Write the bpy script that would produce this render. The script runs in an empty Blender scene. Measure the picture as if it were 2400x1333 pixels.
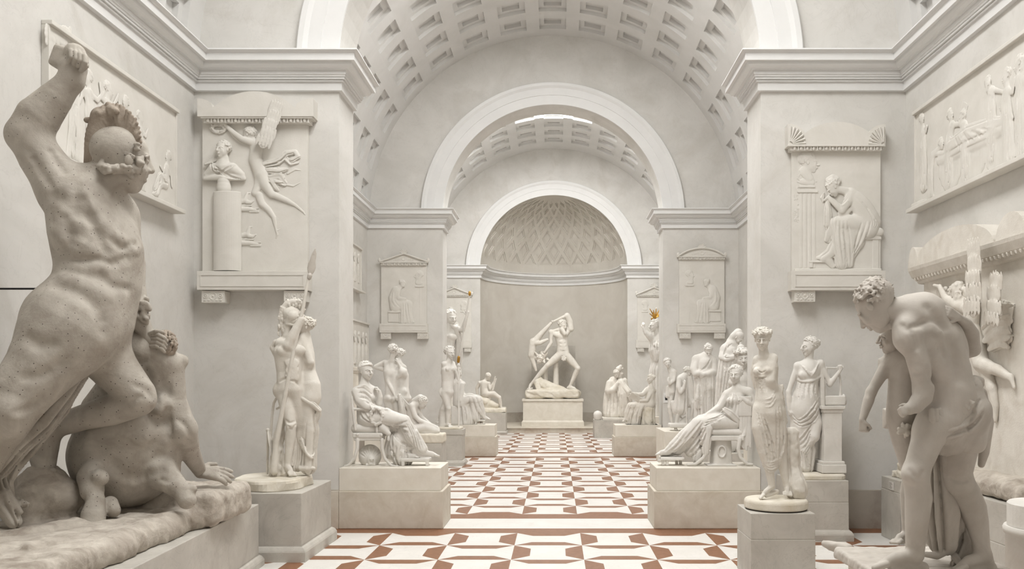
import bpy, bmesh, math, random
import numpy as np
from math import pi, sin, cos, radians, sqrt
from mathutils import Vector, Matrix
ONLY = None
C = bpy.context.scene.collection
F, VX, VY, CH = 2000.0, 1303.0, 885.0, 2.1      # focal length in pixels, principal point, eye height
CX = -0.085                                      # axis of the halls
rng = np.random.default_rng(7)

# ------------------------------------------------------------------ materials
def mat(name, col, col2=None, scale=2.0, rough=0.75, bump=0.15, bscale=40.0, detail=6.0, veins=0.0, dots=None, stain=None, emit=None):
    m = bpy.data.materials.new(name); m.use_nodes = True
    nt = m.node_tree; N = nt.nodes; L = nt.links
    b = N['Principled BSDF']; b.inputs['Roughness'].default_value = rough
    b.inputs['Specular IOR Level'].default_value = 0.3
    tc = N.new('ShaderNodeTexCoord')
    def noise(s, d=6.0, r=0.55, dist=0.0, vec=None):
        n = N.new('ShaderNodeTexNoise'); n.inputs['Scale'].default_value = s; n.inputs['Detail'].default_value = d
        n.inputs['Roughness'].default_value = r; n.inputs['Distortion'].default_value = dist
        L.new(vec or tc.outputs['Object'], n.inputs['Vector']); return n
    def ramp(src, a, ca, bb, cb):
        r = N.new('ShaderNodeValToRGB'); r.color_ramp.elements[0].position = a; r.color_ramp.elements[0].color = (*ca, 1)
        r.color_ramp.elements[1].position = bb; r.color_ramp.elements[1].color = (*cb, 1); L.new(src, r.inputs[0]); return r.outputs[0]
    def mix(fac, A, B, mode='MIX'):
        x = N.new('ShaderNodeMix'); x.data_type = 'RGBA'; x.blend_type = mode
        if isinstance(fac, float): x.inputs[0].default_value = fac
        else: L.new(fac, x.inputs[0])
        for v, s in ((A, x.inputs[6]), (B, x.inputs[7])):
            if isinstance(v, tuple): s.default_value = (*v, 1)
            else: L.new(v, s)
        return x.outputs[2]
    c = ramp(noise(scale, detail, 0.6, 0.6).outputs[0], 0.35, col, 0.68, col2 or col)
    if stain:
        c = mix(ramp(noise(stain[1], 8, 0.65, 1.2).outputs[0], 0.52, (0, 0, 0), 0.75, (stain[2],) * 3), c, stain[0])
    if veins:
        n = noise(1.7, 9, 0.6, 2.5)
        mm = N.new('ShaderNodeMath'); mm.operation = 'SUBTRACT'; L.new(n.outputs[0], mm.inputs[0]); mm.inputs[1].default_value = 0.5
        ab = N.new('ShaderNodeMath'); ab.operation = 'ABSOLUTE'; L.new(mm.outputs[0], ab.inputs[0])
        v = ramp(ab.outputs[0], 0.0, (veins,) * 3, 0.012, (0, 0, 0))
        c = mix(v, c, tuple(x * 0.62 for x in col))
    if dots:
        vo = N.new('ShaderNodeTexVoronoi'); vo.inputs['Scale'].default_value = dots[0]; vo.inputs['Randomness'].default_value = 0.75
        L.new(tc.outputs['Object'], vo.inputs['Vector'])
        c = mix(ramp(vo.outputs['Distance'], dots[1] * 0.8, (0.85,) * 3, dots[1], (0, 0, 0)), c, (0.05, 0.04, 0.035))
    L.new(c, b.inputs['Base Color'])
    if bump:
        bp = N.new('ShaderNodeBump'); bp.inputs['Strength'].default_value = bump; bp.inputs['Distance'].default_value = 0.012
        L.new(noise(bscale, 7, 0.65).outputs[0], bp.inputs['Height']); L.new(bp.outputs[0], b.inputs['Normal'])
    if emit:
        b.inputs['Emission Color'].default_value = (*emit[0], 1); b.inputs['Emission Strength'].default_value = emit[1]
    return m

# sRGB 0-255 to linear
def rgb(r, g, b):
    f = lambda v: (v / 255 / 12.92) if v / 255 <= 0.04045 else ((v / 255 + 0.055) / 1.055) ** 2.4
    return (f(r), f(g), f(b))

M = {}
M['wall'] = mat('marmorino_wall', rgb(203, 201, 196), rgb(218, 216, 212), 0.9, 0.62, 0.10, 9.0, 9.0, veins=0.16, stain=(rgb(191, 187, 179), 0.8, 0.6))
M['trim'] = mat('white_stucco_trim', rgb(221, 221, 220), rgb(226, 226, 225), 1.5, 0.6, 0.05, 12.0)
M['vault'] = mat('vault_stucco', rgb(210, 209, 206), rgb(218, 217, 215), 1.2, 0.65, 0.06, 10.0)
M['apse'] = mat('apse_stucco', rgb(199, 194, 185), rgb(210, 206, 198), 0.9, 0.65, 0.10, 9.0, 9.0, stain=(rgb(188, 182, 171), 0.8, 0.5))
M['dado'] = mat('dado_plaster', rgb(172, 165, 154), rgb(187, 181, 171), 1.6, 0.7, 0.12, 10.0, stain=(rgb(128, 108, 92), 0.9, 0.7))
M['white_marble'] = mat('floor_white_marble', rgb(218, 216, 211), rgb(227, 225, 221), 2.2, 0.32, 0.02, 8.0, veins=0.25)
M['red_marble'] = mat('floor_red_marble', rgb(124, 84, 58), rgb(142, 100, 73), 14.0, 0.35, 0.02, 8.0)
M['plaster'] = mat('statue_plaster', rgb(209, 204, 195), rgb(221, 217, 209), 5.0, 0.72, 0.3, 60.0, stain=(rgb(190, 181, 168), 3.0, 0.55))
M['plaster_cool'] = mat('statue_plaster_cool', rgb(211, 208, 202), rgb(222, 219, 214), 4.0, 0.68, 0.2, 60.0, stain=(rgb(196, 190, 180), 2.2, 0.5))
M['plaster_relief'] = mat('relief_plaster', rgb(210, 207, 200), rgb(219, 216, 210), 3.0, 0.72, 0.12, 50.0)
M['plaster_old'] = mat('aged_plaster_with_pins', rgb(160, 153, 143), rgb(184, 178, 168), 4.5, 0.68, 0.4, 45.0, dots=(24.0, 0.12), stain=(rgb(138, 128, 116), 2.4, 0.65))
M['plaster_dusty'] = mat('dusty_plaster', rgb(180, 174, 165), rgb(198, 192, 184), 3.0, 0.62, 0.12, 50.0, stain=(rgb(158, 148, 138), 1.6, 0.6))
M['rock'] = mat('rock_plaster', rgb(166, 157, 146), rgb(200, 193, 182), 5.0, 0.85, 0.8, 26.0, stain=(rgb(128, 116, 103), 2.6, 0.75))
M['crest'] = mat('brown_dusty_plaster', rgb(146, 134, 121), rgb(172, 161, 148), 9.0, 0.85, 0.6, 40.0)
M['base'] = mat('statue_base_plaster', rgb(208, 201, 186), rgb(220, 215, 204), 4.0, 0.8, 0.35, 30.0, stain=(rgb(192, 181, 156), 3.0, 0.6))
M['ped_grey'] = mat('grey_marble_pedestal', rgb(178, 174, 166), rgb(193, 189, 181), 3.0, 0.5, 0.05, 20.0, veins=0.3, stain=(rgb(150, 142, 134), 1.6, 0.5))
M['ped_beige'] = mat('beige_stone_plinth', rgb(196, 188, 174), rgb(209, 202, 190), 5.0, 0.6, 0.10, 20.0, stain=(rgb(176, 162, 142), 2.4, 0.5))
M['ped_light'] = mat('pale_plaster_plinth', rgb(212, 206, 194), rgb(222, 217, 207), 4.0, 0.7, 0.12, 20.0)
M['gold'] = mat('gilded_metal', rgb(168, 124, 52), rgb(196, 152, 78), 20.0, 0.35, 0.05); M['gold'].node_tree.nodes['Principled BSDF'].inputs['Metallic'].default_value = 0.8
M['black'] = mat('black_metal', (0.012, 0.012, 0.012), (0.02, 0.02, 0.02), 5.0, 0.5, 0.0)
M['dark_felt'] = mat('dark_shim', rgb(66, 62, 56), rgb(80, 74, 68), 5.0, 0.9, 0.0)
M['label'] = mat('card_label', rgb(206, 202, 196), rgb(212, 209, 204), 5.0, 0.6, 0.0)
M['ink'] = mat('label_ink', rgb(120, 114, 108), rgb(120, 114, 108), 5.0, 0.8, 0.0)
M['wood'] = mat('pale_wood', rgb(196, 170, 130), rgb(208, 184, 146), 8.0, 0.6, 0.1)
M['sky'] = mat('skylight_glass', (0.8, 0.8, 0.8), (0.8, 0.8, 0.8), 1.0, 0.4, 0.0, emit=((1.0, 0.985, 0.96), 3.0))

# ------------------------------------------------------------------ scene helpers
def link(name, me, m=None, parent=None, smooth=False):
    o = bpy.data.objects.new(name, me); C.objects.link(o)
    if m is not None:
        for k in (m if isinstance(m, (list, tuple)) else [m]): me.materials.append(k)
    if parent is not None:
        o.parent = parent; o.matrix_parent_inverse = Matrix.Translation(-Vector(parent.location)) if True else o.matrix_parent_inverse
    if smooth:
        me.polygons.foreach_set('use_smooth', np.ones(len(me.polygons), dtype=bool))
    return o
def thing(name, label, cat, loc=(0, 0, 0), group=None):
    o = bpy.data.objects.new(name, None); C.objects.link(o); o.location = loc; o.empty_display_size = 0.2
    return tag(o, label, cat, group)
def tag(o, label, cat, group=None):
    o['label'] = label; o['category'] = cat; o['kind'] = 'thing'
    if group: o['group'] = group
    return o
def struct(o): o['kind'] = 'structure'; return o

class MB:                                        # collects faces into one mesh
    def __init__(s): s.v = []; s.f = []; s.mi = []
    def add(s, vs, fs, mi=0):
        n = len(s.v); s.v += [tuple(v) for v in vs]; s.f += [tuple(n + i for i in f) for f in fs]; s.mi += [mi] * len(fs)
    def quad(s, a, b, c, d, mi=0): s.add((a, b, c, d), ((0, 1, 2, 3),), mi)
    def box(s, x0, x1, y0, y1, z0, z1, bev=0.0, mi=0):
        bm = bmesh.new(); bmesh.ops.create_cube(bm, size=1)
        for v in bm.verts: v.co = ((x0 + x1) / 2 + v.co.x * (x1 - x0), (y0 + y1) / 2 + v.co.y * (y1 - y0), (z0 + z1) / 2 + v.co.z * (z1 - z0))
        if bev: bmesh.ops.bevel(bm, geom=bm.edges[:], offset=bev, segments=2, affect='EDGES', profile=0.5)
        bm.verts.index_update(); s.add([v.co[:] for v in bm.verts], [[v.index for v in f.verts] for f in bm.faces], mi); bm.free()
    def lathe(s, c, prof, n=40, a0=0, a1=2 * pi, mi=0, ey=1.0):
        full = abs(a1 - a0 - 2 * pi) < 1e-6; k = n if full else n + 1
        vs = [(c[0] + r * cos(a0 + (a1 - a0) * i / n), c[1] + ey * r * sin(a0 + (a1 - a0) * i / n), c[2] + z) for r, z in prof for i in range(k)]
        fs = [(j * k + i, j * k + (i + 1) % k, (j + 1) * k + (i + 1) % k, (j + 1) * k + i) for j in range(len(prof) - 1) for i in range(n)]
        s.add(vs, fs, mi)
        if full:
            s.add(vs[:k], [tuple(range(k))[::-1]], mi); s.add(vs[-k:], [tuple(range(k))], mi)
    def tube(s, pts, r, n=8, mi=0):
        P = [Vector(p) for p in pts]; R = r if isinstance(r, (list, tuple)) else [r] * len(P); vs = []
        for i, p in enumerate(P):
            t = (P[min(i + 1, len(P) - 1)] - P[max(i - 1, 0)]).normalized()
            u = t.cross(Vector((0, 0, 1)) if abs(t.z) < 0.9 else Vector((1, 0, 0))).normalized(); w = t.cross(u)
            vs += [(p + (u * cos(2 * pi * k / n) + w * sin(2 * pi * k / n)) * R[i])[:] for k in range(n)]
        fs = [(j * n + i, j * n + (i + 1) % n, (j + 1) * n + (i + 1) % n, (j + 1) * n + i) for j in range(len(P) - 1) for i in range(n)]
        fs += [tuple(range(n))[::-1], tuple(range((len(P) - 1) * n, len(P) * n))]
        s.add(vs, fs, mi)
    def prism(s, poly, y0, y1, mi=0):            # polygon in (x, z) extruded along y
        n = len(poly); vs = [(x, y0, z) for x, z in poly] + [(x, y1, z) for x, z in poly]
        s.add(vs, [tuple(range(n))[::-1], tuple(range(n, 2 * n))] + [(i, (i + 1) % n, n + (i + 1) % n, n + i) for i in range(n)], mi)
    def sweep(s, path, prof, closed_prof=True, mi=0):  # profile (offset, z) along an xy polyline, mitred; offset is to the right of travel
        P = [Vector(p) for p in path]; n = len(P); rows = []
        for i in range(n):
            d0 = (P[i] - P[i - 1]).normalized() if i else None; d1 = (P[i + 1] - P[i]).normalized() if i < n - 1 else None
            r = lambda d: Vector((d.y, -d.x))
            if d0 is None: m = r(d1)
            elif d1 is None: m = r(d0)
            else:
                m = r(d0) + r(d1); m = m / max(1e-6, m.dot(r(d0)))
            rows.append([(P[i].x + m.x * p, P[i].y + m.y * p, z) for p, z in prof])
        k = len(prof); vs = [v for row in rows for v in row]
        fs = [(j * k + i, (j + 1) * k + i, (j + 1) * k + i + 1, j * k + i + 1) for j in range(n - 1) for i in range(k - 1)]
        s.add(vs, fs, mi)
    def build(s, name, m, parent=None, smooth=False, weld=False):
        me = bpy.data.meshes.new(name); me.from_pydata(s.v, [], s.f)
        if any(s.mi): me.polygons.foreach_set('material_index', np.array(s.mi, dtype=np.int32))
        bm = bmesh.new(); bm.from_mesh(me)
        if weld: bmesh.ops.remove_doubles(bm, verts=bm.verts[:], dist=1e-5)
        bmesh.ops.recalc_face_normals(bm, faces=bm.faces[:]); bm.to_mesh(me); bm.free(); me.update()
        return link(name, me, m, parent, smooth)

def wpt(px, py, Y):                              # a point of the photograph at distance Y
    return Vector(((px - VX) / F * Y, Y, CH - (py - VY) / F * Y))
# ------------------------------------------------------------------ sculpting: solids of tapered limbs, blended, skinned as one surface
A3 = lambda p: np.array(p, dtype=np.float64)
def nrm(v): return v / max(1e-9, float(np.linalg.norm(v)))
def lerp(a, b, t): return A3(a) * (1 - t) + A3(b) * t
CORN = [(i, j, k) for i in (0, 1) for j in (0, 1) for k in (0, 1)]
EDGE = [(a, b) for a in CORN for b in CORN if sum(b) - sum(a) == 1 and all(y >= x for x, y in zip(a, b))]
def smin(a, b, k):
    if k <= 0: return np.minimum(a, b)
    h = np.maximum(k - np.abs(a - b), 0) / k
    return np.minimum(a, b) - h * h * (k * 0.25)
class Sculpt:
    """points are (x, y, q): photograph pixels plus depth behind the distance D, all in pixels at D"""
    def __init__(s, D, vox, plane=None):
        s.D, s.vx, s.ops, s.plane = D, vox, [], plane; s.sc = D / F; s.K = 6.0
    def P(s, p):
        if s.plane: return s.plane(p)
        Y = s.D + p[2] * s.sc
        return A3(((p[0] - VX) / F * Y, Y, CH - (p[1] - VY) / F * Y))
    def R(s, r, p): return r * (s.sc if s.plane else (s.D + p[2] * s.sc) / F)
    # --- recording
    def chain(s, pts, rs, k=None, cut=False, fold=None):
        pts = [A3(p if len(p) > 2 else (*p, 0)) for p in pts]; rs = list(rs) if isinstance(rs, (list, tuple, np.ndarray)) else [rs] * len(pts)
        if len(pts) == 1: pts, rs = pts * 2, rs * 2
        W = [s.P(p) for p in pts]; RR = [s.R(r, p) for r, p in zip(rs, pts)]
        s.ops.append(('chain', W, RR, s.sc * (s.K if k is None else k), cut, (fold[0], fold[1] * 1.35, fold[2]) if fold else None)); return s
    def ball(s, p, r, k=None, cut=False): return s.chain([p], [r], k, cut)
    def ell(s, p, rad, ax=None, roll=0, k=None, cut=False):
        """ellipsoid; rad along (right, up, depth) or along the three given axes (image space vectors)"""
        p = A3(p if len(p) > 2 else (*p, 0))
        if ax is None:
            a = radians(roll); ax = [(cos(a), sin(a), 0), (sin(a), -cos(a), 0), (0, 0, 1)]
        Bm = np.array([s.dirw(v) for v in ax])
        s.ops.append(('ell', s.P(p), [s.R(r, p) for r in rad], Bm, s.sc * (s.K if k is None else k), cut)); return s
    def box(s, p, half, ax=None, roll=0, rnd=1.0, k=0.0, cut=False):
        p = A3(p if len(p) > 2 else (*p, 0))
        if ax is None:
            a = radians(roll); ax = [(cos(a), sin(a), 0), (sin(a), -cos(a), 0), (0, 0, 1)]
        s.ops.append(('box', s.P(p), [s.R(r, p) for r in half], np.array([s.dirw(v) for v in ax]), s.R(rnd, p), s.sc * k, cut)); return s
    def dirw(s, v):
        v = nrm(A3(v))
        if s.plane: return nrm(s.plane((0, 0, 0), vec=v))
        return A3((v[0], v[2], -v[1]))
    def stroke(s, pts, r, cut=False, k=None, lift=0.0, jump=None, from_back=False):
        """a ridge (or groove) drawn on the surface as seen from the photograph's side; points are (x, y)"""
        s.ops.append(('stroke', [tuple(p[:2]) for p in pts], r, cut, s.sc * (r * 0.9 if k is None else k), lift, jump, from_back)); return s
    def folds(s, A, B, n, r, cut=True, **kw):
        """n strokes evenly between two guide lines with the same number of points"""
        for i in range(n):
            t = i / max(1, n - 1); s.stroke([lerp(a, b, t) for a, b in zip(A, B)], r, cut, **kw)
        return s
    def noise(s, amp, freq, seed=1): s.ops.append(('noise', amp * s.sc, freq / s.sc, seed)); return s
    # --- evaluating
    def _sub(s, lo, hi):
        i0 = np.maximum(np.floor((lo - s.o) / s.h).astype(int), 0); i1 = np.minimum(np.ceil((hi - s.o) / s.h).astype(int) + 1, s.n)
        if np.any(i1 <= i0): return None
        return i0, i1
    def _axes(s, i0, i1):
        return [(s.o[a] + s.h * np.arange(i0[a], i1[a])).astype(np.float32).reshape([-1 if b == a else 1 for b in range(3)]) for a in range(3)]
    def _put(s, i0, i1, d, k, cut):
        sl = tuple(slice(a, b) for a, b in zip(i0, i1)); g = s.d[sl]
        s.d[sl] = -smin(-g, d, k) if cut else smin(g, d, k)
    def _chain(s, W, RR, k, cut, fold):
        m = k + 2.5 * s.h; am = 1.0 + (abs(fold[1]) if fold else 0)
        W = np.array(W); RR = np.array(RR)
        lo = np.min(W - RR[:, None] * am, 0) - m; hi = np.max(W + RR[:, None] * am, 0) + m; b = s._sub(lo, hi)
        if b is None: return
        i0, i1 = b; tmp = np.full(i1 - i0, 9.0, np.float32)
        for a in range(len(W) - 1):
            p, q, r0, r1 = W[a], W[a + 1], RR[a], RR[a + 1]; rm = max(r0, r1) * am
            bb = s._sub(np.minimum(p, q) - rm - m, np.maximum(p, q) + rm + m)
            if bb is None: continue
            j0, j1 = np.maximum(bb[0], i0), np.minimum(bb[1], i1)
            if np.any(j1 <= j0): continue
            X, Y, Z = s._axes(j0, j1); v = q - p; L2 = float(v @ v)
            dx, dy, dz = X - np.float32(p[0]), Y - np.float32(p[1]), Z - np.float32(p[2])
            if L2 > 1e-12:
                t = np.clip((dx * np.float32(v[0] / L2) + dy * np.float32(v[1] / L2)) + dz * np.float32(v[2] / L2), 0, 1)
                ex, ey, ez = dx - t * np.float32(v[0]), dy - t * np.float32(v[1]), dz - t * np.float32(v[2])
            else: t = np.float32(0); ex, ey, ez = dx, dy, dz
            rad = np.float32(r0) + t * np.float32(r1 - r0)
            if fold:
                ax = nrm(W[-1] - W[0]); u = nrm(np.cross(ax, (0.31, 0.9, 0.2))); w = np.cross(ax, u)
                ph = np.arctan2(ex * np.float32(w[0]) + ey * np.float32(w[1]) + ez * np.float32(w[2]), ex * np.float32(u[0]) + ey * np.float32(u[1]) + ez * np.float32(u[2]))
                ph = ph + np.float32(0.35) * np.sin(2 * ph + np.float32(fold[2])) + np.float32(0.2) * np.sin(3 * ph + np.float32(2 * fold[2]))
                rad = rad * (1 + np.float32(fold[1]) * (2 * np.abs(np.sin(np.float32(fold[0] / 2) * ph + np.float32(fold[2]))) - 1.2))
            d = np.sqrt(ex * ex + ey * ey + ez * ez) - rad
            if fold: d *= np.float32(0.7)
            sl = tuple(slice(x - z, y - z) for x, y, z in zip(j0, j1, i0)); tmp[sl] = np.minimum(tmp[sl], d)
        s._put(i0, i1, tmp, k, cut)
    def run(s):
        lo, hi = np.full(3, 1e9), np.full(3, -1e9)
        for op in s.ops:
            if op[0] == 'chain' and not op[4]:
                am = 1 + (op[5][1] if op[5] else 0); W, RR = np.array(op[1]), np.array(op[2])[:, None] * am
                lo, hi = np.minimum(lo, (W - RR).min(0)), np.maximum(hi, (W + RR).max(0))
            elif op[0] in ('ell', 'box') and not op[-1]:
                e = np.abs(np.array(op[2])[:, None] * op[3]).sum(0) if op[0] == 'box' else np.sqrt(((np.array(op[2])[:, None] * op[3]) ** 2).sum(0))
                lo, hi = np.minimum(lo, op[1] - e), np.maximum(hi, op[1] + e)
        s.h = s.vx * s.sc; mg = 4 * s.h + 3 * s.sc; s.o = lo - mg; s.n = np.ceil((hi + mg - s.o) / s.h).astype(int) + 1
        s.d = np.full(s.n, 9.0, np.float32)
        for op in s.ops:
            if op[0] == 'chain': s._chain(*op[1:])
            elif op[0] == 'ell':
                _, c, r, Bm, k, cut = op; r = np.array(r); e = np.sqrt(((r[:, None] * Bm) ** 2).sum(0)) + k + 2.5 * s.h; b = s._sub(c - e, c + e)
                if b is None: continue
                X, Y, Z = s._axes(*b); X, Y, Z = X - np.float32(c[0]), Y - np.float32(c[1]), Z - np.float32(c[2])
                q = [(X * np.float32(v[0]) + Y * np.float32(v[1]) + Z * np.float32(v[2])) / np.float32(rr) for v, rr in zip(Bm, r)]
                k0 = np.sqrt(q[0] ** 2 + q[1] ** 2 + q[2] ** 2); k1 = np.sqrt((q[0] / np.float32(r[0])) ** 2 + (q[1] / np.float32(r[1])) ** 2 + (q[2] / np.float32(r[2])) ** 2)
                s._put(*b, k0 * (k0 - 1) / np.maximum(k1, 1e-6), k, cut)
            elif op[0] == 'box':
                _, c, r, Bm, rnd, k, cut = op; r = np.array(r); e = np.abs(r[:, None] * Bm).sum(0) + k + 2.5 * s.h; b = s._sub(c - e, c + e)
                if b is None: continue
                X, Y, Z = s._axes(*b); X, Y, Z = X - np.float32(c[0]), Y - np.float32(c[1]), Z - np.float32(c[2])
                q = [np.abs(X * np.float32(v[0]) + Y * np.float32(v[1]) + Z * np.float32(v[2])) - np.float32(max(rr - rnd, 1e-5)) for v, rr in zip(Bm, r)]
                d = np.sqrt(sum(np.maximum(x, 0) ** 2 for x in q)) + np.minimum(np.maximum(np.maximum(q[0], q[1]), q[2]), 0) - np.float32(rnd)
                s._put(*b, d, k, cut)
            elif op[0] == 'stroke': s._stroke(*op[1:])
            elif op[0] == 'noise':
                _, a, f, sd = op; r = np.random.default_rng(sd); X, Y, Z = s._axes(np.zeros(3, int), s.n); acc = 0
                for o in range(3):
                    for _ in range(3):
                        v = nrm(r.normal(size=3)) * (f * 2 ** o * (0.7 + .6 * r.random())); ph = r.random() * 6.3
                        acc = acc + np.sin(X * np.float32(v[0]) + Y * np.float32(v[1]) + Z * np.float32(v[2]) + np.float32(ph) + 1.3 * np.sin(X * np.float32(v[1] * .7) - Z * np.float32(v[0] * .7) + Y * np.float32(v[2]))) * np.float32(0.55 ** o / 3)
                s.d += np.float32(a) * acc
    def _stroke(s, pts, r, cut, k, lift, jump, back):
        r = max(r, 1.15 * s.vx); P2 = [A3(p) for p in pts]; Q = []
        if len(P2) > 2:                          # smooth the drawn line
            for i in range(len(P2) - 1):
                p0, p1, p2, p3 = P2[max(i - 1, 0)], P2[i], P2[i + 1], P2[min(i + 2, len(P2) - 1)]; n = max(2, int(np.linalg.norm(p2 - p1) / max(r * .6, .9)))
                for j in range(n):
                    t = j / n; Q.append(.5 * (2 * p1 + (p2 - p0) * t + (2 * p0 - 5 * p1 + 4 * p2 - p3) * t * t + (3 * p1 - p0 - 3 * p2 + p3) * t ** 3))
            Q.append(P2[-1])
        else:
            n = max(2, int(np.linalg.norm(P2[1] - P2[0]) / max(r * .6, .9))); Q = [lerp(P2[0], P2[1], j / n) for j in range(n + 1)]
        if s.plane: dep = np.arange(-s.plane.depth, s.plane.depth, s.vx * .5)
        else:
            y0, y1 = s.o[1], s.o[1] + s.h * (s.n[1] - 1); dep = np.arange((y0 - s.D) / s.sc, (y1 - s.D) / s.sc, s.vx * .5)
        if back: dep = dep[::-1]
        W = np.array([[s.P((p[0], p[1], q)) for q in (dep[0], dep[-1])] for p in Q])
        tt = ((dep - dep[0]) / (dep[-1] - dep[0]))[None, :, None]; ray = W[:, :1] * (1 - tt) + W[:, 1:] * tt
        ix = np.rint((ray - s.o) / s.h).astype(int); ok = np.all((ix >= 0) & (ix < s.n), axis=2); ix = np.clip(ix, 0, s.n - 1)
        hit = (s.d[ix[..., 0], ix[..., 1], ix[..., 2]] < 0) & ok; got = hit.any(1); first = hit.argmax(1); seg = []; segs = []; last = None
        jump = (jump or max(6 * r, 8)); m = len(Q)
        for i in range(m):
            if not got[i] or (last is not None and abs(dep[first[i]] - last) > jump):
                if len(seg) > 1: segs.append(seg)
                seg = []
            last = dep[first[i]] if got[i] else None
            if got[i]:
                taper = min(1.0, .45 + 2.2 * min(i, m - 1 - i) / m); q = dep[first[i]] - lift * (-1 if back else 1); p = (Q[i][0], Q[i][1], q); seg.append((s.P(p), s.R(r * taper, p)))
        if len(seg) > 1: segs.append(seg)
        for sg in segs: s._chain([a for a, _ in sg], [b for _, b in sg], k, cut, None)
    def mesh(s, name, m, parent=None, smooth=1, floor=None):
        s.run(); d = s.d; ins = d < 0; n = s.n - 1; c = np.zeros(n, np.uint8)
        for a in CORN: c += ins[a[0]:a[0] + n[0], a[1]:a[1] + n[1], a[2]:a[2] + n[2]]
        idx = np.argwhere((c > 0) & (c < 8)); num = np.full(n, -1, np.int32); num[idx[:, 0], idx[:, 1], idx[:, 2]] = np.arange(len(idx))
        pos = np.zeros((len(idx), 3)); cnt = np.zeros(len(idx))
        for a, b in EDGE:
            va = d[idx[:, 0] + a[0], idx[:, 1] + a[1], idx[:, 2] + a[2]]; vb = d[idx[:, 0] + b[0], idx[:, 1] + b[1], idx[:, 2] + b[2]]
            x = (va < 0) != (vb < 0); t = np.where(x, va / np.where(x, va - vb, 1), 0)
            pos += np.where(x[:, None], A3(a) + t[:, None] * (A3(b) - A3(a)), 0); cnt += x
        pos = s.o + s.h * (idx + pos / cnt[:, None]); F4 = []
        for ax in range(3):
            u, w = (ax + 1) % 3, (ax + 2) % 3; lo = [slice(None)] * 3; hi = [slice(None)] * 3; lo[ax] = slice(0, -1); hi[ax] = slice(1, None)
            A, B = ins[tuple(lo)], ins[tuple(hi)]; e = np.argwhere(A != B); e = e[(e[:, u] > 0) & (e[:, w] > 0) & (e[:, u] < n[u]) & (e[:, w] < n[w])]
            if not len(e): continue
            flip = A[e[:, 0], e[:, 1], e[:, 2]]; q = []
            for du, dw in ((-1, -1), (0, -1), (0, 0), (-1, 0)):
                f = e.copy(); f[:, u] += du; f[:, w] += dw; q.append(num[f[:, 0], f[:, 1], f[:, 2]])
            q = np.stack(q, 1); q[~flip] = q[~flip][:, ::-1]; F4.append(q)
        f = np.concatenate(F4); f = f[(f >= 0).all(1)]
        for _ in range(smooth):
            e = np.concatenate([f[:, [0, 1]], f[:, [1, 2]], f[:, [2, 3]], f[:, [3, 0]]]); acc = np.zeros_like(pos)
            for a in range(3): acc[:, a] = np.bincount(e[:, 0], pos[e[:, 1], a], len(pos)) + np.bincount(e[:, 1], pos[e[:, 0], a], len(pos))
            deg = np.bincount(e.ravel(), minlength=len(pos)); pos = pos * .5 + .5 * acc / np.maximum(deg, 1)[:, None]
        if s.plane: pos = s.plane.post(pos)
        elif floor is not None: pos[:, 2] = np.maximum(pos[:, 2], floor)
        me = bpy.data.meshes.new(name); me.vertices.add(len(pos)); me.loops.add(f.size); me.polygons.add(len(f))
        me.vertices.foreach_set('co', pos.astype(np.float32).ravel()); me.loops.foreach_set('vertex_index', f.astype(np.int32).ravel())
        me.polygons.foreach_set('loop_start', np.arange(0, f.size, 4, dtype=np.int32)); me.polygons.foreach_set('loop_total', np.full(len(f), 4, np.int32)) if False else None
        me.update(calc_edges=True); me.validate()
        s.d = None; return link(name, me, m, parent, True)

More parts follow.
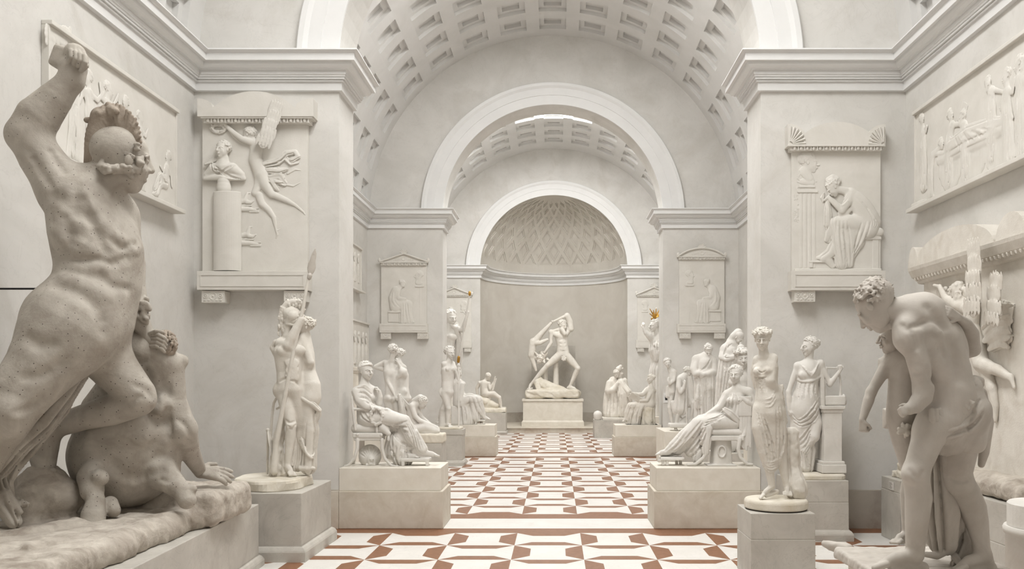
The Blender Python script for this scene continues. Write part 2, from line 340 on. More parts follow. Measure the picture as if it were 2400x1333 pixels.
# ------------------------------------------------------------------ anatomy, all sizes in head heights H (pixels at the statue's distance)
def head(g, c, H, yaw=0, pitch=0, roll=0, hair='curls', seed=1, face=True, hk=None, neck=None, wreath=False):
    """c: centre of the head; yaw 0 faces the camera, 90 faces image right, 180 shows the back of the head"""
    a, b, r = radians(yaw), radians(pitch), radians(roll); rn = np.random.default_rng(seed)
    f = A3((sin(a) * cos(b), sin(b), -cos(a) * cos(b))); u = A3((sin(a) * sin(b), -cos(b), -cos(a) * sin(b))); sd = np.cross(f, u)
    if r: u, sd = u * cos(r) + sd * sin(r), sd * cos(r) - u * sin(r)
    c = A3(c); Q = lambda x, y, z: c + H * (sd * x + u * y + f * z); k = .06 * H
    g.ell(Q(0, .12, -.06), (.345 * H, .37 * H, .42 * H), (sd, u, f), k=k); g.ell(Q(0, -.14, .12), (.285 * H, .33 * H, .29 * H), (sd, u, f), k=.1 * H)
    g.ball(Q(0, -.42, .25), .095 * H, k=.1 * H)
    if face:
        for e in (-1, 1):
            g.ell(Q(.145 * e, .0, .425), (.085 * H, .055 * H, .062 * H), (sd, u, f), k=.06 * H, cut=True); g.ell(Q(.14 * e, -.004, .335), (.075 * H, .045 * H, .06 * H), (sd, u, f), k=.02 * H)
            g.chain([Q(.05 * e, .065, .40), Q(.16 * e, .09, .37), Q(.25 * e, .06, .29)], [.03 * H, .028 * H, .025 * H], k=.04 * H)
            g.ell(Q(.34 * e, -.03, -.02), (.035 * H, .1 * H, .07 * H), (sd, u, f), k=.02 * H); g.ell(Q(.17 * e, -.14, .29), (.09 * H, .09 * H, .07 * H), (sd, u, f), k=.08 * H)
        g.chain([Q(0, .08, .41), Q(0, -.02, .455), Q(0, -.13, .51)], [.04 * H, .042 * H, .055 * H], k=.025 * H); g.chain([Q(-.055, -.145, .445), Q(.055, -.145, .445)], .04 * H, k=.02 * H)
        g.chain([Q(-.1, -.255, .37), Q(0, -.235, .43), Q(.1, -.255, .37)], [.02 * H, .036 * H, .02 * H], k=.015 * H); g.chain([Q(-.08, -.29, .37), Q(0, -.3, .415), Q(.08, -.29, .37)], [.02 * H, .038 * H, .02 * H], k=.015 * H)
        g.chain([Q(-.1, -.27, .41), Q(0, -.268, .455), Q(.1, -.27, .41)], .012 * H, k=.01 * H, cut=True)
    if hair:
        g.ell(Q(0, .19, -.11), (.375 * H, .35 * H, .42 * H), (sd, u, f), k=.03 * H)
        n = {'curls': 300, 'short': 700, 'bun': 300, 'band': 300, 'smooth': 0, 'wave': 280}.get(hair, 80)
        for i in range(n):
            th, z = rn.random() * 2 * pi, rn.random() * 1.7 - .7
            x, y = sqrt(max(0, 1 - min(1, z * z))) * cos(th), sqrt(max(0, 1 - min(1, z * z))) * sin(th)
            if y > (.3 if hair == 'short' else .12) + .95 * z + (.5 if z > .75 else 0): continue
            p = Q(.392 * x, .18 + .372 * z, -.105 + .44 * y)
            if True:
                rr = {'curls': .05, 'short': .03}.get(hair, .038) * H * (.7 + .6 * rn.random()); t = rn.normal(size=3) * (.045 if hair == 'curls' else .035) * H; t -= nrm(p - c) * ((t @ nrm(p - c)) * .7); g.chain([p, p + t, p + t + rn.normal(size=3) * .025 * H], [rr, rr * .9, rr * .6], k=.012 * H)
        if hair == 'bun':
            g.ell(Q(0, .24, -.5), (.17 * H, .16 * H, .16 * H), (sd, u, f), k=.06 * H)
            for i in range(12): g.ball(Q(.14 * cos(i * 1.7) , .24 + .13 * sin(i * 1.7), -.52 - .1 * rn.random()), .055 * H, k=.01 * H)
        if hair in ('bun', 'band', 'wave'):
            for e in (-1, 1):
                for j in range(7): g.ball(Q(e * (.03 + .055 * j), .40 - .004 * j - .0072 * j * j, .27 - .006 * j * j - .01 * j), .045 * H, k=.02 * H)
        if hair == 'band':
            for j in range(16): t = 2 * pi * j / 16; t2 = 2 * pi * (j + 1) / 16; g.chain([Q(.385 * cos(t), .2 + .17 * sin(t), -.1 + .4 * sin(t)), Q(.385 * cos(t2), .2 + .17 * sin(t2), -.1 + .4 * sin(t2))], .045 * H, k=.01 * H)
    if wreath:
        for j in range(30):
            t = 2 * pi * j / 30; p = Q(.42 * cos(t), .3 + .03 * (j % 2), -.06 + .45 * sin(t)); g.ball(p, .075 * H * (.8 + .4 * rn.random()), k=.01 * H); g.ball(Q(.46 * cos(t + .1), .33 + .06 * (j % 3 - 1), -.06 + .49 * sin(t + .1)), .045 * H, k=.005 * H)
    if neck is not None: g.chain([Q(0, -.18, -.06), neck], [.2 * H, .24 * H], k=.1 * H)
    return Q
def hand(g, w, d, nrmv, L, curl=.5, mirror=1, spread=.16, thumb=1.0):
    """w wrist, d direction to the knuckles, nrmv back-of-hand normal, L hand length"""
    w, d, n = A3(w), nrm(A3(d)), A3(nrmv); n = nrm(n - d * (n @ d)); sd = np.cross(d, n) * mirror
    kn = w + d * L * .5
    for e, r in ((-.17, .105), (-.055, .11), (.06, .11), (.17, .1)): g.chain([w + d * L * .06 + sd * e * .5 * L, kn + sd * e * L], [.1 * L, r * L * .95], k=.05 * L)
    for i, (e, l) in enumerate(((-.18, .44), (-.06, .5), (.06, .47), (.17, .36))):
        b = kn + sd * e * L; c1 = curl * 1.0 + .08 * i; d1 = d * cos(c1) - n * sin(c1) + sd * e * spread * 2; d2 = d * cos(c1 * 2.1) - n * sin(c1 * 2.1) + sd * e * spread; d3 = d * cos(c1 * 2.8) - n * sin(c1 * 2.8)
        p1 = b + nrm(d1) * l * L * .45; p2 = p1 + nrm(d2) * l * L * .32; p3 = p2 + nrm(d3) * l * L * .23
        g.chain([b, p1, p2, p3], [.082 * L, .072 * L, .064 * L, .05 * L], k=.015 * L)
    t0 = w + d * L * .14 - sd * .16 * L; t1 = t0 + (d * .5 - sd * .62 - n * .25 * curl) * L * .3 * thumb; t2 = t1 + (d * .8 - sd * .15 - n * .5 * curl) * L * .24 * thumb
    g.chain([t0, t1, t2], [.1 * L, .075 * L, .058 * L], k=.05 * L)
def foot(g, an, toe, H, heel=None, toes=True, up=(0, -1, 0)):
    an, toe = A3(an), A3(toe); v = toe - an; u = A3(up); v = v - u * (v @ u) * .3; dr = nrm(v); sd = nrm(np.cross(dr, u))
    hl = A3(heel) if heel is not None else an - dr * .16 * H + (toe - an) * 0 - u * .14 * H
    g.chain([an, lerp(an, toe, .5) + u * .05 * H, lerp(an, toe, .82)], [.13 * H, .12 * H, .085 * H], k=.08 * H); g.chain([hl, lerp(hl, toe, .6)], [.125 * H, .1 * H], k=.08 * H)
    bl = lerp(an, toe, .72); 
    for i in range(5):
        e = (i - 2) * .082 * H; l = (1.0, .98, .92, .85, .76)[i]; p = bl + sd * e
        g.chain([p, lerp(bl, toe, l) + sd * e * 1.15], [.07 * H, (.066 if i == 0 else .048) * H], k=.03 * H)
def limb(g, a, m, e, H, rs, k=.1, bow=None):
    g.chain([a, lerp(a, m, .4), m], [x * H for x in rs[:3]], k=k * H); v = A3(bow) * H if bow is not None else 0
    g.chain([m, lerp(m, e, .3) + v, lerp(m, e, .62) + v * .5, e], [rs[2] * H, rs[3] * H, (rs[3] * .55 + rs[4] * .45) * H, rs[4] * H], k=k * H)
def body(g, H, pel, chest, neck, sh=None, el=None, wr=None, hip=None, kn=None, an=None, front=(0, 0, -1), fem=False, th=1.0, detail=True):
    """pairs are (left in image, right in image); any limb may be None"""
    pel, chest, neck = A3(pel), A3(chest), A3(neck); fr = nrm(A3(front)); w = .92 if fem else 1.0
    sA, sB = A3(sh[0]), A3(sh[1]); s = nrm(sB - sA); hA, hB = A3(hip[0]), A3(hip[1]); hs = nrm(hB - hA); u = nrm(neck - pel); wa = lerp(pel, chest, .42)
    g.chain([chest - u * .1 * H, neck - u * .12 * H], [.4 * H * w, .24 * H * w], k=.2 * H)
    for e, S_, Hp in ((-1, sA, hA), (1, sB, hB)):
        g.chain([lerp(pel, Hp, .55), wa + (s + hs) * .5 * e * .22 * H * w, chest + s * e * .27 * H, lerp(chest + s * e * .3 * H, S_, .55)], [.40 * H * (1.06 if fem else 1), .33 * H * w, .40 * H * w, .24 * H * w], k=.2 * H)
        g.chain([neck - u * .02 * H, lerp(neck, S_, .62), S_], [.17 * H, .15 * H, .17 * H * w], k=.12 * H)
        if fem: g.ell(chest + s * e * .29 * H + fr * .36 * H - u * .12 * H, (.2 * H, .2 * H, .2 * H), (s, u, fr), k=.1 * H)
        else: g.ell(chest + s * e * .3 * H + fr * .3 * H + u * .06 * H, (.33 * H, .24 * H, .17 * H), (s, u, fr), k=.07 * H)
        g.ell(lerp(pel, Hp, .7) - fr * .22 * H - u * .05 * H, (.33 * H, .36 * H, .34 * H), (hs, u, fr), k=.08 * H)
    if not fem and detail:
        cc = wa + fr * .36 * H
        for j in range(3):
            for e in (-1, 1): g.ell(lerp(pel + fr * .36 * H, chest + fr * .38 * H, .24 + .21 * j) + s * e * .13 * H, (.16 * H, .12 * H, .03 * H), (s, u, fr), k=.12 * H)
    elif fem: g.ell(lerp(pel, wa, .5) + fr * .2 * H, (.3 * H, .36 * H, .22 * H), (hs, u, fr), k=.15 * H)
    for i in (0, 1):
        S_ = (sA, sB)[i]
        if el and el[i] is not None:
            g.ball(S_, .23 * H * w, k=.12 * H); limb(g, S_, A3(el[i]), A3(wr[i]), H, [x * (.86 if fem else 1) for x in (.2, .195, .145, .165, .1)])
        if kn and kn[i] is not None:
            hp, k_, a_ = A3((hA, hB)[i]), A3(kn[i]), A3(an[i]); ax = nrm(np.cross(hs, nrm(a_ - k_))); ax = ax if ax @ fr < 0 else -ax
            limb(g, hp, k_, a_, H, [x * th for x in (.36, .335, .215, .235, .118)], bow=ax * .06); g.ball(k_ - ax * .05 * H, .18 * H * th, k=.08 * H)
    return fr, s, u
class Stat:
    def __init__(s, name, label, cat, D, base, group=None, floor=None):
        s.D = D; s.floor = floor; s.root = thing(name, label, cat, wpt(base[0], base[1], D), group)
    def part(s, vox): return Sculpt(s.D, vox)
    def put(s, g, name, m, smooth=1, label=None):
        o = g.mesh(name, m, s.root, smooth, s.floor)
        if label: o['label'] = label
        return o
def want(k): return ONLY is None or k in ONLY
class Zm:
    """draws on a Sculpt in the coordinates of an enlarged detail: photo = origin + detail / scale"""
    def __init__(s, g, ox, oy, sc): s.g, s.o, s.s = g, (ox, oy), sc; s.sc = g.sc / sc
    def t(s, p): return (s.o[0] + p[0] / s.s, s.o[1] + p[1] / s.s, (p[2] if len(p) > 2 else 0) / s.s)
    def _r(s, r): return [x / s.s for x in r] if isinstance(r, (list, tuple, np.ndarray)) else r / s.s
    def chain(s, pts, rs, k=None, **kw): s.g.chain([s.t(p) for p in pts], s._r(rs), None if k is None else k / s.s, **kw); return s
    def ball(s, p, r, k=None, **kw): s.g.ball(s.t(p), r / s.s, None if k is None else k / s.s, **kw); return s
    def ell(s, p, rad, ax=None, roll=0, k=None, cut=False): s.g.ell(s.t(p), s._r(rad), ax, roll, None if k is None else k / s.s, cut); return s
    def box(s, p, half, ax=None, roll=0, rnd=1.0, k=0.0, cut=False): s.g.box(s.t(p), s._r(half), ax, roll, rnd / s.s, k / s.s, cut); return s
    def stroke(s, pts, r, cut=False, k=None, lift=0.0, **kw): s.g.stroke([s.t(p)[:2] for p in pts], 1.35 * r / s.s, cut, None if k is None else .75 * k / s.s, (.25 * lift if cut else -.3 * r) / s.s, **kw); return s
    def folds(s, A, B, n, r, cut=True, **kw):
        for i in range(n): s.stroke([lerp(a, b, i / max(1, n - 1)) for a, b in zip(A, B)], r, cut, **kw)
        return s
def ring(g, c, rx, ry, r, n=20, q=0, k=1, bump=0.0):
    for i in range(n):
        a, b = 2 * pi * i / n, 2 * pi * (i + 1) / n
        g.chain([(c[0] + rx * cos(a), c[1] + ry * sin(a), q), (c[0] + rx * cos(b), c[1] + ry * sin(b), q)], r, k=k)
        if bump: g.ball((c[0] + (rx + r * .5 * cos(i * 2.4)) * cos(a), c[1] + (ry + r * .5 * sin(i * 2.4)) * sin(a), q - r * .3), r * bump, k=k)
def disc_base(name, st, x, y, z0, z1, rx, ry, m, rough=0.006, n=56, sq=2.6):
    """an irregular cast slab under a statue"""
    b = MB(); r = np.random.default_rng(len(name)); ph = r.random(6) * 6
    def P(t, f, z):
        c, s_ = cos(t), sin(t); e = (abs(c) ** sq + abs(s_) ** sq) ** (-1 / sq); w = 1 + rough / max(rx, .01) * (sin(3 * t + ph[0]) + sin(7 * t + ph[1] + z * 20) * .6)
        return (x + rx * e * c * w * f, y + ry * e * s_ * w * f, z)
    hs = [(.985, z0), (1.0, z0 + .012), (1.0, z0 + (z1 - z0) * .7), (.985, z1 - .012), (.955, z1)]
    vs = [P(2 * pi * i / n, f, z) for f, z in hs for i in range(n)]
    b.add(vs, [(j * n + i, j * n + (i + 1) % n, (j + 1) * n + (i + 1) % n, (j + 1) * n + i) for j in range(len(hs) - 1) for i in range(n)] + [tuple(range(n))[::-1], tuple(range(4 * n, 5 * n))])
    return b.build(name, m, st.root)
def plinth(label, x0, x1, y0, y1, za, zb, inset, group, wing=None):
    """a stepped block: broad lower course and narrower upper course"""
    t = thing('stepped_plinth', label, 'plinth', ((x0 + x1) / 2, (y0 + y1) / 2, 0), group)
    b = MB(); b.box(x0, x1, y0, y1, 0, za, .012)
    if wing: b.box(*((wing[0], x0 - .001) if wing[0] < x0 else (x1 + .001, wing[1])), y0, 11.884, 0, za, .006)
    b.build('lower_course', M['ped_beige'], t)
    b = MB(); i = inset; b.box(x0 + i[0], x1 - i[1], y0 + i[2], y1 - i[3], za, zb, .008); b.build('upper_course', M['ped_light'], t); return t

def hp(st, z, m, c, H, yaw=0, pitch=0, roll=0, hair='curls', seed=1, neck=None, wreath=False):
    """a finely carved head as its own piece, its neck joined into the figure z"""
    zm = isinstance(z, Zm); hp_ = H / (z.s if zm else 1); gh = st.part(max(.5, hp_ / 60)); zh = Zm(gh, *z.o, z.s) if zm else gh
    Q = head(zh, c, H, yaw, pitch, roll, hair, seed, wreath=wreath)
    if neck is not None: z.chain([Q(0, -.16, -.06), neck], [.2 * H, .24 * H], k=.1 * H)
    o = gh.mesh('head', m, st.root, 1, None); return Q
# ------------------------------------------------------------------ reliefs: figures carved against a plane, then flattened
class Plane:
    """front: the plane Y = pos, in photo pixels. left/right: a side wall X = pos in units of 5 mm from its far/near top corner"""
    def __init__(s, kind, pos, squash=.4, depth=120, ya=0.0, za=0.0): s.kind, s.pos, s.sq, s.depth, s.ya, s.za, s.m = kind, pos, squash, depth, ya, za, (pos / F if kind == 'front' else .005)
    def __call__(s, p, vec=None):
        if vec is not None:
            x, y, q = vec; return A3((x, q, -y)) if s.kind == 'front' else A3((-q, x, -y)) if s.kind == 'left' else A3((q, -x, -y))
        x, y, q = p[0], p[1], p[2] * s.m
        if s.kind == 'front': return A3(((x - VX) / F * s.pos, s.pos + q, CH - (y - VY) / F * s.pos))
        if s.kind == 'left': return A3((s.pos - q, s.ya + x * .005, s.za - y * .005))
        return A3((s.pos + q, s.ya - x * .005, s.za - y * .005))
    def post(s, P):
        a = 1 if s.kind == 'front' else 0; P = P.copy(); P[:, a] = s.pos + (P[:, a] - s.pos) * s.sq; return P
    def uv(s, px, py):                           # photo pixel to units on a side wall
        Y = s.pos * F / (px - VX); z = CH - (py - VY) / F * Y
        return ((Y - s.ya) / .005 if s.kind == 'left' else (s.ya - Y) / .005, (s.za - z) / .005)
def relief(plane, vox): return Sculpt(plane.pos if plane.kind == 'front' else .005 * F, vox, plane)
def mb_ball(b, c, r, n=8):
    vs, fs = [], []
    for j in range(n // 2 + 1):
        t = pi * j / (n // 2)
        vs += [(c[0] + r[0] * sin(t) * cos(2 * pi * i / n), c[1] + r[1] * sin(t) * sin(2 * pi * i / n), c[2] + r[2] * cos(t)) for i in range(n)]
    fs = [(j * n + i, j * n + (i + 1) % n, (j + 1) * n + (i + 1) % n, (j + 1) * n + i) for j in range(n // 2) for i in range(n)]
    b.add(vs, fs)
def mb_ring(b, c, R, r, n=20, k=6):              # ring facing the viewer (in the x z plane)
    vs = [(c[0] + (R + r * cos(2 * pi * j / k)) * cos(2 * pi * i / n), c[1] + r * sin(2 * pi * j / k), c[2] + (R + r * cos(2 * pi * j / k)) * sin(2 * pi * i / n)) for i in range(n) for j in range(k)]
    b.add(vs, [(i * k + j, ((i + 1) % n) * k + j, ((i + 1) % n) * k + (j + 1) % k, i * k + (j + 1) % k) for i in range(n) for j in range(k)])
def fb(b, Y, pr, x0, x1, y0, y1, bev=.004, back=0.0):  # a box on the wall at Y: photo-pixel rectangle of its front face, projecting by pr
    a, c = wpt(x0, y1, Y - pr), wpt(x1, y0, Y - pr); b.box(a.x, c.x, Y - pr, Y - .002 - back, a.z, c.z, bev)
def bracket(t, Y, pr, x0, x1, y0, y1, m):
    b = MB(); fb(b, Y, pr, x0, x1, y0, y1); a, c = wpt(x0, y1, Y - pr), wpt(x1, y0, Y - pr); w, h = c.x - a.x, c.z - a.z; cx, cz = (a.x + c.x) / 2, (a.z + c.z) / 2 + h * .05; y = Y - pr
    for x, R in ((cx, h * .28), (cx - w * .32, h * .17), (cx + w * .32, h * .17)): mb_ring(b, (x, y, cz), R, h * .05); mb_ball(b, (x, y, cz), (h * .09, h * .09, h * .09))
    for i in range(5): mb_ball(b, (cx + (i - 2) * w * .17, y, cz - h * .36), (w * .07, h * .06, h * .06))
    b.build('bracket', m, t)
def stele(name, label, Y, slab, band, shelf, brackets, crown, pr=(.07, .17, .2), group=None, m=None):
    m = m or M['plaster_relief']; x0, x1, y0, y1 = slab; t = thing(name, label, 'relief', wpt((x0 + x1) / 2, y1, Y), group)
    b = MB(); fb(b, Y, pr[0], x0, x1, y0, y1); b.build('slab', m, t)
    b = MB(); bx0, bx1, b0, b1 = band; yy = Y - pr[1]; h = b1 - b0; fb(b, Y, pr[1] * .8, bx0 + h * .4, bx1 - h * .4, b0 + h * .25, b1); fb(b, Y, pr[1], bx0, bx1, b0, b0 + h * .3)
    n = max(8, int((bx1 - bx0) / h * .95)); s = Y / F
    for i in range(n):
        p = wpt(bx0 + h * .6 + (bx1 - bx0 - 1.2 * h) * (i + .5) / n, b0 + h * .66, Y - pr[1] * .82); r = h * s; mb_ball(b, p, (r * .27, r * .24, r * .34)); q = (bx1 - bx0) / n * s * .5; b.box(p.x + q - r * .07, p.x + q + r * .07, p.y - r * .2, p.y + .01, p.z - r * .34, p.z + r * .3)
    b.build('egg_and_dart_band', m, t)
    crown(t, Y, pr, m)
    if shelf:
        b = MB(); fb(b, Y, pr[2], *shelf); a, c = wpt(shelf[0], shelf[3], Y - pr[2]), wpt(shelf[1], shelf[2], Y - pr[2]); e = (c.z - a.z) * .18; y = Y - pr[2]
        for p in ((a.x + e, c.x - e, c.z - e - .012, c.z - e), (a.x + e, c.x - e, a.z + e, a.z + e + .012), (a.x + e, a.x + e + .012, a.z + e + .013, c.z - e - .013), (c.x - e - .012, c.x - e, a.z + e + .013, c.z - e - .013)): b.box(p[0], p[1], y - .008, y + .01, p[2], p[3])
        b.build('shelf', m, t)
    for q in brackets: bracket(t, Y, pr[2] * .85, *q, m)
    return t
def arc_poly(Y, x0, x1, yb, ya, n=24):           # a low arch in (x, z)
    w = (x1 - x0) / 2; h = yb - ya; R = (w * w + h * h) / (2 * h); a = math.asin(min(1, w / R)); return [((wpt((x0 + x1) / 2 + R * sin(-a + 2 * a * i / n), ya + R - R * cos(-a + 2 * a * i / n), Y)).x, (wpt(0, ya + R - R * cos(-a + 2 * a * i / n), Y)).z) for i in range(n + 1)]
def put_relief(t, g, name, m, smooth=1): return g.mesh(name, m, t, smooth)
# ------------------------------------------------------------------ the halls
XL, XR = CX - 4.96, CX + 4.96                   # side walls
PL, PR = CX - 2.94, CX + 2.94                   # arch openings
Y0, D1, D1B, D2, D2B, D3 = -3.2, 11.9, 12.73, 22.8, 23.64, 34.1
ZC, RV, RA, ZA = 6.35, 4.9, 2.94, 6.45          # vault centre and radius, arch radius and centre
ARC = 48
def end_wall(name, yf, yb, m):
    b = MB(); th = [pi * i / ARC for i in range(ARC + 1)]
    ring = lambda r, y: [(CX - r * cos(t), y, ZA + r * sin(t)) for t in th]
    for y in ([yf, yb] if yb else [yf]):
        A, B = ring(RA, y), ring(5.3, y)
        for i in range(ARC): b.quad(A[i], A[i + 1], B[i + 1], B[i])
        for x0, x1 in ((CX - 5.3, PL), (PR, CX + 5.3)): b.quad((x0, y, 0), (x1, y, 0), (x1, y, ZA), (x0, y, ZA))
    if yb:
        A, B = ring(RA, yf), ring(RA, yb)
        for i in range(ARC): b.quad(A[i], A[i + 1], B[i + 1], B[i])
        for x in (PL, PR): b.quad((x, yf, 0), (x, yb, 0), (x, yb, ZA), (x, yf, ZA))
    return struct(b.build(name, m))
end_wall('wall_first_arch', D1, D1B, M['wall']); end_wall('wall_second_arch', D2, D2B, M['wall']); end_wall('wall_apse_front', D3, None, M['wall'])
for nm, x in (('wall_left', XL), ('wall_right', XR)):
    b = MB(); b.quad((x, Y0, 0), (x, D3, 0), (x, D3, 6.6), (x, Y0, 6.6)); struct(b.build(nm, M['wall']))
b = MB(); b.quad((XL - .3, Y0, 0), (XR + .3, Y0, 0), (XR + .3, Y0, 12), (XL - .3, Y0, 12)); struct(b.build('wall_back', M['wall']))
# apse drum
b = MB(); n = 40
for i in range(n):
    a, c = pi * i / n, pi * (i + 1) / n
    p = lambda t, z: (CX - RA * cos(t), D3 + RA * sin(t), z)
    b.quad(p(a, 0), p(c, 0), p(c, 6.6), p(a, 6.6))
o = struct(b.build('wall_apse', M['apse'], smooth=True, weld=True))
# apse half dome with diamond coffers
b = MB(); NA = 13
def dome(u, v, dep):                             # u 0..1 round the half circle, v 0..1 up to the crown
    t = pi * u; e = v; r = RA + dep
    return (CX - r * cos(e) * cos(t), D3 + r * cos(e) * sin(t), ZA + r * sin(e))
vrow = [.17, .375, .575, .765, .94, 1.10, 1.24, 1.36, 1.45, 1.51]; NR = len(vrow) - 1
def rh(cu, j, k):                                # a rhombus: centre (cu, row j), scale k
    v0, v1, v2 = vrow[j - 1] if j else vrow[0], vrow[j], vrow[j + 1]; h = 0.5 / NA
    return [(cu - h * k, v1), (cu, v1 + (v0 - v1) * k), (cu + h * k, v1), (cu, v1 + (v2 - v1) * k)]
def sub(P, n=3):
    out = []
    for i in range(len(P)):
        a, c = P[i], P[(i + 1) % len(P)]
        out += [(a[0] + (c[0] - a[0]) * q / n, a[1] + (c[1] - a[1]) * q / n) for q in range(n)]
    return out
for j in range(0, NR):
    for i in range(NA + (1 - j % 2)):
        cu = (i + 0.5 * (j % 2)) / NA
        if j == 0: base = lambda k, cu=cu: [(cu - 0.5 / NA * k, vrow[0] + .06 * (1 - k)), (cu + 0.5 / NA * k, vrow[0] + .06 * (1 - k)), (cu, vrow[0] + .06 * (1 - k) + (vrow[1] - vrow[0]) * k)]
        else: base = lambda k, cu=cu, j=j: rh(cu, j, k)
        ks = [(1.0, 0), (0.72, 0), (0.70, 0.035), (0.5, 0.035), (0.48, 0.065)] if j < NR - 2 else [(1.0, 0), (.5, 0)]
        loops = [[dome(min(1, max(0, u)), v, d) for u, v in sub(base(k))] for k, d in ks]
        for A, B in zip(loops, loops[1:]):
            for q in range(len(A)): b.quad(A[q], A[(q + 1) % len(A)], B[(q + 1) % len(A)], B[q])
        b.add(loops[-1], [tuple(range(len(loops[-1])))])
for i in range(33):                              # plain crown and plain foot band
    u0, u1 = i / 33, (i + 1) / 33
    for v0, v1 in ((1.44, 1.5), (1.5, 1.57), (0, .09), (.09, .17)): b.quad(dome(u0, v0, 0.002), dome(u1, v0, 0.002), dome(u1, v1, 0.002), dome(u0, v1, 0.002))
struct(b.build('ceiling_apse_dome', M['apse'], weld=True))
# coffered barrel vaults with a roof light
def vault(name, ya, yb, sky, dirn, m_a=.42, m_b=.42):
    b = MB(); T = [0.0]; TD = []
    pit = pi / 15; cw = 0.335
    for k in range(15):
        c = (k + 0.5) * pit
        for off in (-cw, -cw * .62, -cw * .2, cw * .2, cw * .62, cw): T.append(c + off * pit)
    T.append(pi)
    L = yb - ya - m_a - m_b + .42; ny = int(round(L / 1.04)); py = L / ny
    Yk = [ya]
    for k in range(ny):
        y0 = ya + m_a + k * py; Yk += [y0, y0 + .12, y0 + py - .54, y0 + py - .42]
    Yk.append(yb)
    nt, nyk = len(T) - 1, len(Yk) - 1; D = np.zeros((nt, nyk))
    for i in range(nt):
        for j in range(nyk):
            ti = (i - 1) % 6 if i > 0 else 5; tj = (j - 1) % 4 if j > 0 else 3
            if i == nt - 1: ti = 5
            inT1, inY1 = ti < 5, tj < 3
            inT2, inY2 = 1 <= ti <= 3, tj == 1
            if inT1 and inY1: D[i, j] = 0.085
            if inT1 and inY1 and inT2 and inY2: D[i, j] = 0.17
            tm, ym = (T[i] + T[i + 1]) / 2, (Yk[j] + Yk[j + 1]) / 2
            if sky and abs(tm - pi / 2) < 1.5 * pit and sky[0] < ym < sky[1]: D[i, j] = 9
    P = lambda t, y, d: (CX - (RV + d) * cos(t), y, ZC + (RV + d) * sin(t))
    for i in range(nt):
        for j in range(nyk):
            d = D[i, j]
            if d < 5: b.quad(P(T[i], Yk[j], d), P(T[i + 1], Yk[j], d), P(T[i + 1], Yk[j + 1], d), P(T[i], Yk[j + 1], d))
            for di, dj in ((1, 0), (0, 1)):
                if i + di < nt and j + dj < nyk and D[i + di, j + dj] != d:
                    d0, d1 = min(d, 0.5), min(D[i + di, j + dj], 0.5)
                    if di: a, c = (T[i + 1], Yk[j]), (T[i + 1], Yk[j + 1])
                    else: a, c = (T[i], Yk[j + 1]), (T[i + 1], Yk[j + 1])
                    b.quad(P(*a, d0), P(*c, d0), P(*c, d1), P(*a, d1))
    struct(b.build(name, M['vault'], weld=True))
    if sky:
        ys = [y for y in Yk if sky[0] - .3 < y < sky[1] + .3]; y0, y1 = min(ys), max(ys)
        b = MB(); hw = 1.62; z = ZC + RV + .42
        b.quad((CX - hw, y0, z), (CX + hw, y0, z), (CX + hw, y1, z), (CX - hw, y1, z)); struct(b.build('window_%d' % dirn, M['sky']))
        return y0, y1
SK1 = vault('ceiling_first_hall', Y0, D1, (3.2, 9.4), 1)
SK2 = vault('ceiling_second_hall', D1B, D2, (13.5, 18.8), 2)
SK3 = vault('ceiling_third_hall', D2B, D3, (25.4, 30.05), 3, .88, .98)
# cornice running round all three halls and the apse
arc = [(CX - RA * cos(pi * i / 32), D3 + RA * sin(pi * i / 32)) for i in range(1, 32)]
left = [(XL, Y0), (XL, D1), (PL, D1), (PL, D1B), (XL, D1B), (XL, D2), (PL, D2), (PL, D2B), (XL, D2B), (XL, D3), (PL, D3)]
path = left + arc + [(2 * CX - x, y) for x, y in reversed(left)]
prof = [(0.0, 6.575), (.32, 6.575), (.325, 6.555), (.30, 6.552), (.285, 6.53), (.275, 6.525), (.275, 6.43), (.225, 6.43), (.225, 6.418), (.222, 6.40), (.21, 6.378), (.19, 6.362), (.165, 6.352), (.165, 6.343), (.125, 6.343), (.125, 6.29), (.115, 6.29), (.11, 6.262),
        (.095, 6.262), (.095, 6.254), (.10, 6.252), (.10, 6.232), (.07, 6.232), (.07, 6.225), (.078, 6.223), (.078, 6.205), (.05, 6.205), (.05, 6.09), (0.0, 6.085)]
b = MB(); b.sweep(path, prof); struct(b.build('trim_1', M['trim']))
# archivolts
aprof = [(0.0, 0.0), (0.0, .045), (.24, .05), (.245, .065), (.43, .07), (.45, .085), (.49, .11), (.56, .115), (.575, .10), (.58, 0.0)]
for k, y in ((2, D1), (3, D2), (4, D3)):
    b = MB(); n = 72; kk = len(aprof)
    vs = [(CX - (RA + r) * cos(pi * i / n), y - p, ZA + (RA + r) * sin(pi * i / n)) for i in range(n + 1) for r, p in aprof]
    b.add(vs, [(i * kk + j, (i + 1) * kk + j, (i + 1) * kk + j + 1, i * kk + j + 1) for i in range(n) for j in range(kk - 1)])
    struct(b.build('trim_%d' % k, M['trim']))
# dado running round the foot of the walls
def dado(name, pts, z):
    b = MB(); b.sweep(pts, [(0, z), (.012, z), (.015, z - .01), (.015, 0)]); struct(b.build(name, M['dado']))
dado('baseboard_left', [(XL, Y0), (XL, D1), (PL, D1), (PL, D1B), (XL, D1B), (XL, D2), (PL, D2), (PL, D2B), (XL, D2B), (XL, D3), (PL, D3)], .54)
dado('baseboard_right', [(2 * CX - x, y) for x, y in reversed([(XL, Y0), (XL, D1), (PL, D1), (PL, D1B), (XL, D1B), (XL, D2), (PL, D2), (PL, D2B), (XL, D2B), (XL, D3), (PL, D3)])], .54)
dado('baseboard_apse', [(CX - (RA - .004) * cos(pi * i / 32), D3 + (RA - .004) * sin(pi * i / 32)) for i in range(33)], .62)
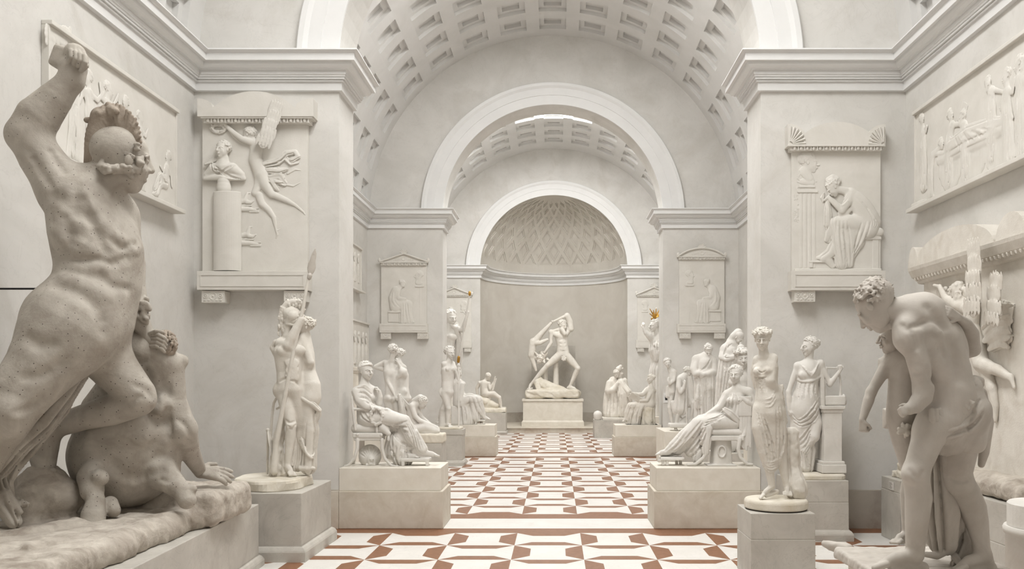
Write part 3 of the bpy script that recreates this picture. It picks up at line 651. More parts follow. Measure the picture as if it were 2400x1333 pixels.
# raised platform before the apse
b = MB(); b.box(XL, XR, 32.5, D3, 0, .17); b.box(PL, PR, D3, D3 + RA, 0, .17); b.box(XL, XR, 32.45, 32.8, .17, .205, .008); b.box(PL, PR, 32.7, D3 + RA, .17, .204)
struct(b.build('floor_step', M['ped_beige']))
# inlaid floor: squares of white marble with red trapezia on two sides, turned in alternate squares
W = 0.846; b = MB(); NC = 6
def cell(x0, y0, turned):
    q = .25 * W; P = [(x0, y0), (x0 + W, y0), (x0 + W, y0 + W), (x0, y0 + W)]; I = [(x0 + q, y0 + q), (x0 + W - q, y0 + q), (x0 + W - q, y0 + W - q), (x0 + q, y0 + W - q)]
    z = lambda p: (p[0], p[1], 0.0)
    for k in range(4):
        b.quad(z(P[k]), z(P[(k + 1) % 4]), z(I[(k + 1) % 4]), z(I[k]), 1 if (k % 2 == 1) == turned else 0)
    b.quad(*[z(p) for p in I], 0)
def rows(y0, n, step, first):
    for r in range(n):
        for c in range(-NC, NC + 1):
            y = y0 + r * W if step > 0 else y0 - (r + 1) * W
            cell(CX - .012 + (c - .5) * W, y, ((c + r) % 2 == 0) == first)
def band(y0, y1, mi):
    b.quad((XL - .5, y0, 0), (XR + .5, y0, 0), (XR + .5, y1, 0), (XL - .5, y1, 0), mi)
rows(11.546, 18, -1, False)
for a, c, m in ((11.546, 11.9, 1), (11.9, 12.73, 0), (12.73, 13.15, 1)): band(a, c, m)
rows(13.15, 11, 1, True)
e = 13.15 + 11 * W
for a, c, m in ((e, e + .35, 1), (e + .35, e + 1.2, 0), (e + 1.2, e + 1.55, 1)): band(a, c, m)
rows(e + 1.55, 11, 1, False); band(e + 1.55 + 11 * W, 37.2, 0)
struct(b.build('floor', [M['white_marble'], M['red_marble']]))
# ------------------------------------------------------------------ hero and centaur, the great group at the left
def pedestal(name, label, cat, x0, x1, y0, y1, z0, z1, m, plinth=0.0, foot=.03, cap=0.0, capo=.03, rot=0.0, course=None, group=None):
    """a block pedestal: dado, and where the photo shows them a moulded foot, a cap slab and a joint between courses"""
    cx, cy = (x0 + x1) / 2, (y0 + y1) / 2; t = thing(name, label, cat, (cx, cy, z0), group); a, c = (x1 - x0) / 2, (y1 - y0) / 2; h = z1 - z0; zb, zt = plinth, h - cap
    def loc(mb, nm, mm):
        o = mb.build(nm, mm); o.parent = t; return o
    b = MB()
    if course:
        zc = zb + (zt - zb) * course; b.box(-a, a, -c, c, zb, zc - .002, .006); b.box(-a + .002, a - .002, -c + .002, c - .002, zc + .002, zt, .006); b.box(-a + .006, a - .006, -c + .006, c - .006, zc - .01, zc + .01)
    else: b.box(-a, a, -c, c, zb, zt, .008)
    loc(b, 'dado', m)
    if plinth:
        b = MB(); r = [(-a, -c), (a, -c), (a, c), (-a, c)]; p = [(0.004, plinth + .01), (.006, plinth), (foot * .5, plinth - .012), (foot * .85, plinth - .04), (foot, plinth - .06), (foot, 0)]
        mid = [(-a, 0)] + r + [(-a, 0)]; b.sweep([(-a, 0), (-a, -c), (a, -c), (a, c), (-a, c), (-a, 0)][::1], p); b.box(-a - foot + .001, a + foot - .001, -c - foot + .001, c + foot - .001, 0.001, plinth - .065); loc(b, 'foot_moulding', m)
    if cap:
        b = MB(); b.box(-a - capo, a + capo, -c - capo, c + capo, zt, h, .006); loc(b, 'cap_slab', m)
    t.rotation_euler = (0, 0, rot); return t
pedestal('pedestal', 'long grey block pedestal under the huge hero and centaur group', 'pedestal', -4.72, -3.16, 3.9, 9.5, 0, .69, M['ped_grey'], .12, .05, rot=radians(3.3))
if want('theseus'):
    st = Stat('plaster_group', 'huge plaster group of a helmeted hero raising his fist over a fallen centaur', 'statue', 7.2, (300, 1230), floor=.692)
    H = 150
    g = st.part(3.0)
    # torso, seen from behind on his right side
    g.chain([(205, 480, 0), (222, 580, 0), (228, 660, 5), (205, 740, 0)], [72, 80, 78, 92], k=40); g.chain([(240, 500, 60), (262, 590, 45), (258, 670, 35), (240, 750, 40)], [62, 68, 64, 62], k=40)
    g.chain([(175, 470, -20), (178, 540, -35), (190, 620, -25)], [62, 58, 50], k=30)
    g.chain([(150, 440, -10), (215, 445, 20), (275, 500, 80)], [52, 52, 44], k=30)
    g.chain([(276, 372, 20), (245, 430, 18), (215, 490, 25)], [38, 40, 58], k=25)
    g.chain([(160, 440, 0), (200, 430, 10), (240, 425, 10)], [40, 36, 30], k=30)
    # raised right arm
    g.chain([(152, 452, -10), (128, 415, -20), (98, 372, -30), (70, 325, -40)], [56, 52, 49, 44], k=22)
    g.chain([(66, 312, -40), (90, 275, -38), (128, 232, -35), (166, 188, -30)], [44, 47, 37, 26], k=20); g.ball((48, 318, -40), 26, k=20)
    g.chain([(168, 188, -30), (172, 160, -28)], [27, 30], k=12)
    g.box((152, 140, -20), (22, 26, 26), roll=20, rnd=8, k=8); g.ball((177, 126, -34), 23, k=5)
    # left arm reaching to the throat
    g.chain([(278, 520, 90), (302, 620, 130), (305, 690, 120)], [42, 36, 32], k=20); g.chain([(305, 690, 120), (318, 740, 120), (346, 786, 130)], [32, 28, 16], k=14); g.chain([(346, 786, 130), (362, 800, 130), (378, 806, 128)], [16, 18, 14], k=6)
    # hips and near leg thrust back
    g.chain([(175, 745, -40), (150, 790, -60)], [98, 92], k=45); g.ell((128, 755, -10), (64, 72, 80), k=40); g.ell((232, 745, 50), (55, 75, 60), k=30)
    g.chain([(165, 780, -60), (108, 848, -95), (52, 918, -125), (4, 988, -150)], [97, 80, 67, 57], k=30)
    g.chain([(4, 985, -150), (-35, 1050, -150), (-62, 1120, -140), (-75, 1180, -140)], [56, 54, 40, 28], k=16)
    foot(g, (-75, 1185, -140), (-40, 1232, -150), 150); g.ball((22, 962, -178), 26, k=20)
    # far leg kneeling on the centaur
    g.chain([(222, 800, 40), (270, 866, 55), (322, 922, 60)], [70, 52, 40], k=26); g.ball((338, 940, 56), 26, k=14)
    g.chain([(322, 944, 62), (262, 960, 70), (195, 978, 75), (128, 1000, 80)], [33, 37, 30, 26], k=12)
    g.chain([(112, 998, 80), (100, 1050, 75), (104, 1098, 60)], [31, 34, 24], k=16)
    for i in range(4): g.ball((88 + 12 * i, 1104, 46), 9, k=4)
    # muscles: shoulder blade, spine, ribs, flank, buttock
    for P_, r, k in (([(118, 455), (150, 470), (176, 500)], 7, 18), ([(182, 432), (178, 465), (186, 492), (214, 508)], 8, 20), ([(200, 470), (226, 540), (250, 590)], 6, 18), ([(122, 590), (160, 612), (208, 606)], 6, 18),
                     ([(228, 606), (262, 618), (300, 604)], 5, 16), ([(136, 668), (176, 682), (216, 708), (238, 736), (244, 775)], 9, 22), ([(150, 510), (165, 560), (150, 590)], 6, 18), ([(262, 560), (290, 580), (318, 572)], 5, 14),
                     ([(66, 790), (90, 806), (126, 808)], 6, 20), ([(60, 884), (96, 880), (150, 850)], 5, 20), ([(40, 966), (70, 958), (96, 934)], 5, 16), ([(235, 640), (262, 668), (300, 676)], 5, 16), ([(118, 352), (140, 388), (150, 402)], 5, 14), ([(66, 352), (92, 396), (118, 436)], 4, 14), ([(316, 902), (342, 912), (356, 930)], 4, 12), ([(300, 952), (318, 934), (330, 930)], 4, 10)):
        g.stroke(P_, .8 * r, True, k=1.1 * k, lift=.55 * r)
    for P_, r, k in (([(196, 452), (236, 520), (282, 560)], 8, 20), ([(128, 540), (168, 580), (215, 590)], 7, 20), ([(150, 650), (200, 668), (250, 700)], 9, 22), ([(300, 580), (316, 590), (324, 580)], 7, 14), ([(176, 560), (206, 578)], 6, 14), ([(166, 622), (206, 632), (240, 628)], 7, 20)):
        g.stroke(P_, .8 * r, False, k=1.1 * k, lift=-.75 * r)
    rn = np.random.default_rng(4)
    for i in range(26): p = A3((212 + rn.random() * 24, 812 + rn.random() * 46, -46 + rn.random() * 40)); g.chain([p, p + rn.normal(size=3) * 6], [6.5, 4], k=2)
    for i in range(34): p = A3((318 + rn.random() * 24, 698 + rn.random() * 50, 92 + rn.random() * 24)); g.chain([p, p + A3((8, 5, -4)) * rn.random() + rn.normal(size=3) * 3, p + A3((12, 12, 0)) * rn.random()], [6.5, 6, 4], k=2)
    fig = head(g, (286, 372, 22), H, 112, 6, 0, None, neck=(236, 440, 20))
    o = st.put(g, 'hero_figure', M['plaster_old'])
    g = st.part(1.3)                             # fingers of both hands, closed
    for i in range(4): x, y = 158 + 10.5 * i, 116 + 4.2 * i; g.chain([(x + 4, y - 8, -40), (x + 9, y + 4, -58), (x + 10, y + 18, -62), (x + 5, y + 30, -52), (x - 1, y + 32, -42)], [5.4, 6, 5.8, 5.4, 4.6], k=1.2)
    g.chain([(186, 118, -30), (199, 134, -42), (201, 154, -50), (190, 166, -52)], [8, 7.5, 7, 5.5], k=2); g.ball((174, 124, -36), 22, k=3)
    o2 = st.put(g, 'clenched_fingers', M['plaster_old']); o2.parent = o
    g = st.part(1.2)
    for i in range(4): x, y = 360 - 2 * i, 786 + 8.5 * i; g.chain([(x, y, 116), (x + 13, y - 1, 104), (x + 24, y + 5, 104), (x + 31, y + 13, 112)], [5.4, 5, 4.6, 3.8], k=1)
    g.chain([(352, 782, 118), (366, 776, 108), (380, 778, 106)], [6.5, 5.5, 4.4], k=1.5)
    o2 = st.put(g, 'gripping_fingers', M['plaster_old']); o2.parent = o
    # helmet
    g = st.part(2.2)
    g.ell((285, 354, 22), (40, 43, 46), k=0); g.ell((298, 366, 20), (36, 30, 44), k=8)
    g.chain([(208, 398, 24), (240, 396, -8), (282, 400, -22), (322, 394, 0)], [9, 8, 8, 9], k=3)
    for i in range(46):
        t = rn.random(); p = A3((206 + 118 * t, 388 + 10 * rn.random() + 8 * t * (1 - t), 14 - 225 * t * (1 - t) + 12 * rn.random())); g.chain([p, p + rn.normal(size=3) * 7], [9, 6], k=2)
    for a in range(14): g.chain([(306 + 8 * cos(a * .62) * (1 - a / 16), 366 + 8 * sin(a * .62) * (1 - a / 16), -24), (306 + 8 * cos((a + 1) * .62) * (1 - (a + 1) / 16), 366 + 8 * sin((a + 1) * .62) * (1 - (a + 1) / 16), -24)], 3.4, k=1)
    for i in range(22): p = A3((314 + rn.random() * 16, 372 + 26 * rn.random(), -14 + 30 * rn.random())); g.chain([p, p + rn.normal(size=3) * 6], [8, 5], k=2)
    for i in range(9): g.ball((318 + 3 * (i % 3), 338 + 6 * (i // 3), -14 + 9 * (i % 2)), 5, k=2)
    for i in range(20): a = radians(200 + 150 * i / 19); b = radians(200 + 150 * (i + 1) / 19); g.chain([(282 + 46 * cos(a), 334 + 44 * sin(a), 10), (282 + 46 * cos(b), 334 + 44 * sin(b), 10)], 5.5, k=2)
    hm = st.put(g, 'helmet', M['plaster_old'])
    g = st.part(2.0)
    for i in range(27):                          # the fan of bristles
        a = radians(172 + 192 * i / 26); ro = 1 - .06 * abs(i - 10) / 12 + rn.random() * .05; p0 = (277 + 33 * cos(a), 345 + 38 * sin(a)); e = (268 + 66 * ro * cos(a), 336 + 90 * ro * sin(a))
        for q in (0, 13, 26): g.chain([(*p0, q + 4), (*lerp((*p0, 0), (*e, 0), .55)[:2], q + rn.random() * 4), (*e, q + rn.random() * 8)], [3.2, 4.0, 3.6], k=1)
    g.chain([(277 + 44 * cos(radians(a)), 345 + 52 * sin(radians(a)), 16) for a in range(176, 364, 12)], [12] * 16, k=2)
    for i in range(70):
        t = rn.random(); p = A3((216 + 14 * rn.random() - 8 * t + 22 * (1 - t), 290 + 108 * t, 2 + 34 * rn.random())); g.chain([p, p + A3((rn.normal() * 3, 14, rn.normal() * 3))], [7, 5.5], k=2)
    for i in range(26):
        t = rn.random(); p = A3((224 + 40 * t, 284 - 30 * t ** .6, 2 + 30 * rn.random())); g.chain([p, p + rn.normal(size=3) * 8], [9, 7], k=3)
    g.chain([(238, 275, 16), (222, 330, 16), (212, 396, 18)], [24, 21, 15], k=6)
    for i in range(40): t = rn.random(); p = A3((204 + 16 * rn.random() + 20 * (1 - t), 300 + 100 * t, -6 + 10 * rn.random())); g.chain([p, p + A3((2 * rn.normal(), 12, 2))], [4.2, 3], k=1)
    cr = st.put(g, 'helmet_crest', M['crest']); cr.parent = hm
    # cloak hanging between the legs
    g = st.part(2.4)
    g.chain([(196, 862, 10), (150, 925, -20), (96, 990, -60), (40, 1036, -90), (-8, 1090, -100)], [16, 20, 24, 26, 26], fold=(9, .3, .5), k=4); g.chain([(190, 876, 20), (140, 960, -10), (74, 1030, -50), (18, 1092, -70), (-20, 1150, -80)], [10, 16, 20, 22, 24], fold=(7, .3, 1.0), k=4)
    g.chain([(66, 1030, -50), (40, 1078, -60), (16, 1130, -70), (20, 1172, -75), (62, 1182, -85)], [10, 14, 13, 13, 7], fold=(5, .3, 0), k=4); g.chain([(-10, 1120, -80), (10, 1180, -95), (34, 1222, -100)], [22, 20, 14], fold=(6, .3, 0), k=4); g.chain([(12, 1160, -95), (48, 1200, -100)], [16, 6], k=6)
    st.put(g, 'cloak', M['plaster_old'])
    # the centaur
    g = st.part(3.0)
    g.chain([(318, 822, 150), (352, 880, 165), (352, 938, 175), (316, 1010, 190), (292, 1072, 200)], [50, 46, 50, 104, 118], k=34); g.chain([(292, 800, 150), (345, 822, 150), (392, 852, 160)], [40, 40, 34], k=26)
    g.chain([(270, 905, 150), (240, 960, 170), (225, 1060, 190)], [38, 46, 52], k=30); g.ell((378, 952, 130), (26, 30, 26), k=14); g.chain([(382, 960, 170), (380, 1040, 180), (385, 1100, 190)], [34, 42, 36], k=20)
    g.chain([(404, 862, 165), (412, 940, 165), (430, 1006, 160)], [26, 24, 30], k=14); g.chain([(430, 1006, 160), (443, 1056, 220), (470, 1107, 296)], [30, 24, 14], k=10); g.ball((425, 846, 175), 16, k=8)
    gh = st.part(1.4); hand(gh, (466, 1106, 292), (1, .08, .1), (0, -.72, -.7), 84, curl=.1, mirror=1, spread=.34)
    g.chain([(212, 1118, 60), (216, 1150, 40), (224, 1170, 30)], [28, 26, 19], k=8); g.chain([(224, 1174, 28), (219, 1206, 15), (216, 1236, 5)], [20, 27, 27], k=5); g.ball((238, 1120, 40), 16, k=8); g.chain([(250, 1090, 120), (214, 1120, 70)], [34, 26], k=14)
    g.chain([(378, 1110, 150), (402, 1130, 130), (432, 1156, 120)], [40, 28, 20], k=12); g.chain([(432, 1156, 120), (438, 1172, 112)], [24, 21], k=4); g.ball((452, 1146, 120), 10, k=4); g.chain([(258, 1180, 60), (266, 1196, 50)], [18, 16], k=6)
    for P_, r, k in (([(330, 850), (352, 900), (366, 945)], 6, 18), ([(352, 972), (378, 982), (398, 962)], 6, 14), ([(395, 905), (392, 960), (400, 1010)], 5, 12), ([(300, 1030), (330, 1055), (352, 1040)], 5, 18), ([(262, 1085), (310, 1120), (380, 1100)], 5, 20), ([(410, 1110), (396, 1126), (378, 1124)], 4, 10), ([(420, 985), (436, 1000), (446, 1020)], 4, 10), ([(300, 830), (330, 846), (352, 838)], 5, 14)): g.stroke(P_, .8 * r, True, k=1.1 * k, lift=.55 * r)
    for P_, r, k in (([(216, 1010), (212, 1070), (230, 1120)], 9, 26), ([(378, 1010), (396, 1060), (398, 1100)], 8, 22), ([(290, 1010), (330, 1030), (352, 1012)], 7, 22), ([(436, 960), (452, 1010), (456, 1040)], 6, 12)): g.stroke(P_, .8 * r, False, k=1.1 * k, lift=-.75 * r)
    ch = A3((386, 806, 150)); g.ball(ch, 27, k=4); g.chain([ch, (350, 815, 155)], [24, 28], k=10)
    cf = st.put(g, 'centaur_figure', M['plaster_old']); hd = st.put(gh, 'centaur_hand', M['plaster_old']); hd.parent = cf; g = st.part(1.2); g.ball(ch, 25, k=2)
    for i in range(170):
        v = nrm(rn.normal(size=3)); p = ch + v * 26 * A3((1, 1.1, 1)); w_ = nrm(np.cross(v, rn.normal(size=3))); g.chain([p, p + w_ * 5 + v * 2, p + w_ * 6 + np.cross(v, w_) * 5], [4, 3.6, 2.4], k=.8)
    hr = st.put(g, 'centaur_hair', M['crest']); hr.parent = cf
    # rocky base
    g = st.part(4.5)
    def on(x, y, z): return (VX + x / y * F, VY - (z - CH) / y * F, (y - 7.2) / g.sc)
    g.box(on(-4.04, 6.75, .78), (.76 / g.sc, .115 / g.sc, 2.08 / g.sc), rnd=24); g.box(on(-4.0, 8.42, .87), (.72 / g.sc, .14 / g.sc, .42 / g.sc), rnd=22, k=30)
    for y, w in ((5.0, -3.36), (5.7, -3.3), (6.5, -3.28), (7.3, -3.3), (8.1, -3.28)): g.chain([on(w - .12, y, .76), on(w - .14, y + .3, .79)], [30, 28], k=24)
    g.chain([(96, 1150, 60), (130, 1160, 50)], [54, 46], k=26); g.chain([(105, 1128, 60), (60, 1190, 0)], [40, 40], k=26); g.ball((150, 1170, 60), 40, k=24); g.chain([(20, 1290, -150), (110, 1262, -80), (180, 1240, -20)], [34, 30, 26], k=26)
    for i in range(26): p = on(-4.7 + 1.35 * rn.random(), 4.9 + 3.8 * rn.random(), .84 + .03 * rn.random()); g.chain([p, A3(p) + A3((30 * rn.normal(), 4 * rn.normal(), 30 * rn.normal()))], [9, 6], k=16)
    g.noise(3.2, .07, 3); g.noise(1.8, .3, 5)
    st.put(g, 'rock_base', M['rock'])
# ------------------------------------------------------------------ bent man and winged youth, the near group at the right
pedestal('pedestal', 'beige block pedestal cut by the lower right edge under the bent man', 'pedestal', 2.06, 2.95, 4.75, 6.02, 0, .83, M['base'])
if want('icarus'):
    st = Stat('plaster_group', 'plaster group of a stooping man with a loincloth before a nude youth', 'statue', 5.3, (2200, 1333), floor=.832); m = M['plaster_dusty']
    g = st.part(2.2); H = 106
    g.chain([(2106, 727, 0), (2130, 726, 0), (2160, 730, 0)], [31, 36, 42], k=20)
    g.chain([(2166, 738, 10), (2192, 800, 12), (2222, 868, 10), (2238, 930, 5)], [44, 58, 50, 46], k=30); g.chain([(2150, 750, -10), (2170, 806, -14), (2200, 868, -10), (2216, 930, -5)], [44, 44, 40, 40], k=30)
    g.ell((2195, 742, 22), (38, 46, 34), roll=-40, k=20); g.ell((2235, 800, 30), (26, 56, 34), roll=-20, k=20)
    g.chain([(2122, 772, -34), (2126, 796, -44)], [30, 30], k=18)
    g.chain([(2126, 792, -44), (2146, 828, -50), (2156, 866, -52), (2164, 910, -48)], [28, 25, 24, 22], k=12)
    g.chain([(2164, 908, -48), (2162, 930, -52), (2146, 950, -56), (2132, 958, -60)], [22, 23, 19, 14], k=10); hand(g, (2138, 956, -60), (-1, .35, -.25), (-.2, -.3, -1), 50, curl=1.0, mirror=-1)
    g.chain([(2230, 930, 0), (2214, 985, -14), (2180, 1010, -20)], [44, 44, 38], k=24)
    limb(g, (2188, 990, -20), (2146, 1108, -40), (2144, 1300, -30), H, [.38, .33, .27, .29, .19], k=.12, bow=(.07, 0, .03)); g.ball((2134, 1112, -52), 18, k=12)
    foot(g, (2146, 1300, -32), (2046, 1330, -52), 118, heel=(2162, 1330, -24))
    g.chain([(2248, 985, 12), (2247, 1053, 14), (2243, 1105, 20), (2246, 1128, 24)], [46, 42, 34, 32], k=16); g.chain([(2246, 1126, 24), (2264, 1155, 30), (2279, 1190, 34), (2289, 1222, 34), (2298, 1265, 30), (2302, 1304, 28)], [31, 32, 31, 26, 20, 19], k=10)
    foot(g, (2304, 1306, 26), (2236, 1338, 0), 118, heel=(2320, 1332, 34)); g.chain([(2304, 1300, 28), (2318, 1330, 34)], [19, 15], k=8)
    hp(st, g, m, (2052, 718, 0), 108, -116, 41, 0, 'short', seed=5, neck=(2116, 732, 0))
    g.chain([(2046, 760, -8), (2062, 770, -6), (2080, 764, -6)], [9, 11, 10], k=8)
    for P_, r, k in (([(2112, 760), (2126, 770), (2142, 764)], 3, 12), ([(2138, 778), (2146, 800), (2148, 818)], 3.5, 12), ([(2148, 764), (2172, 752), (2196, 752)], 3, 12), ([(2176, 720), (2206, 760), (2236, 830), (2248, 890)], 5, 22), ([(2190, 830), (2202, 812), (2212, 836)], 3.5, 14), ([(2172, 870), (2186, 890), (2208, 900)], 3, 14), ([(2134, 868), (2150, 876), (2166, 872)], 2.5, 10), ([(2130, 1100), (2150, 1120), (2164, 1104)], 2.5, 10), ([(2230, 1120), (2250, 1128), (2270, 1124)], 2.5, 10)): g.stroke(P_, r, True, k=k, lift=.4 * r)
    for P_, r, k in (([(2158, 780), (2184, 776), (2206, 786)], 6, 20), ([(2176, 800), (2192, 850), (2200, 890)], 6, 20), ([(2152, 830), (2160, 852), (2158, 880)], 5, 14)): g.stroke(P_, r, False, k=k, lift=-.6 * r)
    st.put(g, 'man_figure', m)
    g = st.part(2.2)                             # loincloth
    g.chain([(2214, 952, -4), (2205, 1000, -8), (2212, 1030, -4)], [42, 50, 36], k=16, fold=(9, .05, .2)); g.chain([(2262, 915, 14), (2262, 970, 14), (2252, 1018, 12)], [38, 56, 52], k=20, fold=(9, .05, .8)); g.chain([(2286, 960, 20), (2284, 1020, 20)], [30, 30], k=16)
    g.box((2246, 1035, 10), (46, 20, 44), rnd=14, k=14)
    g.stroke([(2198, 948), (2230, 932), (2264, 912), (2282, 894)], 6, k=3); g.stroke([(2200, 956), (2232, 941), (2262, 926), (2288, 904)], 4, True, k=2)
    g.chain([(2236, 938, -36), (2262, 930, -40), (2278, 936, -34)], [7, 9, 6], k=3); g.chain([(2236, 944, -40), (2258, 950, -44), (2278, 958, -36)], [6, 9, 5], k=3); g.chain([(2262, 934, -42), (2274, 946, -40), (2278, 956, -36)], [8, 9, 6], k=3); g.stroke([(2240, 942), (2260, 942), (2272, 948)], 3, True, k=2)
    for q in (0, 1, 2): g.stroke([(2176 + 6 * q, 1012 + 8 * q), (2226 + 4 * q, 1008 + 8 * q), (2274 + 4 * q, 990 + 8 * q), (2304, 955 + 12 * q)], 3.4, q == 1, k=4)
    g.stroke([(2186, 1000), (2226, 994), (2268, 972), (2297, 936)], 5, True, k=2); g.stroke([(2184, 994), (2226, 985), (2262, 966), (2290, 934)], 3.4, k=2); g.stroke([(2202, 960), (2240, 962), (2284, 966)], 3, True, k=3)
    g.chain([(2183, 960, -50), (2184, 982, -54), (2190, 997, -54)], [6, 7, 4], k=2); g.chain([(2193, 960, -52), (2195, 984, -55), (2200, 997, -54)], [5, 6, 4], k=2); g.chain([(2202, 960, -50), (2208, 982, -52), (2214, 994, -50)], [6, 7, 4], k=2); g.chain([(2286, 888, 10), (2298, 892, 6), (2300, 900, 6)], [9, 9, 7], k=4)
    g.chain([(2300, 920, 24), (2312, 990, 30), (2306, 1060, 36), (2300, 1088, 40)], [12, 16, 12, 8], k=6)
    st.put(g, 'loincloth', m)
    g = st.part(2.4)                             # cloth falling between the legs
    g.chain([(2196, 1040, 40), (2200, 1120, 52), (2206, 1200, 56), (2210, 1270, 58)], [22, 26, 34, 26], fold=(9, .28, .4), k=4); g.chain([(2222, 1060, 60), (2236, 1150, 70), (2244, 1220, 76), (2226, 1280, 74)], [20, 26, 26, 14], fold=(7, .25, 1.2), k=6)
    g.chain([(2264, 1230, 80), (2268, 1270, 80), (2250, 1310, 70), (2236, 1322, 60)], [14, 20, 16, 8], fold=(5, .3, .3), k=4); g.chain([(2236, 1300, 60), (2250, 1322, 40), (2270, 1330, 30)], [8, 8, 6], k=3); g.chain([(2162, 1298, 40), (2196, 1302, 44), (2226, 1288, 50)], [6, 9, 8], k=4)
    st.put(g, 'hanging_cloth', m)
    g = st.part(2.2); H = 78                     # the youth
    body(g, H, (2122, 972, 74), (2136, 858, 78), (2128, 812, 80), ((2096, 826, 62), (2180, 830, 110)), ((2042, 918, 58), None), ((2021, 984, 48), None), ((2106, 978, 66), (2150, 985, 96)), ((2134, 1112, 84), (2166, 1120, 110)), ((2124, 1254, 90), (2180, 1270, 120)), front=(-.55, 0, -.85), detail=False)
    g.chain([(2112, 846, 58), (2116, 890, 56), (2112, 950, 60)], [30, 28, 30], k=18)
    hand(g, (2021, 984, 48), (.06, 1, -.1), (-.7, 0, -.7), 46, curl=1.15, mirror=1)
    g.chain([(2182, 790, 100), (2240, 830, 110), (2280, 818, 80)], [24, 20, 17], k=14); g.chain([(2280, 818, 80), (2277, 782, 52), (2265, 759, 26), (2246, 744, -16)], [17, 17, 13.5, 8.5], k=6); hand(g, (2248, 745, -18), (-1, -.5, -.3), (.1, -.3, -1), 58, curl=.1, mirror=1)
    foot(g, (2122, 1254, 90), (2096, 1272, 60), H)
    hp(st, g, m, (2093, 790, 50), 74, -84, 4, 0, 'curls', seed=9, neck=(2118, 830, 74))
    st.put(g, 'youth_figure', m)
    g = st.part(1.2)
    rn = np.random.default_rng(3)
    for i in range(9): a = 2 * pi * i / 9 + .2 * rn.normal(); r = 12 + 5 * rn.random(); g.chain([(2120, 1008, 34), (2120 + r * cos(a), 1008 + r * sin(a), 30 + 3 * rn.normal())], [8, 4.6], k=1.5)
    g.chain([(2116, 992, 36), (2120, 1010, 30), (2122, 1024, 34)], 3.4, k=1.5)
    st.put(g, 'fig_leaf', M['plaster'])
    g = st.part(2.0); g.chain([(2148, 760, -20)] , 1); g.chain([(2141, 717, -38), (2145, 715, -41), (2147, 712, -40)], [2.2, 2.5, 1.6]); g.ops = g.ops[1:]
    st.put(g, 'iron_pin', M['black'])
    g = st.part(3.0)
    on = lambda x, y, z: (VX + x / y * F, VY - (z - CH) / y * F, (y - 5.3) / g.sc)
    for y, xa, xb in ((5.0, 2.0, 2.8), (5.35, 2.06, 2.8), (5.7, 2.06, 2.8), (6.0, 2.0, 2.75)): g.chain([on(xa, y, .86), on(xb, y, .86)], [16, 16], k=30)
    g.box(on(2.42, 5.5, .862), (165, 14, 190), rnd=8, k=10); g.chain([on(2.08, 6.1, .875), on(2.0, 6.18, .885), on(1.96, 6.22, .89)], [16, 12, 8], k=14)
    g.noise(2.4, .12, 8)
    st.put(g, 'base_slab', M['plaster_dusty'])
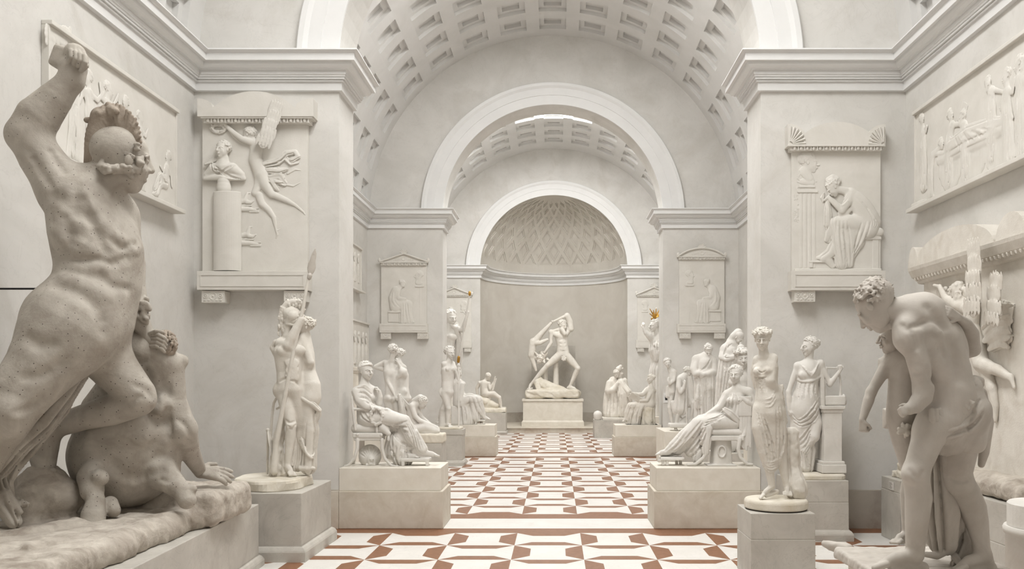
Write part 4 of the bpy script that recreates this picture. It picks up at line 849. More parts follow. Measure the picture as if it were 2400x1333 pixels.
# ------------------------------------------------------------------ warrior and goddess, left of the first arch
pedestal('pedestal', 'grey marble pedestal with moulded foot under the spear-bearing warrior', 'pedestal', -3.96, -2.91, 9.76, 11.05, 0, .778, M['ped_grey'], .17, .06)
if want('mars'):
    st = Stat('plaster_group', 'plaster group of a helmeted nude warrior with a spear beside a half-draped goddess', 'statue', 10.35, (685, 1150), floor=.78); m = M['plaster']
    g = st.part(1.35); z = Zm(g, 570, 570, 4.442); H = 235; Y = 1244           # second detail starts 280 px lower = 1244 units
    body(z, H, (480, 1480, 0), (475, 1130, 0), (490, 960, 10), ((385, 1030, 0), (590, 1010, 40)), (None, None), (None, None), ((425, 1530, 10), (545, 1530, -10)), ((500, Y + 650, -45), None), ((462, Y + 1075, -20), None), front=(.35, 0, -.94))
    z.ell((395, 1530, 30), (80, 95, 80), k=30)
    limb(z, (545, 1530, 0), (590, Y + 640, 60), (600, Y + 1040, 100), H, (.34, .3, .2, .22, .12))
    limb(z, (395, 1040, -10), (468, 1068, -80), (604, 790, -60), H, (.25, .24, .225, .235, .15), k=.08); hand(z, (600, 800, -60), (.28, -1, 0), (.1, 0, -1), 110, curl=1.4)
    z.chain([(600, 1000, 40), (660, 1140, 40), (700, 1240, 30)], [44, 40, 38], k=12); z.chain([(700, 1240, 30), (640, 1200, 60), (560, 1130, 80)], [38, 36, 28], k=12); z.chain([(300, 1080, 40), (340, 1120, 40)], [22, 40], k=12); z.chain([(340, 1030, 30), (300, 1090, 40), (335, 1170, 40)], [30, 24, 20], k=10)
    foot(z, (462, Y + 1075, -20), (515, Y + 1170, -70), H)
    hp(st, z, m, (520, 770, 0), 225, 75, 4, 0, None, neck=(470, 960, 5))
    rn = np.random.default_rng(2); pth = [(618, 650), (580, 618), (520, 612), (460, 632), (415, 690), (402, 780), (408, 870), (420, 950)]
    z.chain([(520, 765, 0), (500, 820, 10)], [76, 70], k=8); z.ell((528, 760, -6), (74, 78, 86), k=6); z.chain([(600, 730, -30), (640, 690, -20)], [26, 12], k=12); z.chain([(455, 840, -40), (520, 852, -76), (580, 838, -70)], 13, k=4)
    z.chain([(*p, 14) for p in pth], [26, 34, 36, 36, 36, 34, 30, 20], k=6)
    for i in range(110):
        t = rn.random() * (len(pth) - 1); k_ = int(t); p = lerp(pth[k_], pth[k_ + 1], t - k_); c_ = A3((p[0] + 24 * rn.normal(), p[1] + 16 * rn.normal(), 14 - 34 * rn.random())); z.chain([c_, c_ + A3((rn.normal() * 5, 20 + 10 * rn.random(), 0))], [13, 9], k=2)
    for P_ in ([(380, 1440), (430, 1410), (480, 1400)], [(500, 1430), (545, 1440), (570, 1480)], [(440, Y + 590), (480, Y + 625), (540, Y + 610)], [(470, Y + 660), (500, Y + 690), (545, Y + 650)]): z.stroke(P_, 9, True, k=18, lift=3)
    # goddess
    z.chain([(640, 960, 100), (660, 1150, 110), (680, 1330, 100), (700, 1480, 90), (700, 1600, 85)], [60, 80, 72, 104, 108], k=40); z.chain([(700, 1600, 85), (660, 1244 + 640, 60), (655, 1244 + 760, 70)], [96, 66, 60], k=30)
    hp(st, z, m, (640, 870, 90), 190, -80, 0, 0, 'bun', seed=3, neck=(640, 960, 100))
    st.put(g, 'warrior_and_goddess_figures', m)
    g = st.part(1.3); z = Zm(g, 570, 850, 4.442)
    z.chain([(690, 480, 70), (700, 700, 85), (690, 900, 90), (680, 1080, 90)], [60, 80, 70, 76], fold=(13, .16, .4), k=10); z.chain([(600, 420, 40), (590, 700, 60), (580, 1000, 70), (560, 1090, 60)], [20, 40, 46, 40], fold=(9, .22, 0), k=10)
    z.chain([(570, 330, 0), (640, 385, -10), (720, 430, 10), (790, 490, 40)], [22, 26, 30, 22], fold=(7, .2, 0), k=6); z.chain([(790, 490, 40), (780, 540, 60), (720, 660, 70)], [20, 30, 20], fold=(5, .2, 0), k=6)
    for i in range(6): z.stroke([(570 + 8 * i, 680 + 20 * i), (600 + 12 * i, 860 + 16 * i), (680 + 8 * i, 960 + 6 * i), (738, 960 - 4 * i)], 8, k=5, lift=2)
    z.chain([(530, 720, 20), (520, 900, 20), (505, 1060, 10)], [18, 22, 18], fold=(5, .3, 0), k=4); z.chain([(600, 1100, 30), (660, 1100, 20)], [26, 30], k=8); z.chain([(690, 1096, 40), (740, 1100, 30)], [24, 14], k=6)
    st.put(g, 'drapery', m)
    g = st.part(1.5); z = Zm(g, 570, 850, 4.442)
    z.chain([(410, 560, 40), (370, 800, 40), (350, 1000, 30), (350, 1160, 30)], [30, 50, 66, 72], fold=(7, .12, .6), k=8); z.chain([(440, 1000, 20), (430, 1150, 10)], [40, 46], k=20); g.noise(2, .12, 5)
    st.put(g, 'tree_trunk', m)
    g = st.part(1.2); z = Zm(g, 570, 850, 4.442)
    z.ell((310, 900, 60), (18, 210, 120), ((.97, -.22, .1), (.22, .97, 0), (-.1, 0, 1)), k=2); z.chain([(346, 370, 60), (318, 420, 60), (300, 560, 60), (286, 780, 60)], 14, k=4); z.chain([(258, 700, 60), (250, 1150, 70)], [14, 12], k=2); z.ball((256, 700, 60), 20, k=4); z.chain([(350, 480, 60), (395, 450, 50), (390, 510, 50)], [12, 12, 8], k=4)
    st.put(g, 'shield_and_sword', m)
    g = st.part(1.1); z = Zm(g, 570, 570, 4.442)
    z.chain([(676, 370, -60), (630, 640, -66), (500, 1244, -90)], [15, 18, 20], k=2); z.chain([(500, 1244, -90), (440, 1570, -88), (340, Y + 860, -70), (322, Y + 1130, -60)], [20, 23, 29, 38], k=2)
    st.put(g, 'spear_shaft', m)
    g = st.part(1.0); z = Zm(g, 570, 570, 4.442)
    z.ell((712, 245, -60), (44, 84, 12), roll=10, k=1); z.ell((727, 165, -60), (30, 100, 10), roll=13, k=8); z.chain([(738, 110, -60), (750, 55, -60)], [12, 3], k=8); z.chain([(750, 60, -60), (690, 335, -60)], 8, k=4); z.chain([(694, 335, -60), (686, 362, -60)], [25, 22], k=2)
    st.put(g, 'spearhead', M['plaster_dusty'])
    disc_base('rock_base', st, -3.43, 10.38, .778, .905, .42, .52, M['base'], .02)

# ------------------------------------------------------------------ dancer with hands on her hips, and the muse with a lyre
pedestal('pedestal', 'square grey marble pedestal of two courses under the wreathed dancer', 'pedestal', 2.0, 2.665, 8.76, 9.42, 0, .706, M['ped_grey'], course=.62)
if want('dancer'):
    st = Stat('plaster_statue', 'white plaster dancer with a flower wreath and hands on her hips', 'statue', 9.08, (1820, 1190), floor=.724); m = M['plaster']
    g = st.part(1.4); z = Zm(g, 1720, 740, 4.443); H = 215
    body(z, H, (350, 960, 0), (330, 550, 10), (310, 420, 15), ((245, 455, 55), (405, 440, -10)), (None, (385, 690, -85)), (None, (455, 745, 20)), ((275, 1000, 10), (430, 1000, 30)), (None, None), (None, None), front=(-.45, .0, -.9), fem=True)
    z.chain([(400, 445, -10), (392, 540, -50), (384, 670, -90)], [52, 52, 48], k=20); z.chain([(384, 680, -90), (420, 740, -50), (455, 745, 10)], [44, 40, 24], k=14); hand(z, (450, 742, 0), (1, -.25, .5), (0, -.6, -.8), 95, curl=.4, mirror=-1)
    z.chain([(245, 455, 55), (210, 600, 100), (235, 740, 70)], [46, 40, 30], k=16)
    z.chain([(320, 640, 5), (335, 740, 5), (360, 880, 5), (360, 1000, 10)], [96, 94, 130, 150], k=40)
    z.chain([(290, 980, -10), (270, 1160, -40), (312, 1410, -50), (368, 1590, -40), (396, 1770, -30)], [96, 86, 64, 48, 36], k=24)
    z.chain([(430, 1000, 30), (450, 1190, 20), (482, 1430, 30), (520, 1610, 30), (548, 1755, 20)], [100, 92, 62, 46, 33], k=24)
    z.chain([(370, 1000, 0), (390, 1220, 0), (400, 1440, 10), (395, 1560, 10)], [120, 108, 92, 60], k=30)
    z.chain([(440, 1010, 60), (465, 1260, 60), (480, 1500, 50)], [82, 84, 62], k=30)
    foot(z, (398, 1775, -30), (268, 1900, -60), H, heel=(446, 1830, -6)); foot(z, (550, 1762, 20), (558, 1868, -60), H)
    for i in range(6): z.stroke([(232 + 16 * i, 645), (236 + 18 * i, 720), (240 + 20 * i, 790)], 4, True, k=6)
    for i in range(3): z.stroke([(430 + 4 * i, 760 + 50 * i), (390, 850 + 44 * i), (330, 870 + 40 * i)], 7, False, k=8)
    z.stroke([(218, 600), (270, 632), (330, 628)], 7, k=6); z.stroke([(240, 555), (285, 590), (335, 570)], 5, True, k=6); z.stroke([(215, 640), (300, 648), (340, 640)], 6, True, k=6)
    for i in range(7): z.stroke([(230 + 16 * i, 1000 + 10 * i), (280 + 24 * i, 1220 + 20 * i), (330 + 18 * i, 1440 + 12 * i), (350 + 16 * i, 1560 - 8 * i)], 7, i % 2 == 1, k=6, lift=1)
    for i in range(5): z.stroke([(290 + 8 * i, 1540 - 6 * i), (375 + 6 * i, 1625 - 26 * i), (470 + 8 * i, 1560 - 30 * i), (530, 1360 - 40 * i)], 9, k=6, lift=2)
    for i in range(5): z.stroke([(440 + 16 * i, 950), (447 + 18 * i, 1180), (444 + 16 * i, 1480)], 6, i % 2 == 0, k=5)
    z.chain([(460, 760, -10), (480, 860, 0), (505, 990, 20), (520, 1100, 40)], [34, 40, 30, 34], fold=(7, .28, .2), k=6); z.chain([(500, 730, -10), (490, 780, -20), (470, 830, -20)], [20, 26, 14], k=5)
    z.chain([(292, 980 - 240, -96), (290, 960 - 190, -98)], [8, 6], k=3); z.ball((272, 700, -92), 9, k=2); z.ball((268, 722, -92), 7, k=2)
    hp(st, z, m, (297, 243, 0), 222, -4, 8, 2, 'wave', seed=4, wreath=True, neck=(312, 420, 14))
    st.put(g, 'dancer_figure', m)
    g = st.part(1.6); z = Zm(g, 1720, 970, 3.673)
    z.chain([(502, 160, 60), (500, 300, 70), (505, 450, 70), (530, 640, 50)], [50, 58, 64, 92], fold=(7, .1, .4), k=14); z.chain([(520, 600, 40), (570, 700, 20)], [70, 50], k=30); z.chain([(470, 150, 50), (536, 155, 50)], [34, 24], k=8); g.noise(2, .1, 5)
    st.put(g, 'tree_stump', m)
    disc_base('round_base', st, 2.345, 9.09, .722, .815, .33, .325, M['base'], .004, sq=2.1)
    b = MB(); b.lathe((2.345, 9.09, .706), [(.318, 0), (.318, .016)], 40, ey=.98); b.build('dark_shim', M['dark_felt'], st.root)
pedestal('pedestal', 'wide grey marble pedestal of two courses behind the dancer, under the muse', 'pedestal', 3.04, 3.77, 10.98, 11.8, 0, .775, M['ped_grey'], .14, .05, course=.56)
if want('muse'):
    st = Stat('plaster_statue', 'white plaster muse in a belted gown leaning on a pillar with her lyre', 'statue', 11.4, (1910, 1120), floor=.778); m = M['plaster_cool']
    g = st.part(1.25); z = Zm(g, 1720, 740, 4.443); H = 190
    body(z, H, (745, 930, 0), (775, 590, 0), (775, 480, 5), ((665, 520, 0), (900, 495, 0)), ((570, 790, -10), (1000, 715, -10)), ((575, 985, -30), (1105, 570, -40)), ((665, 980, 0), (820, 980, 10)), (None, None), (None, None), front=(-.1, 0, -1), fem=True)
    hand(z, (575, 985, -30), (.15, 1, 0), (-1, 0, -.3), 90, curl=.5); hand(z, (1108, 570, -40), (-.05, -1, -.1), (.3, 0, -1), 95, curl=1.1, mirror=-1)
    z.chain([(770, 560, 0), (770, 660, 0), (740, 850, 0), (730, 980, 0)], [104, 92, 128, 138], k=40); z.chain([(720, 960, 0), (700, 1150, 10), (690, 1300, 20), (700, 1560, 30)], [128, 110, 90, 74], k=30)
    z.chain([(790, 960, -10), (850, 1120, -40), (830, 1250, -60)], [92, 70, 60], k=30); z.chain([(830, 1255, -60), (760, 1320, -30), (700, 1390, 0), (650, 1480, 10)], [58, 60, 56, 40], k=20)
    z.chain([(740, 1250, 10), (750, 1400, 20), (750, 1570, 20)], [70, 90, 70], fold=(11, .16, .2), k=20)
    z.chain([(880, 530, 20), (905, 680, 10), (910, 850, 0), (918, 1060, 0)], [40, 44, 42, 34], fold=(7, .25, .3), k=8); z.chain([(900, 900, 20), (905, 1100, 30), (915, 1210, 30)], [40, 40, 16], fold=(5, .25, .1), k=8)
    z.stroke([(664, 660), (740, 690), (830, 672), (905, 628)], 16, k=8, lift=6); z.stroke([(664, 690), (740, 700), (830, 690), (905, 650)], 7, True, k=6)
    for i in range(4): z.stroke([(690 + 14 * i, 500 + 10 * i), (750 + 12 * i, 560 + 16 * i), (810, 590 + 12 * i), (860 - 4 * i, 530 + 14 * i), (890 - 8 * i, 480 + 14 * i)], 6, k=5, lift=1)
    for i in range(8): z.stroke([(680 + 24 * i, 690), (660 + 26 * i, 790), (640 + 32 * i, 880 - 6 * i)], 6, i % 2 == 1, k=5, lift=1)
    for i in range(9): z.stroke([(598 + 4 * i, 1060 + 16 * i - 60), (670 + 6 * i, 1120 + 10 * i - 40), (780 + 6 * i, 1000 + 14 * i), (880, 850 + 24 * i)], 8, i % 3 == 1, k=6, lift=2)
    for i in range(6): z.stroke([(660 + 10 * i, 1290 + 20 * i), (720 + 10 * i, 1230 + 20 * i), (800, 1120 + 22 * i)], 7, i % 2 == 1, k=5, lift=1)
    for i in range(7): z.stroke([(680 + 10 * i, 1400), (700 + 14 * i, 1500 + 6 * i), (690 + 20 * i, 1580)], 6, i % 2 == 0, k=5, lift=1)
    for i in range(4): z.stroke([(790 + 14 * i, 1290), (740 + 16 * i, 1360 + 10 * i), (690 + 20 * i, 1420 + 14 * i)], 6, k=5, lift=1)
    hp(st, z, m, (786, 322, 0), 190, -62, 0, 0, 'bun', seed=7, neck=(775, 480, 5))
    st.put(g, 'muse_figure', m)
    g = st.part(1.1); z = Zm(g, 1720, 740, 4.443)
    z.box((1045, 880, 0), (105, 48, 40), rnd=8, k=0); z.ell((1150, 870, 0), (22, 60, 34), roll=-10, k=10); z.chain([(950, 541, 0), (1085, 541, 0)], 9, k=2); z.chain([(1080, 540, 0), (1108, 660, 0), (1112, 750, 0), (1108, 840, 0)], [13, 11, 11, 16], k=3); z.chain([(965, 540, 0), (940, 680, 0), (945, 840, 0)], [12, 11, 14], k=3)
    for i in range(8): z.chain([(975 + 13 * i, 545, 0), (968 + 16 * i, 840, -2)], 2.4, k=1); z.ball((975 + 15 * i, 915, -42), 5, k=1)
    st.put(g, 'lyre', m)
    b = MB(); q = lambda x, y: wpt(x, y, 11.3); xa, xb = q(1927, 1000).x, q(1968, 1000).x; zs = [q(1900, y).z for y in (951, 958, 966, 1079, 1086, 1098, 1106)]
    b.box(xa - .03, xb + .035, 11.18, 11.62, zs[1], zs[0], .005); b.box(xa - .012, xb + .015, 11.2, 11.6, zs[2], zs[1], .004); b.box(xa, xb, 11.21, 11.59, zs[3], zs[2], .004); b.box(xa - .03, xb + .03, 11.18, 11.62, zs[4], zs[3], .008); b.box(xa - .045, xb + .045, 11.16, 11.64, zs[6], zs[4], .008)
    b.build('pillar', m, st.root)
    disc_base('statue_base', st, 3.43, 11.4, .775, .845, .36, .36, M['base'], .006, sq=6)
# ------------------------------------------------------------------ second hall, left side
plinth('stepped beige plinth under the seated lady with the wreathed armchair', -3.02, -1.57, 11.85, 12.73, .525, .845, (.0, .035, .03, .0), None, (-3.14, -2.9))
plinth('stepped beige plinth under the seated lady reclining on a backed seat', 1.365, 2.85, 11.85, 12.73, .525, .845, (.035, .0, .03, .0), None, (2.7, 2.96))
plinth('stepped plinth farther off under the seated figure beside the tall staff', -3.0, -1.6, 22.76, 23.64, .525, .835, (.02, .035, .03, 0), None)
plinth('stepped plinth farther off under the seated girl with a tablet', 1.55, 2.84, 22.76, 23.64, .525, .835, (.035, .02, .03, 0), None)
def klismos_leg(z, p, q, r=13, w=1.0):           # a sabre leg given as a curve
    z.chain([(*a, q) for a in p], [r * f for f in np.linspace(1.25, .8, len(p))], k=2)
if want('lady_left'):
    st = Stat('plaster_statue', 'white plaster lady seated sideways in an armchair with a wreath on its arm', 'statue', 12.3, (930, 1095), floor=.847); m = M['plaster_cool']
    g = st.part(1.3); z = Zm(g, 800, 790, 4.165); H = 165
    z.chain([(250, 800, 0), (235, 650, 0), (235, 560, 0), (228, 470, 5)], [98, 84, 84, 46], k=30); z.chain([(160, 520, -50), (240, 490, 0), (316, 520, 60)], [44, 50, 40], k=25)
    for e in (-30, 40): z.ell((292, 590, e), (38, 36, 34), k=16)
    z.chain([(155, 535, -60), (190, 620, -80), (245, 675, -90), (330, 700, -85), (400, 706, -80)], [52, 56, 48, 36, 24], fold=(7, .1, .3), k=14); hand(z, (405, 704, -80), (1, -.1, 0), (0, -1, -.2), 80, curl=.4)
    z.chain([(318, 530, 60), (350, 600, 50), (368, 645, 30)], [36, 34, 30], k=14); z.chain([(368, 645, 30), (378, 580, 10), (372, 525, 0)], [30, 26, 16], k=10); hand(z, (372, 525, 0), (-.6, -.8, 0), (.8, -.5, -.2), 85, curl=.9)
    z.chain([(270, 800, -40), (450, 785, -50), (615, 815, -55)], [90, 84, 54], k=24); z.chain([(615, 818, -55), (690, 960, -40), (790, 1090, -40)], [54, 72, 52], fold=(7, .06, .4), k=20)
    z.chain([(280, 830, 50), (470, 850, 60), (600, 870, 50)], [86, 90, 70], k=24); z.chain([(600, 860, 40), (620, 990, 30), (650, 1050, 20)], [74, 80, 70], fold=(11, .08, .2), k=16)
    z.chain([(560, 1020, 20), (570, 1100, 20), (600, 1180, 20)], [90, 96, 90], fold=(17, .16, .2), k=14); z.chain([(490, 980, 10), (470, 1130, 20)], [44, 54], fold=(9, .2, .3), k=14)
    foot(z, (820, 1120, -40), (955, 1160, -40), 150); foot(z, (660, 1150, -40), (760, 1175, -50), 150)
    for i in range(7): z.stroke([(400 + 20 * i, 830 + 8 * i), (520 + 14 * i, 850 + 10 * i), (640 + 4 * i, 820 + 30 * i)], 8, i % 2 == 0, k=7, lift=2)
    for i in range(8): z.stroke([(640 + 10 * i, 850), (690 + 10 * i, 960), (720 + 12 * i, 1110 - 4 * i)], 6, i % 2 == 0, k=6, lift=1)
    for i in range(6): z.stroke([(490 + 10 * i, 900 + 10 * i), (560 + 16 * i, 1010 + 10 * i), (680, 1050 + 4 * i)], 7, i % 2 == 0, k=6, lift=1)
    for i in range(7): z.stroke([(480 + 26 * i, 1060), (475 + 26 * i, 1120), (440 + 34 * i, 1190)], 8, i % 2 == 0, k=6, lift=1)
    for i in range(6): z.stroke([(150 + 6 * i, 500 + 22 * i), (220 + 8 * i, 500 + 26 * i), (300, 560 + 30 * i)], 7, i % 2 == 0, k=6, lift=1)
    for i in range(4): z.stroke([(180 + 18 * i, 720), (200 + 24 * i, 780), (280 + 20 * i, 830)], 7, i % 2 == 0, k=6, lift=1)
    z.stroke([(170, 490), (230, 470), (290, 520)], 8, k=6)
    hp(st, z, m, (244, 328, 0), 172, 36, 2, 0, 'band', seed=11, neck=(222, 450, 4))
    st.put(g, 'seated_lady_figure', m)
    g = st.part(1.3); z = Zm(g, 800, 790, 4.165)
    for q in (-110, 110): z.chain([(108, 702, q), (290, 702, q)], 13, k=2); z.chain([(104, 580, q), (112, 700, q), (138, 900, q)], [9, 15, 13], k=2); z.chain([(346, 700, q), (346, 920, q)], [12, 14], k=2)
    z.chain([(104, 600, -110), (104, 600, 110)], 12, k=2); z.chain([(120, 740, -110), (120, 740, 110)], 10, k=2)
    z.box((278, 950, 0), (142, 24, 122), rnd=8); z.box((278, 985, 0), (132, 18, 112), rnd=4)
    for q in (-108, 108):
        klismos_leg(z, [(158, 1000), (156, 1090), (130, 1180), (72 if q < 0 else 116, 1250), (34 if q < 0 else 104, 1258)], q, 15); klismos_leg(z, [(396, 1000), (398, 1090), (425, 1185), (490, 1256), (560, 1262)], q, 15)
    z.ball((392, 955, -124), 14, k=3); z.ball((156, 950, -124), 14, k=3)
    st.put(g, 'armchair', m)
    g = st.part(1.2); z = Zm(g, 800, 790, 4.165); z.chain([(140, 890, -60), (430, 900, -60)], [44, 46], k=10); z.chain([(140, 895, 70), (430, 900, 70)], [44, 46], k=30); z.chain([(400, 880, -90), (462, 940, -96)], [40, 24], k=14); z.chain([(462, 950, -98), (460, 975, -98), (460, 1000, -98)], [8, 15, 16], k=3)
    st.put(g, 'seat_cushion', m)
    g = st.part(1.1); z = Zm(g, 800, 790, 4.165); ring(z, (342, 772), 56, 78, 15, 22, -126, 3, 1.0); st.put(g, 'wreath', m)
    g = st.part(1.2); z = Zm(g, 800, 790, 4.165); z.box((730, 1190, -20), (140, 14, 84), rnd=4)
    for x in (602, 838): z.box((x, 1230, -90), (16, 34, 12), rnd=4); z.box((x, 1230, 50), (16, 34, 12), rnd=4)
    z.box((720, 1206, -90), (130, 10, 8), rnd=2); st.put(g, 'footstool', m)
    g = st.part(1.2); z = Zm(g, 800, 790, 4.165); z.ell((280, 1160, 30), (110, 115, 90), k=20); z.ell((296, 1210, -50), (40, 60, 40), k=16); z.ball((280, 1190, -92), 10, k=4); z.ball((312, 1190, -92), 10, k=4); z.ell((296, 1222, -90), (22, 10, 14), k=4, cut=True)
    for i in range(9): a = radians(200 + 17 * i); z.stroke([(285 + 60 * cos(a), 1190 + 60 * sin(a)), (285 + 108 * cos(a), 1170 + 108 * sin(a))], 7, True, k=5)
    z.box((296, 1250, -10), (46, 22, 60), rnd=6, k=8); st.put(g, 'theatre_mask', m)
if want('two_nudes'):
    pedestal('pedestal', 'pale block pedestal behind the armchair, under the two embracing nudes', 'pedestal', -3.95, -3.02, 17.6, 18.5, 0, .86, M['ped_light'])
    st = Stat('plaster_group', 'plaster group of two nude figures turned together behind the armchair', 'statue', 18.0, (920, 1015), floor=.862); m = M['plaster_cool']
    g = st.part(1.1); z = Zm(g, 800, 790, 4.165); H = 112
    body(z, H, (490, 580, 0), (480, 340, 0), (492, 225, 5), ((432, 250, -10), (545, 250, 20)), ((452, 430, -30), None), ((532, 590, -60), None), ((455, 600, 0), (525, 610, 0)), ((485, 780, -10), (560, 780, 0)), ((500, 925, 10), (545, 925, 10)), front=(.5, 0, .8), fem=True, th=1.12)
    hand(z, (532, 590, -60), (.6, .7, 0), (-.3, 0, -1), 62, curl=1.3); z.chain([(425, 250, 10), (336, 290, 20), (405, 312, 10)], [30, 24, 24], k=10)
    hp(st, z, m, (508, 132, 0), 120, 150, 4, 0, 'band', seed=12, neck=(492, 225, 5))
    body(z, H, (612, 580, 40), (590, 370, 40), (565, 250, 40), ((560, 280, 30), (620, 290, 60)), ((620, 370, -10), None), ((548, 240, -20), None), ((590, 600, 30), (640, 600, 50)), ((625, 780, 20), None), ((610, 925, 20), None), front=(-.3, 0, -.9), fem=True, th=1.12)
    hand(z, (548, 240, -20), (-.1, -1, 0), (.4, 0, -1), 56, curl=.9); hp(st, z, m, (556, 170, 60), 110, -100, 0, 0, 'bun', seed=13, neck=(565, 250, 40)); z.ball((600, 340, -10), 44, k=20)
    st.put(g, 'embracing_figures', m)
    g = st.part(1.0); z = Zm(g, 800, 790, 4.165); z.chain([(568, 570, -60), (590, 680, -50), (600, 790, -30)], [18, 26, 30], fold=(7, .25, .2), k=4); z.chain([(580, 580, -58), (640, 660, -30), (660, 720, 10)], [10, 18, 12], fold=(5, .25, 0), k=4); st.put(g, 'drapery', m)
    disc_base('statue_base', st, -3.5, 18.05, .86, .945, .36, .36, M['base'], .008)
if want('kneeler'):
    pedestal('pedestal', 'grey marble pedestal under the kneeling girl, behind the near left plinth', 'pedestal', -3.02, -2.245, 16.75, 17.5, 0, .815, M['ped_grey'])
    st = Stat('plaster_statue', 'small white plaster girl kneeling on a rough slab with bowed head', 'statue', 17.05, (1005, 1040), floor=.817); m = M['plaster_cool']
    g = st.part(1.0); z = Zm(g, 800, 790, 4.165)
    z.chain([(740, 890, 10), (690, 800, 10), (694, 700, 5), (715, 655, 0)], [56, 48, 50, 34], k=20); z.chain([(690, 670, -30), (735, 670, 40)], 32, k=16)
    z.chain([(686, 670, -34), (722, 770, -46), (762, 810, -50)], [27, 25, 21], k=8); z.chain([(762, 810, -50), (840, 845, -50), (905, 862, -40)], [22, 22, 13], k=8); hand(z, (905, 862, -40), (1, .3, 0), (0, -1, -.3), 62, curl=.3)
    z.chain([(740, 680, 40), (780, 780, 30), (880, 855, 10)], [24, 22, 13], k=8); z.chain([(725, 900, -30), (830, 880, -40), (930, 915, -40)], [54, 50, 32], k=16); z.chain([(930, 918, -40), (820, 930, -50), (735, 930, -40)], [30, 26, 16], k=8); z.chain([(740, 900, 50), (930, 905, 40)], [54, 34], k=16)
    hp(st, z, m, (790, 640, 0), 118, 70, 42, 0, 'wave', seed=14, neck=(722, 660, 0)); z.chain([(770, 590, 0), (710, 620, 10), (690, 680, 30)], [34, 26, 16], k=8)
    st.put(g, 'kneeling_figure', m)
    g = st.part(1.3); z = Zm(g, 800, 790, 4.165); z.box((850, 980, 0), (160, 46, 150), rnd=18); g.noise(1.0, .2, 3); st.put(g, 'rough_slab', M['base'])
    pass
if want('staff_youth'):
    pedestal('pedestal', 'grey marble pedestal with moulded foot under the nude youth by the left pier', 'pedestal', -2.86, -2.235, 20.35, 20.98, 0, .86, M['ped_grey'], .13, .05, cap=.12, capo=.012)
    st = Stat('plaster_statue', 'plaster nude youth standing with one hand behind his back and a thin staff', 'statue', 20.65, (1058, 1000), floor=.862); m = M['plaster_cool']
    g = st.part(1.0); z = Zm(g, 1010, 670, 3.175); H = 84
    body(z, H, (122, 765, 0), (128, 625, 0), (135, 555, 0), ((98, 580, -20), (160, 578, 24)), ((86, 645, 20), (200, 650, -20)), ((112, 692, 50), (206, 700, -30)), ((100, 790, 0), (140, 790, 0)), ((130, 910, -10), (90, 910, 20)), ((124, 1030, 0), (60, 990, 70)), front=(.88, 0, -.48), detail=False)
    z.ell((100, 800, 10), (34, 40, 36), k=14)
    hand(z, (112, 692, 50), (-.9, .1, .3), (0, -.5, 1), 46, curl=.8); hand(z, (206, 700, -30), (0, -1, 0), (0, 0, -1), 40, curl=1.4)
    foot(z, (124, 1030, 0), (150, 1048, -30), H); foot(z, (60, 990, 70), (40, 1020, 60), H); hp(st, z, m, (142, 497, 0), 92, 30, 2, 0, 'curls', seed=15, neck=(135, 555, 0))
    z.chain([(95, 920, 40), (90, 1048, 40)], [24, 34], k=16)
    st.put(g, 'nude_youth_figure', m); disc_base('statue_base', st, -2.55, 20.65, .862, .915, .29, .28, M['base'], .004, sq=6)
    g = st.part(1.0); z = Zm(g, 1010, 670, 3.175); z.chain([(205, 580, -30), (207, 1045, -30)], 6, k=0); z.ball((205, 590, -30), 12, k=3); z.chain([(200, 600, -30), (212, 660, -30), (200, 720, -30)], 7, k=2); st.put(g, 'thin_staff', m)
if want('giant'):
    pedestal('pedestal', 'pale block pedestal of the giant with the staff, hidden behind the seated figure', 'pedestal', -4.2, -2.75, 26.3, 27.7, 0, .9, M['ped_light'])
    st = Stat('plaster_statue', 'colossal nude plaster figure with a cloak gripping a long gilded staff', 'statue', 27.0, (1050, 975), floor=.902); m = M['plaster_cool']
    g = st.part(1.1); z = Zm(g, 1010, 670, 3.175); H = 104
    body(z, H, (105, 560, 0), (120, 385, 0), (140, 300, 0), ((75, 320, 0), (190, 318, 0)), ((50, 430, 0), (236, 330, -10)), ((30, 530, 0), (268, 220, -20)), ((80, 590, 0), (135, 590, 0)), ((75, 760, -10), (145, 760, 0)), ((70, 940, 0), (150, 940, 10)), front=(.3, 0, -.95))
    disc_base('statue_base', st, -3.5, 27.0, .902, 1.06, .6, .55, M['base'], .01, sq=6); foot(z, (75, 930, -10), (80, 945, -50), H); foot(z, (148, 930, 10), (156, 945, -40), H); hand(z, (268, 222, -20), (.1, -1, 0), (.2, 0, -1), 62, curl=1.2); hp(st, z, m, (148, 236, 0), 112, 30, 6, 0, 'short', seed=16, neck=(140, 300, 0))
    st.put(g, 'colossal_figure', m)
    g = st.part(1.1); z = Zm(g, 1010, 670, 3.175); z.chain([(190, 310, 10), (205, 420, 20), (200, 560, 30), (190, 760, 40)], [24, 30, 28, 26], fold=(7, .2, .3), k=6); z.chain([(150, 290, -20), (185, 312, -20), (196, 370, -10)], [12, 18, 14], k=4); st.put(g, 'cloak', m)
    g = st.part(1.0); z = Zm(g, 1010, 670, 3.175); z.chain([(286, 70, -30), (205, 560, -30)], 6, k=0); st.put(g, 'staff', m)
    g = st.part(1.0); z = Zm(g, 1010, 670, 3.175); z.ell((288, 56, -30), (11, 20, 11), k=0); st.put(g, 'gilded_tip', M['gold']); g = st.part(1.0); z = Zm(g, 1010, 670, 3.175); z.chain([(207, 530, -30), (204, 562, -30)], [11, 11], k=0); st.put(g, 'gilded_ferrule', M['gold'])
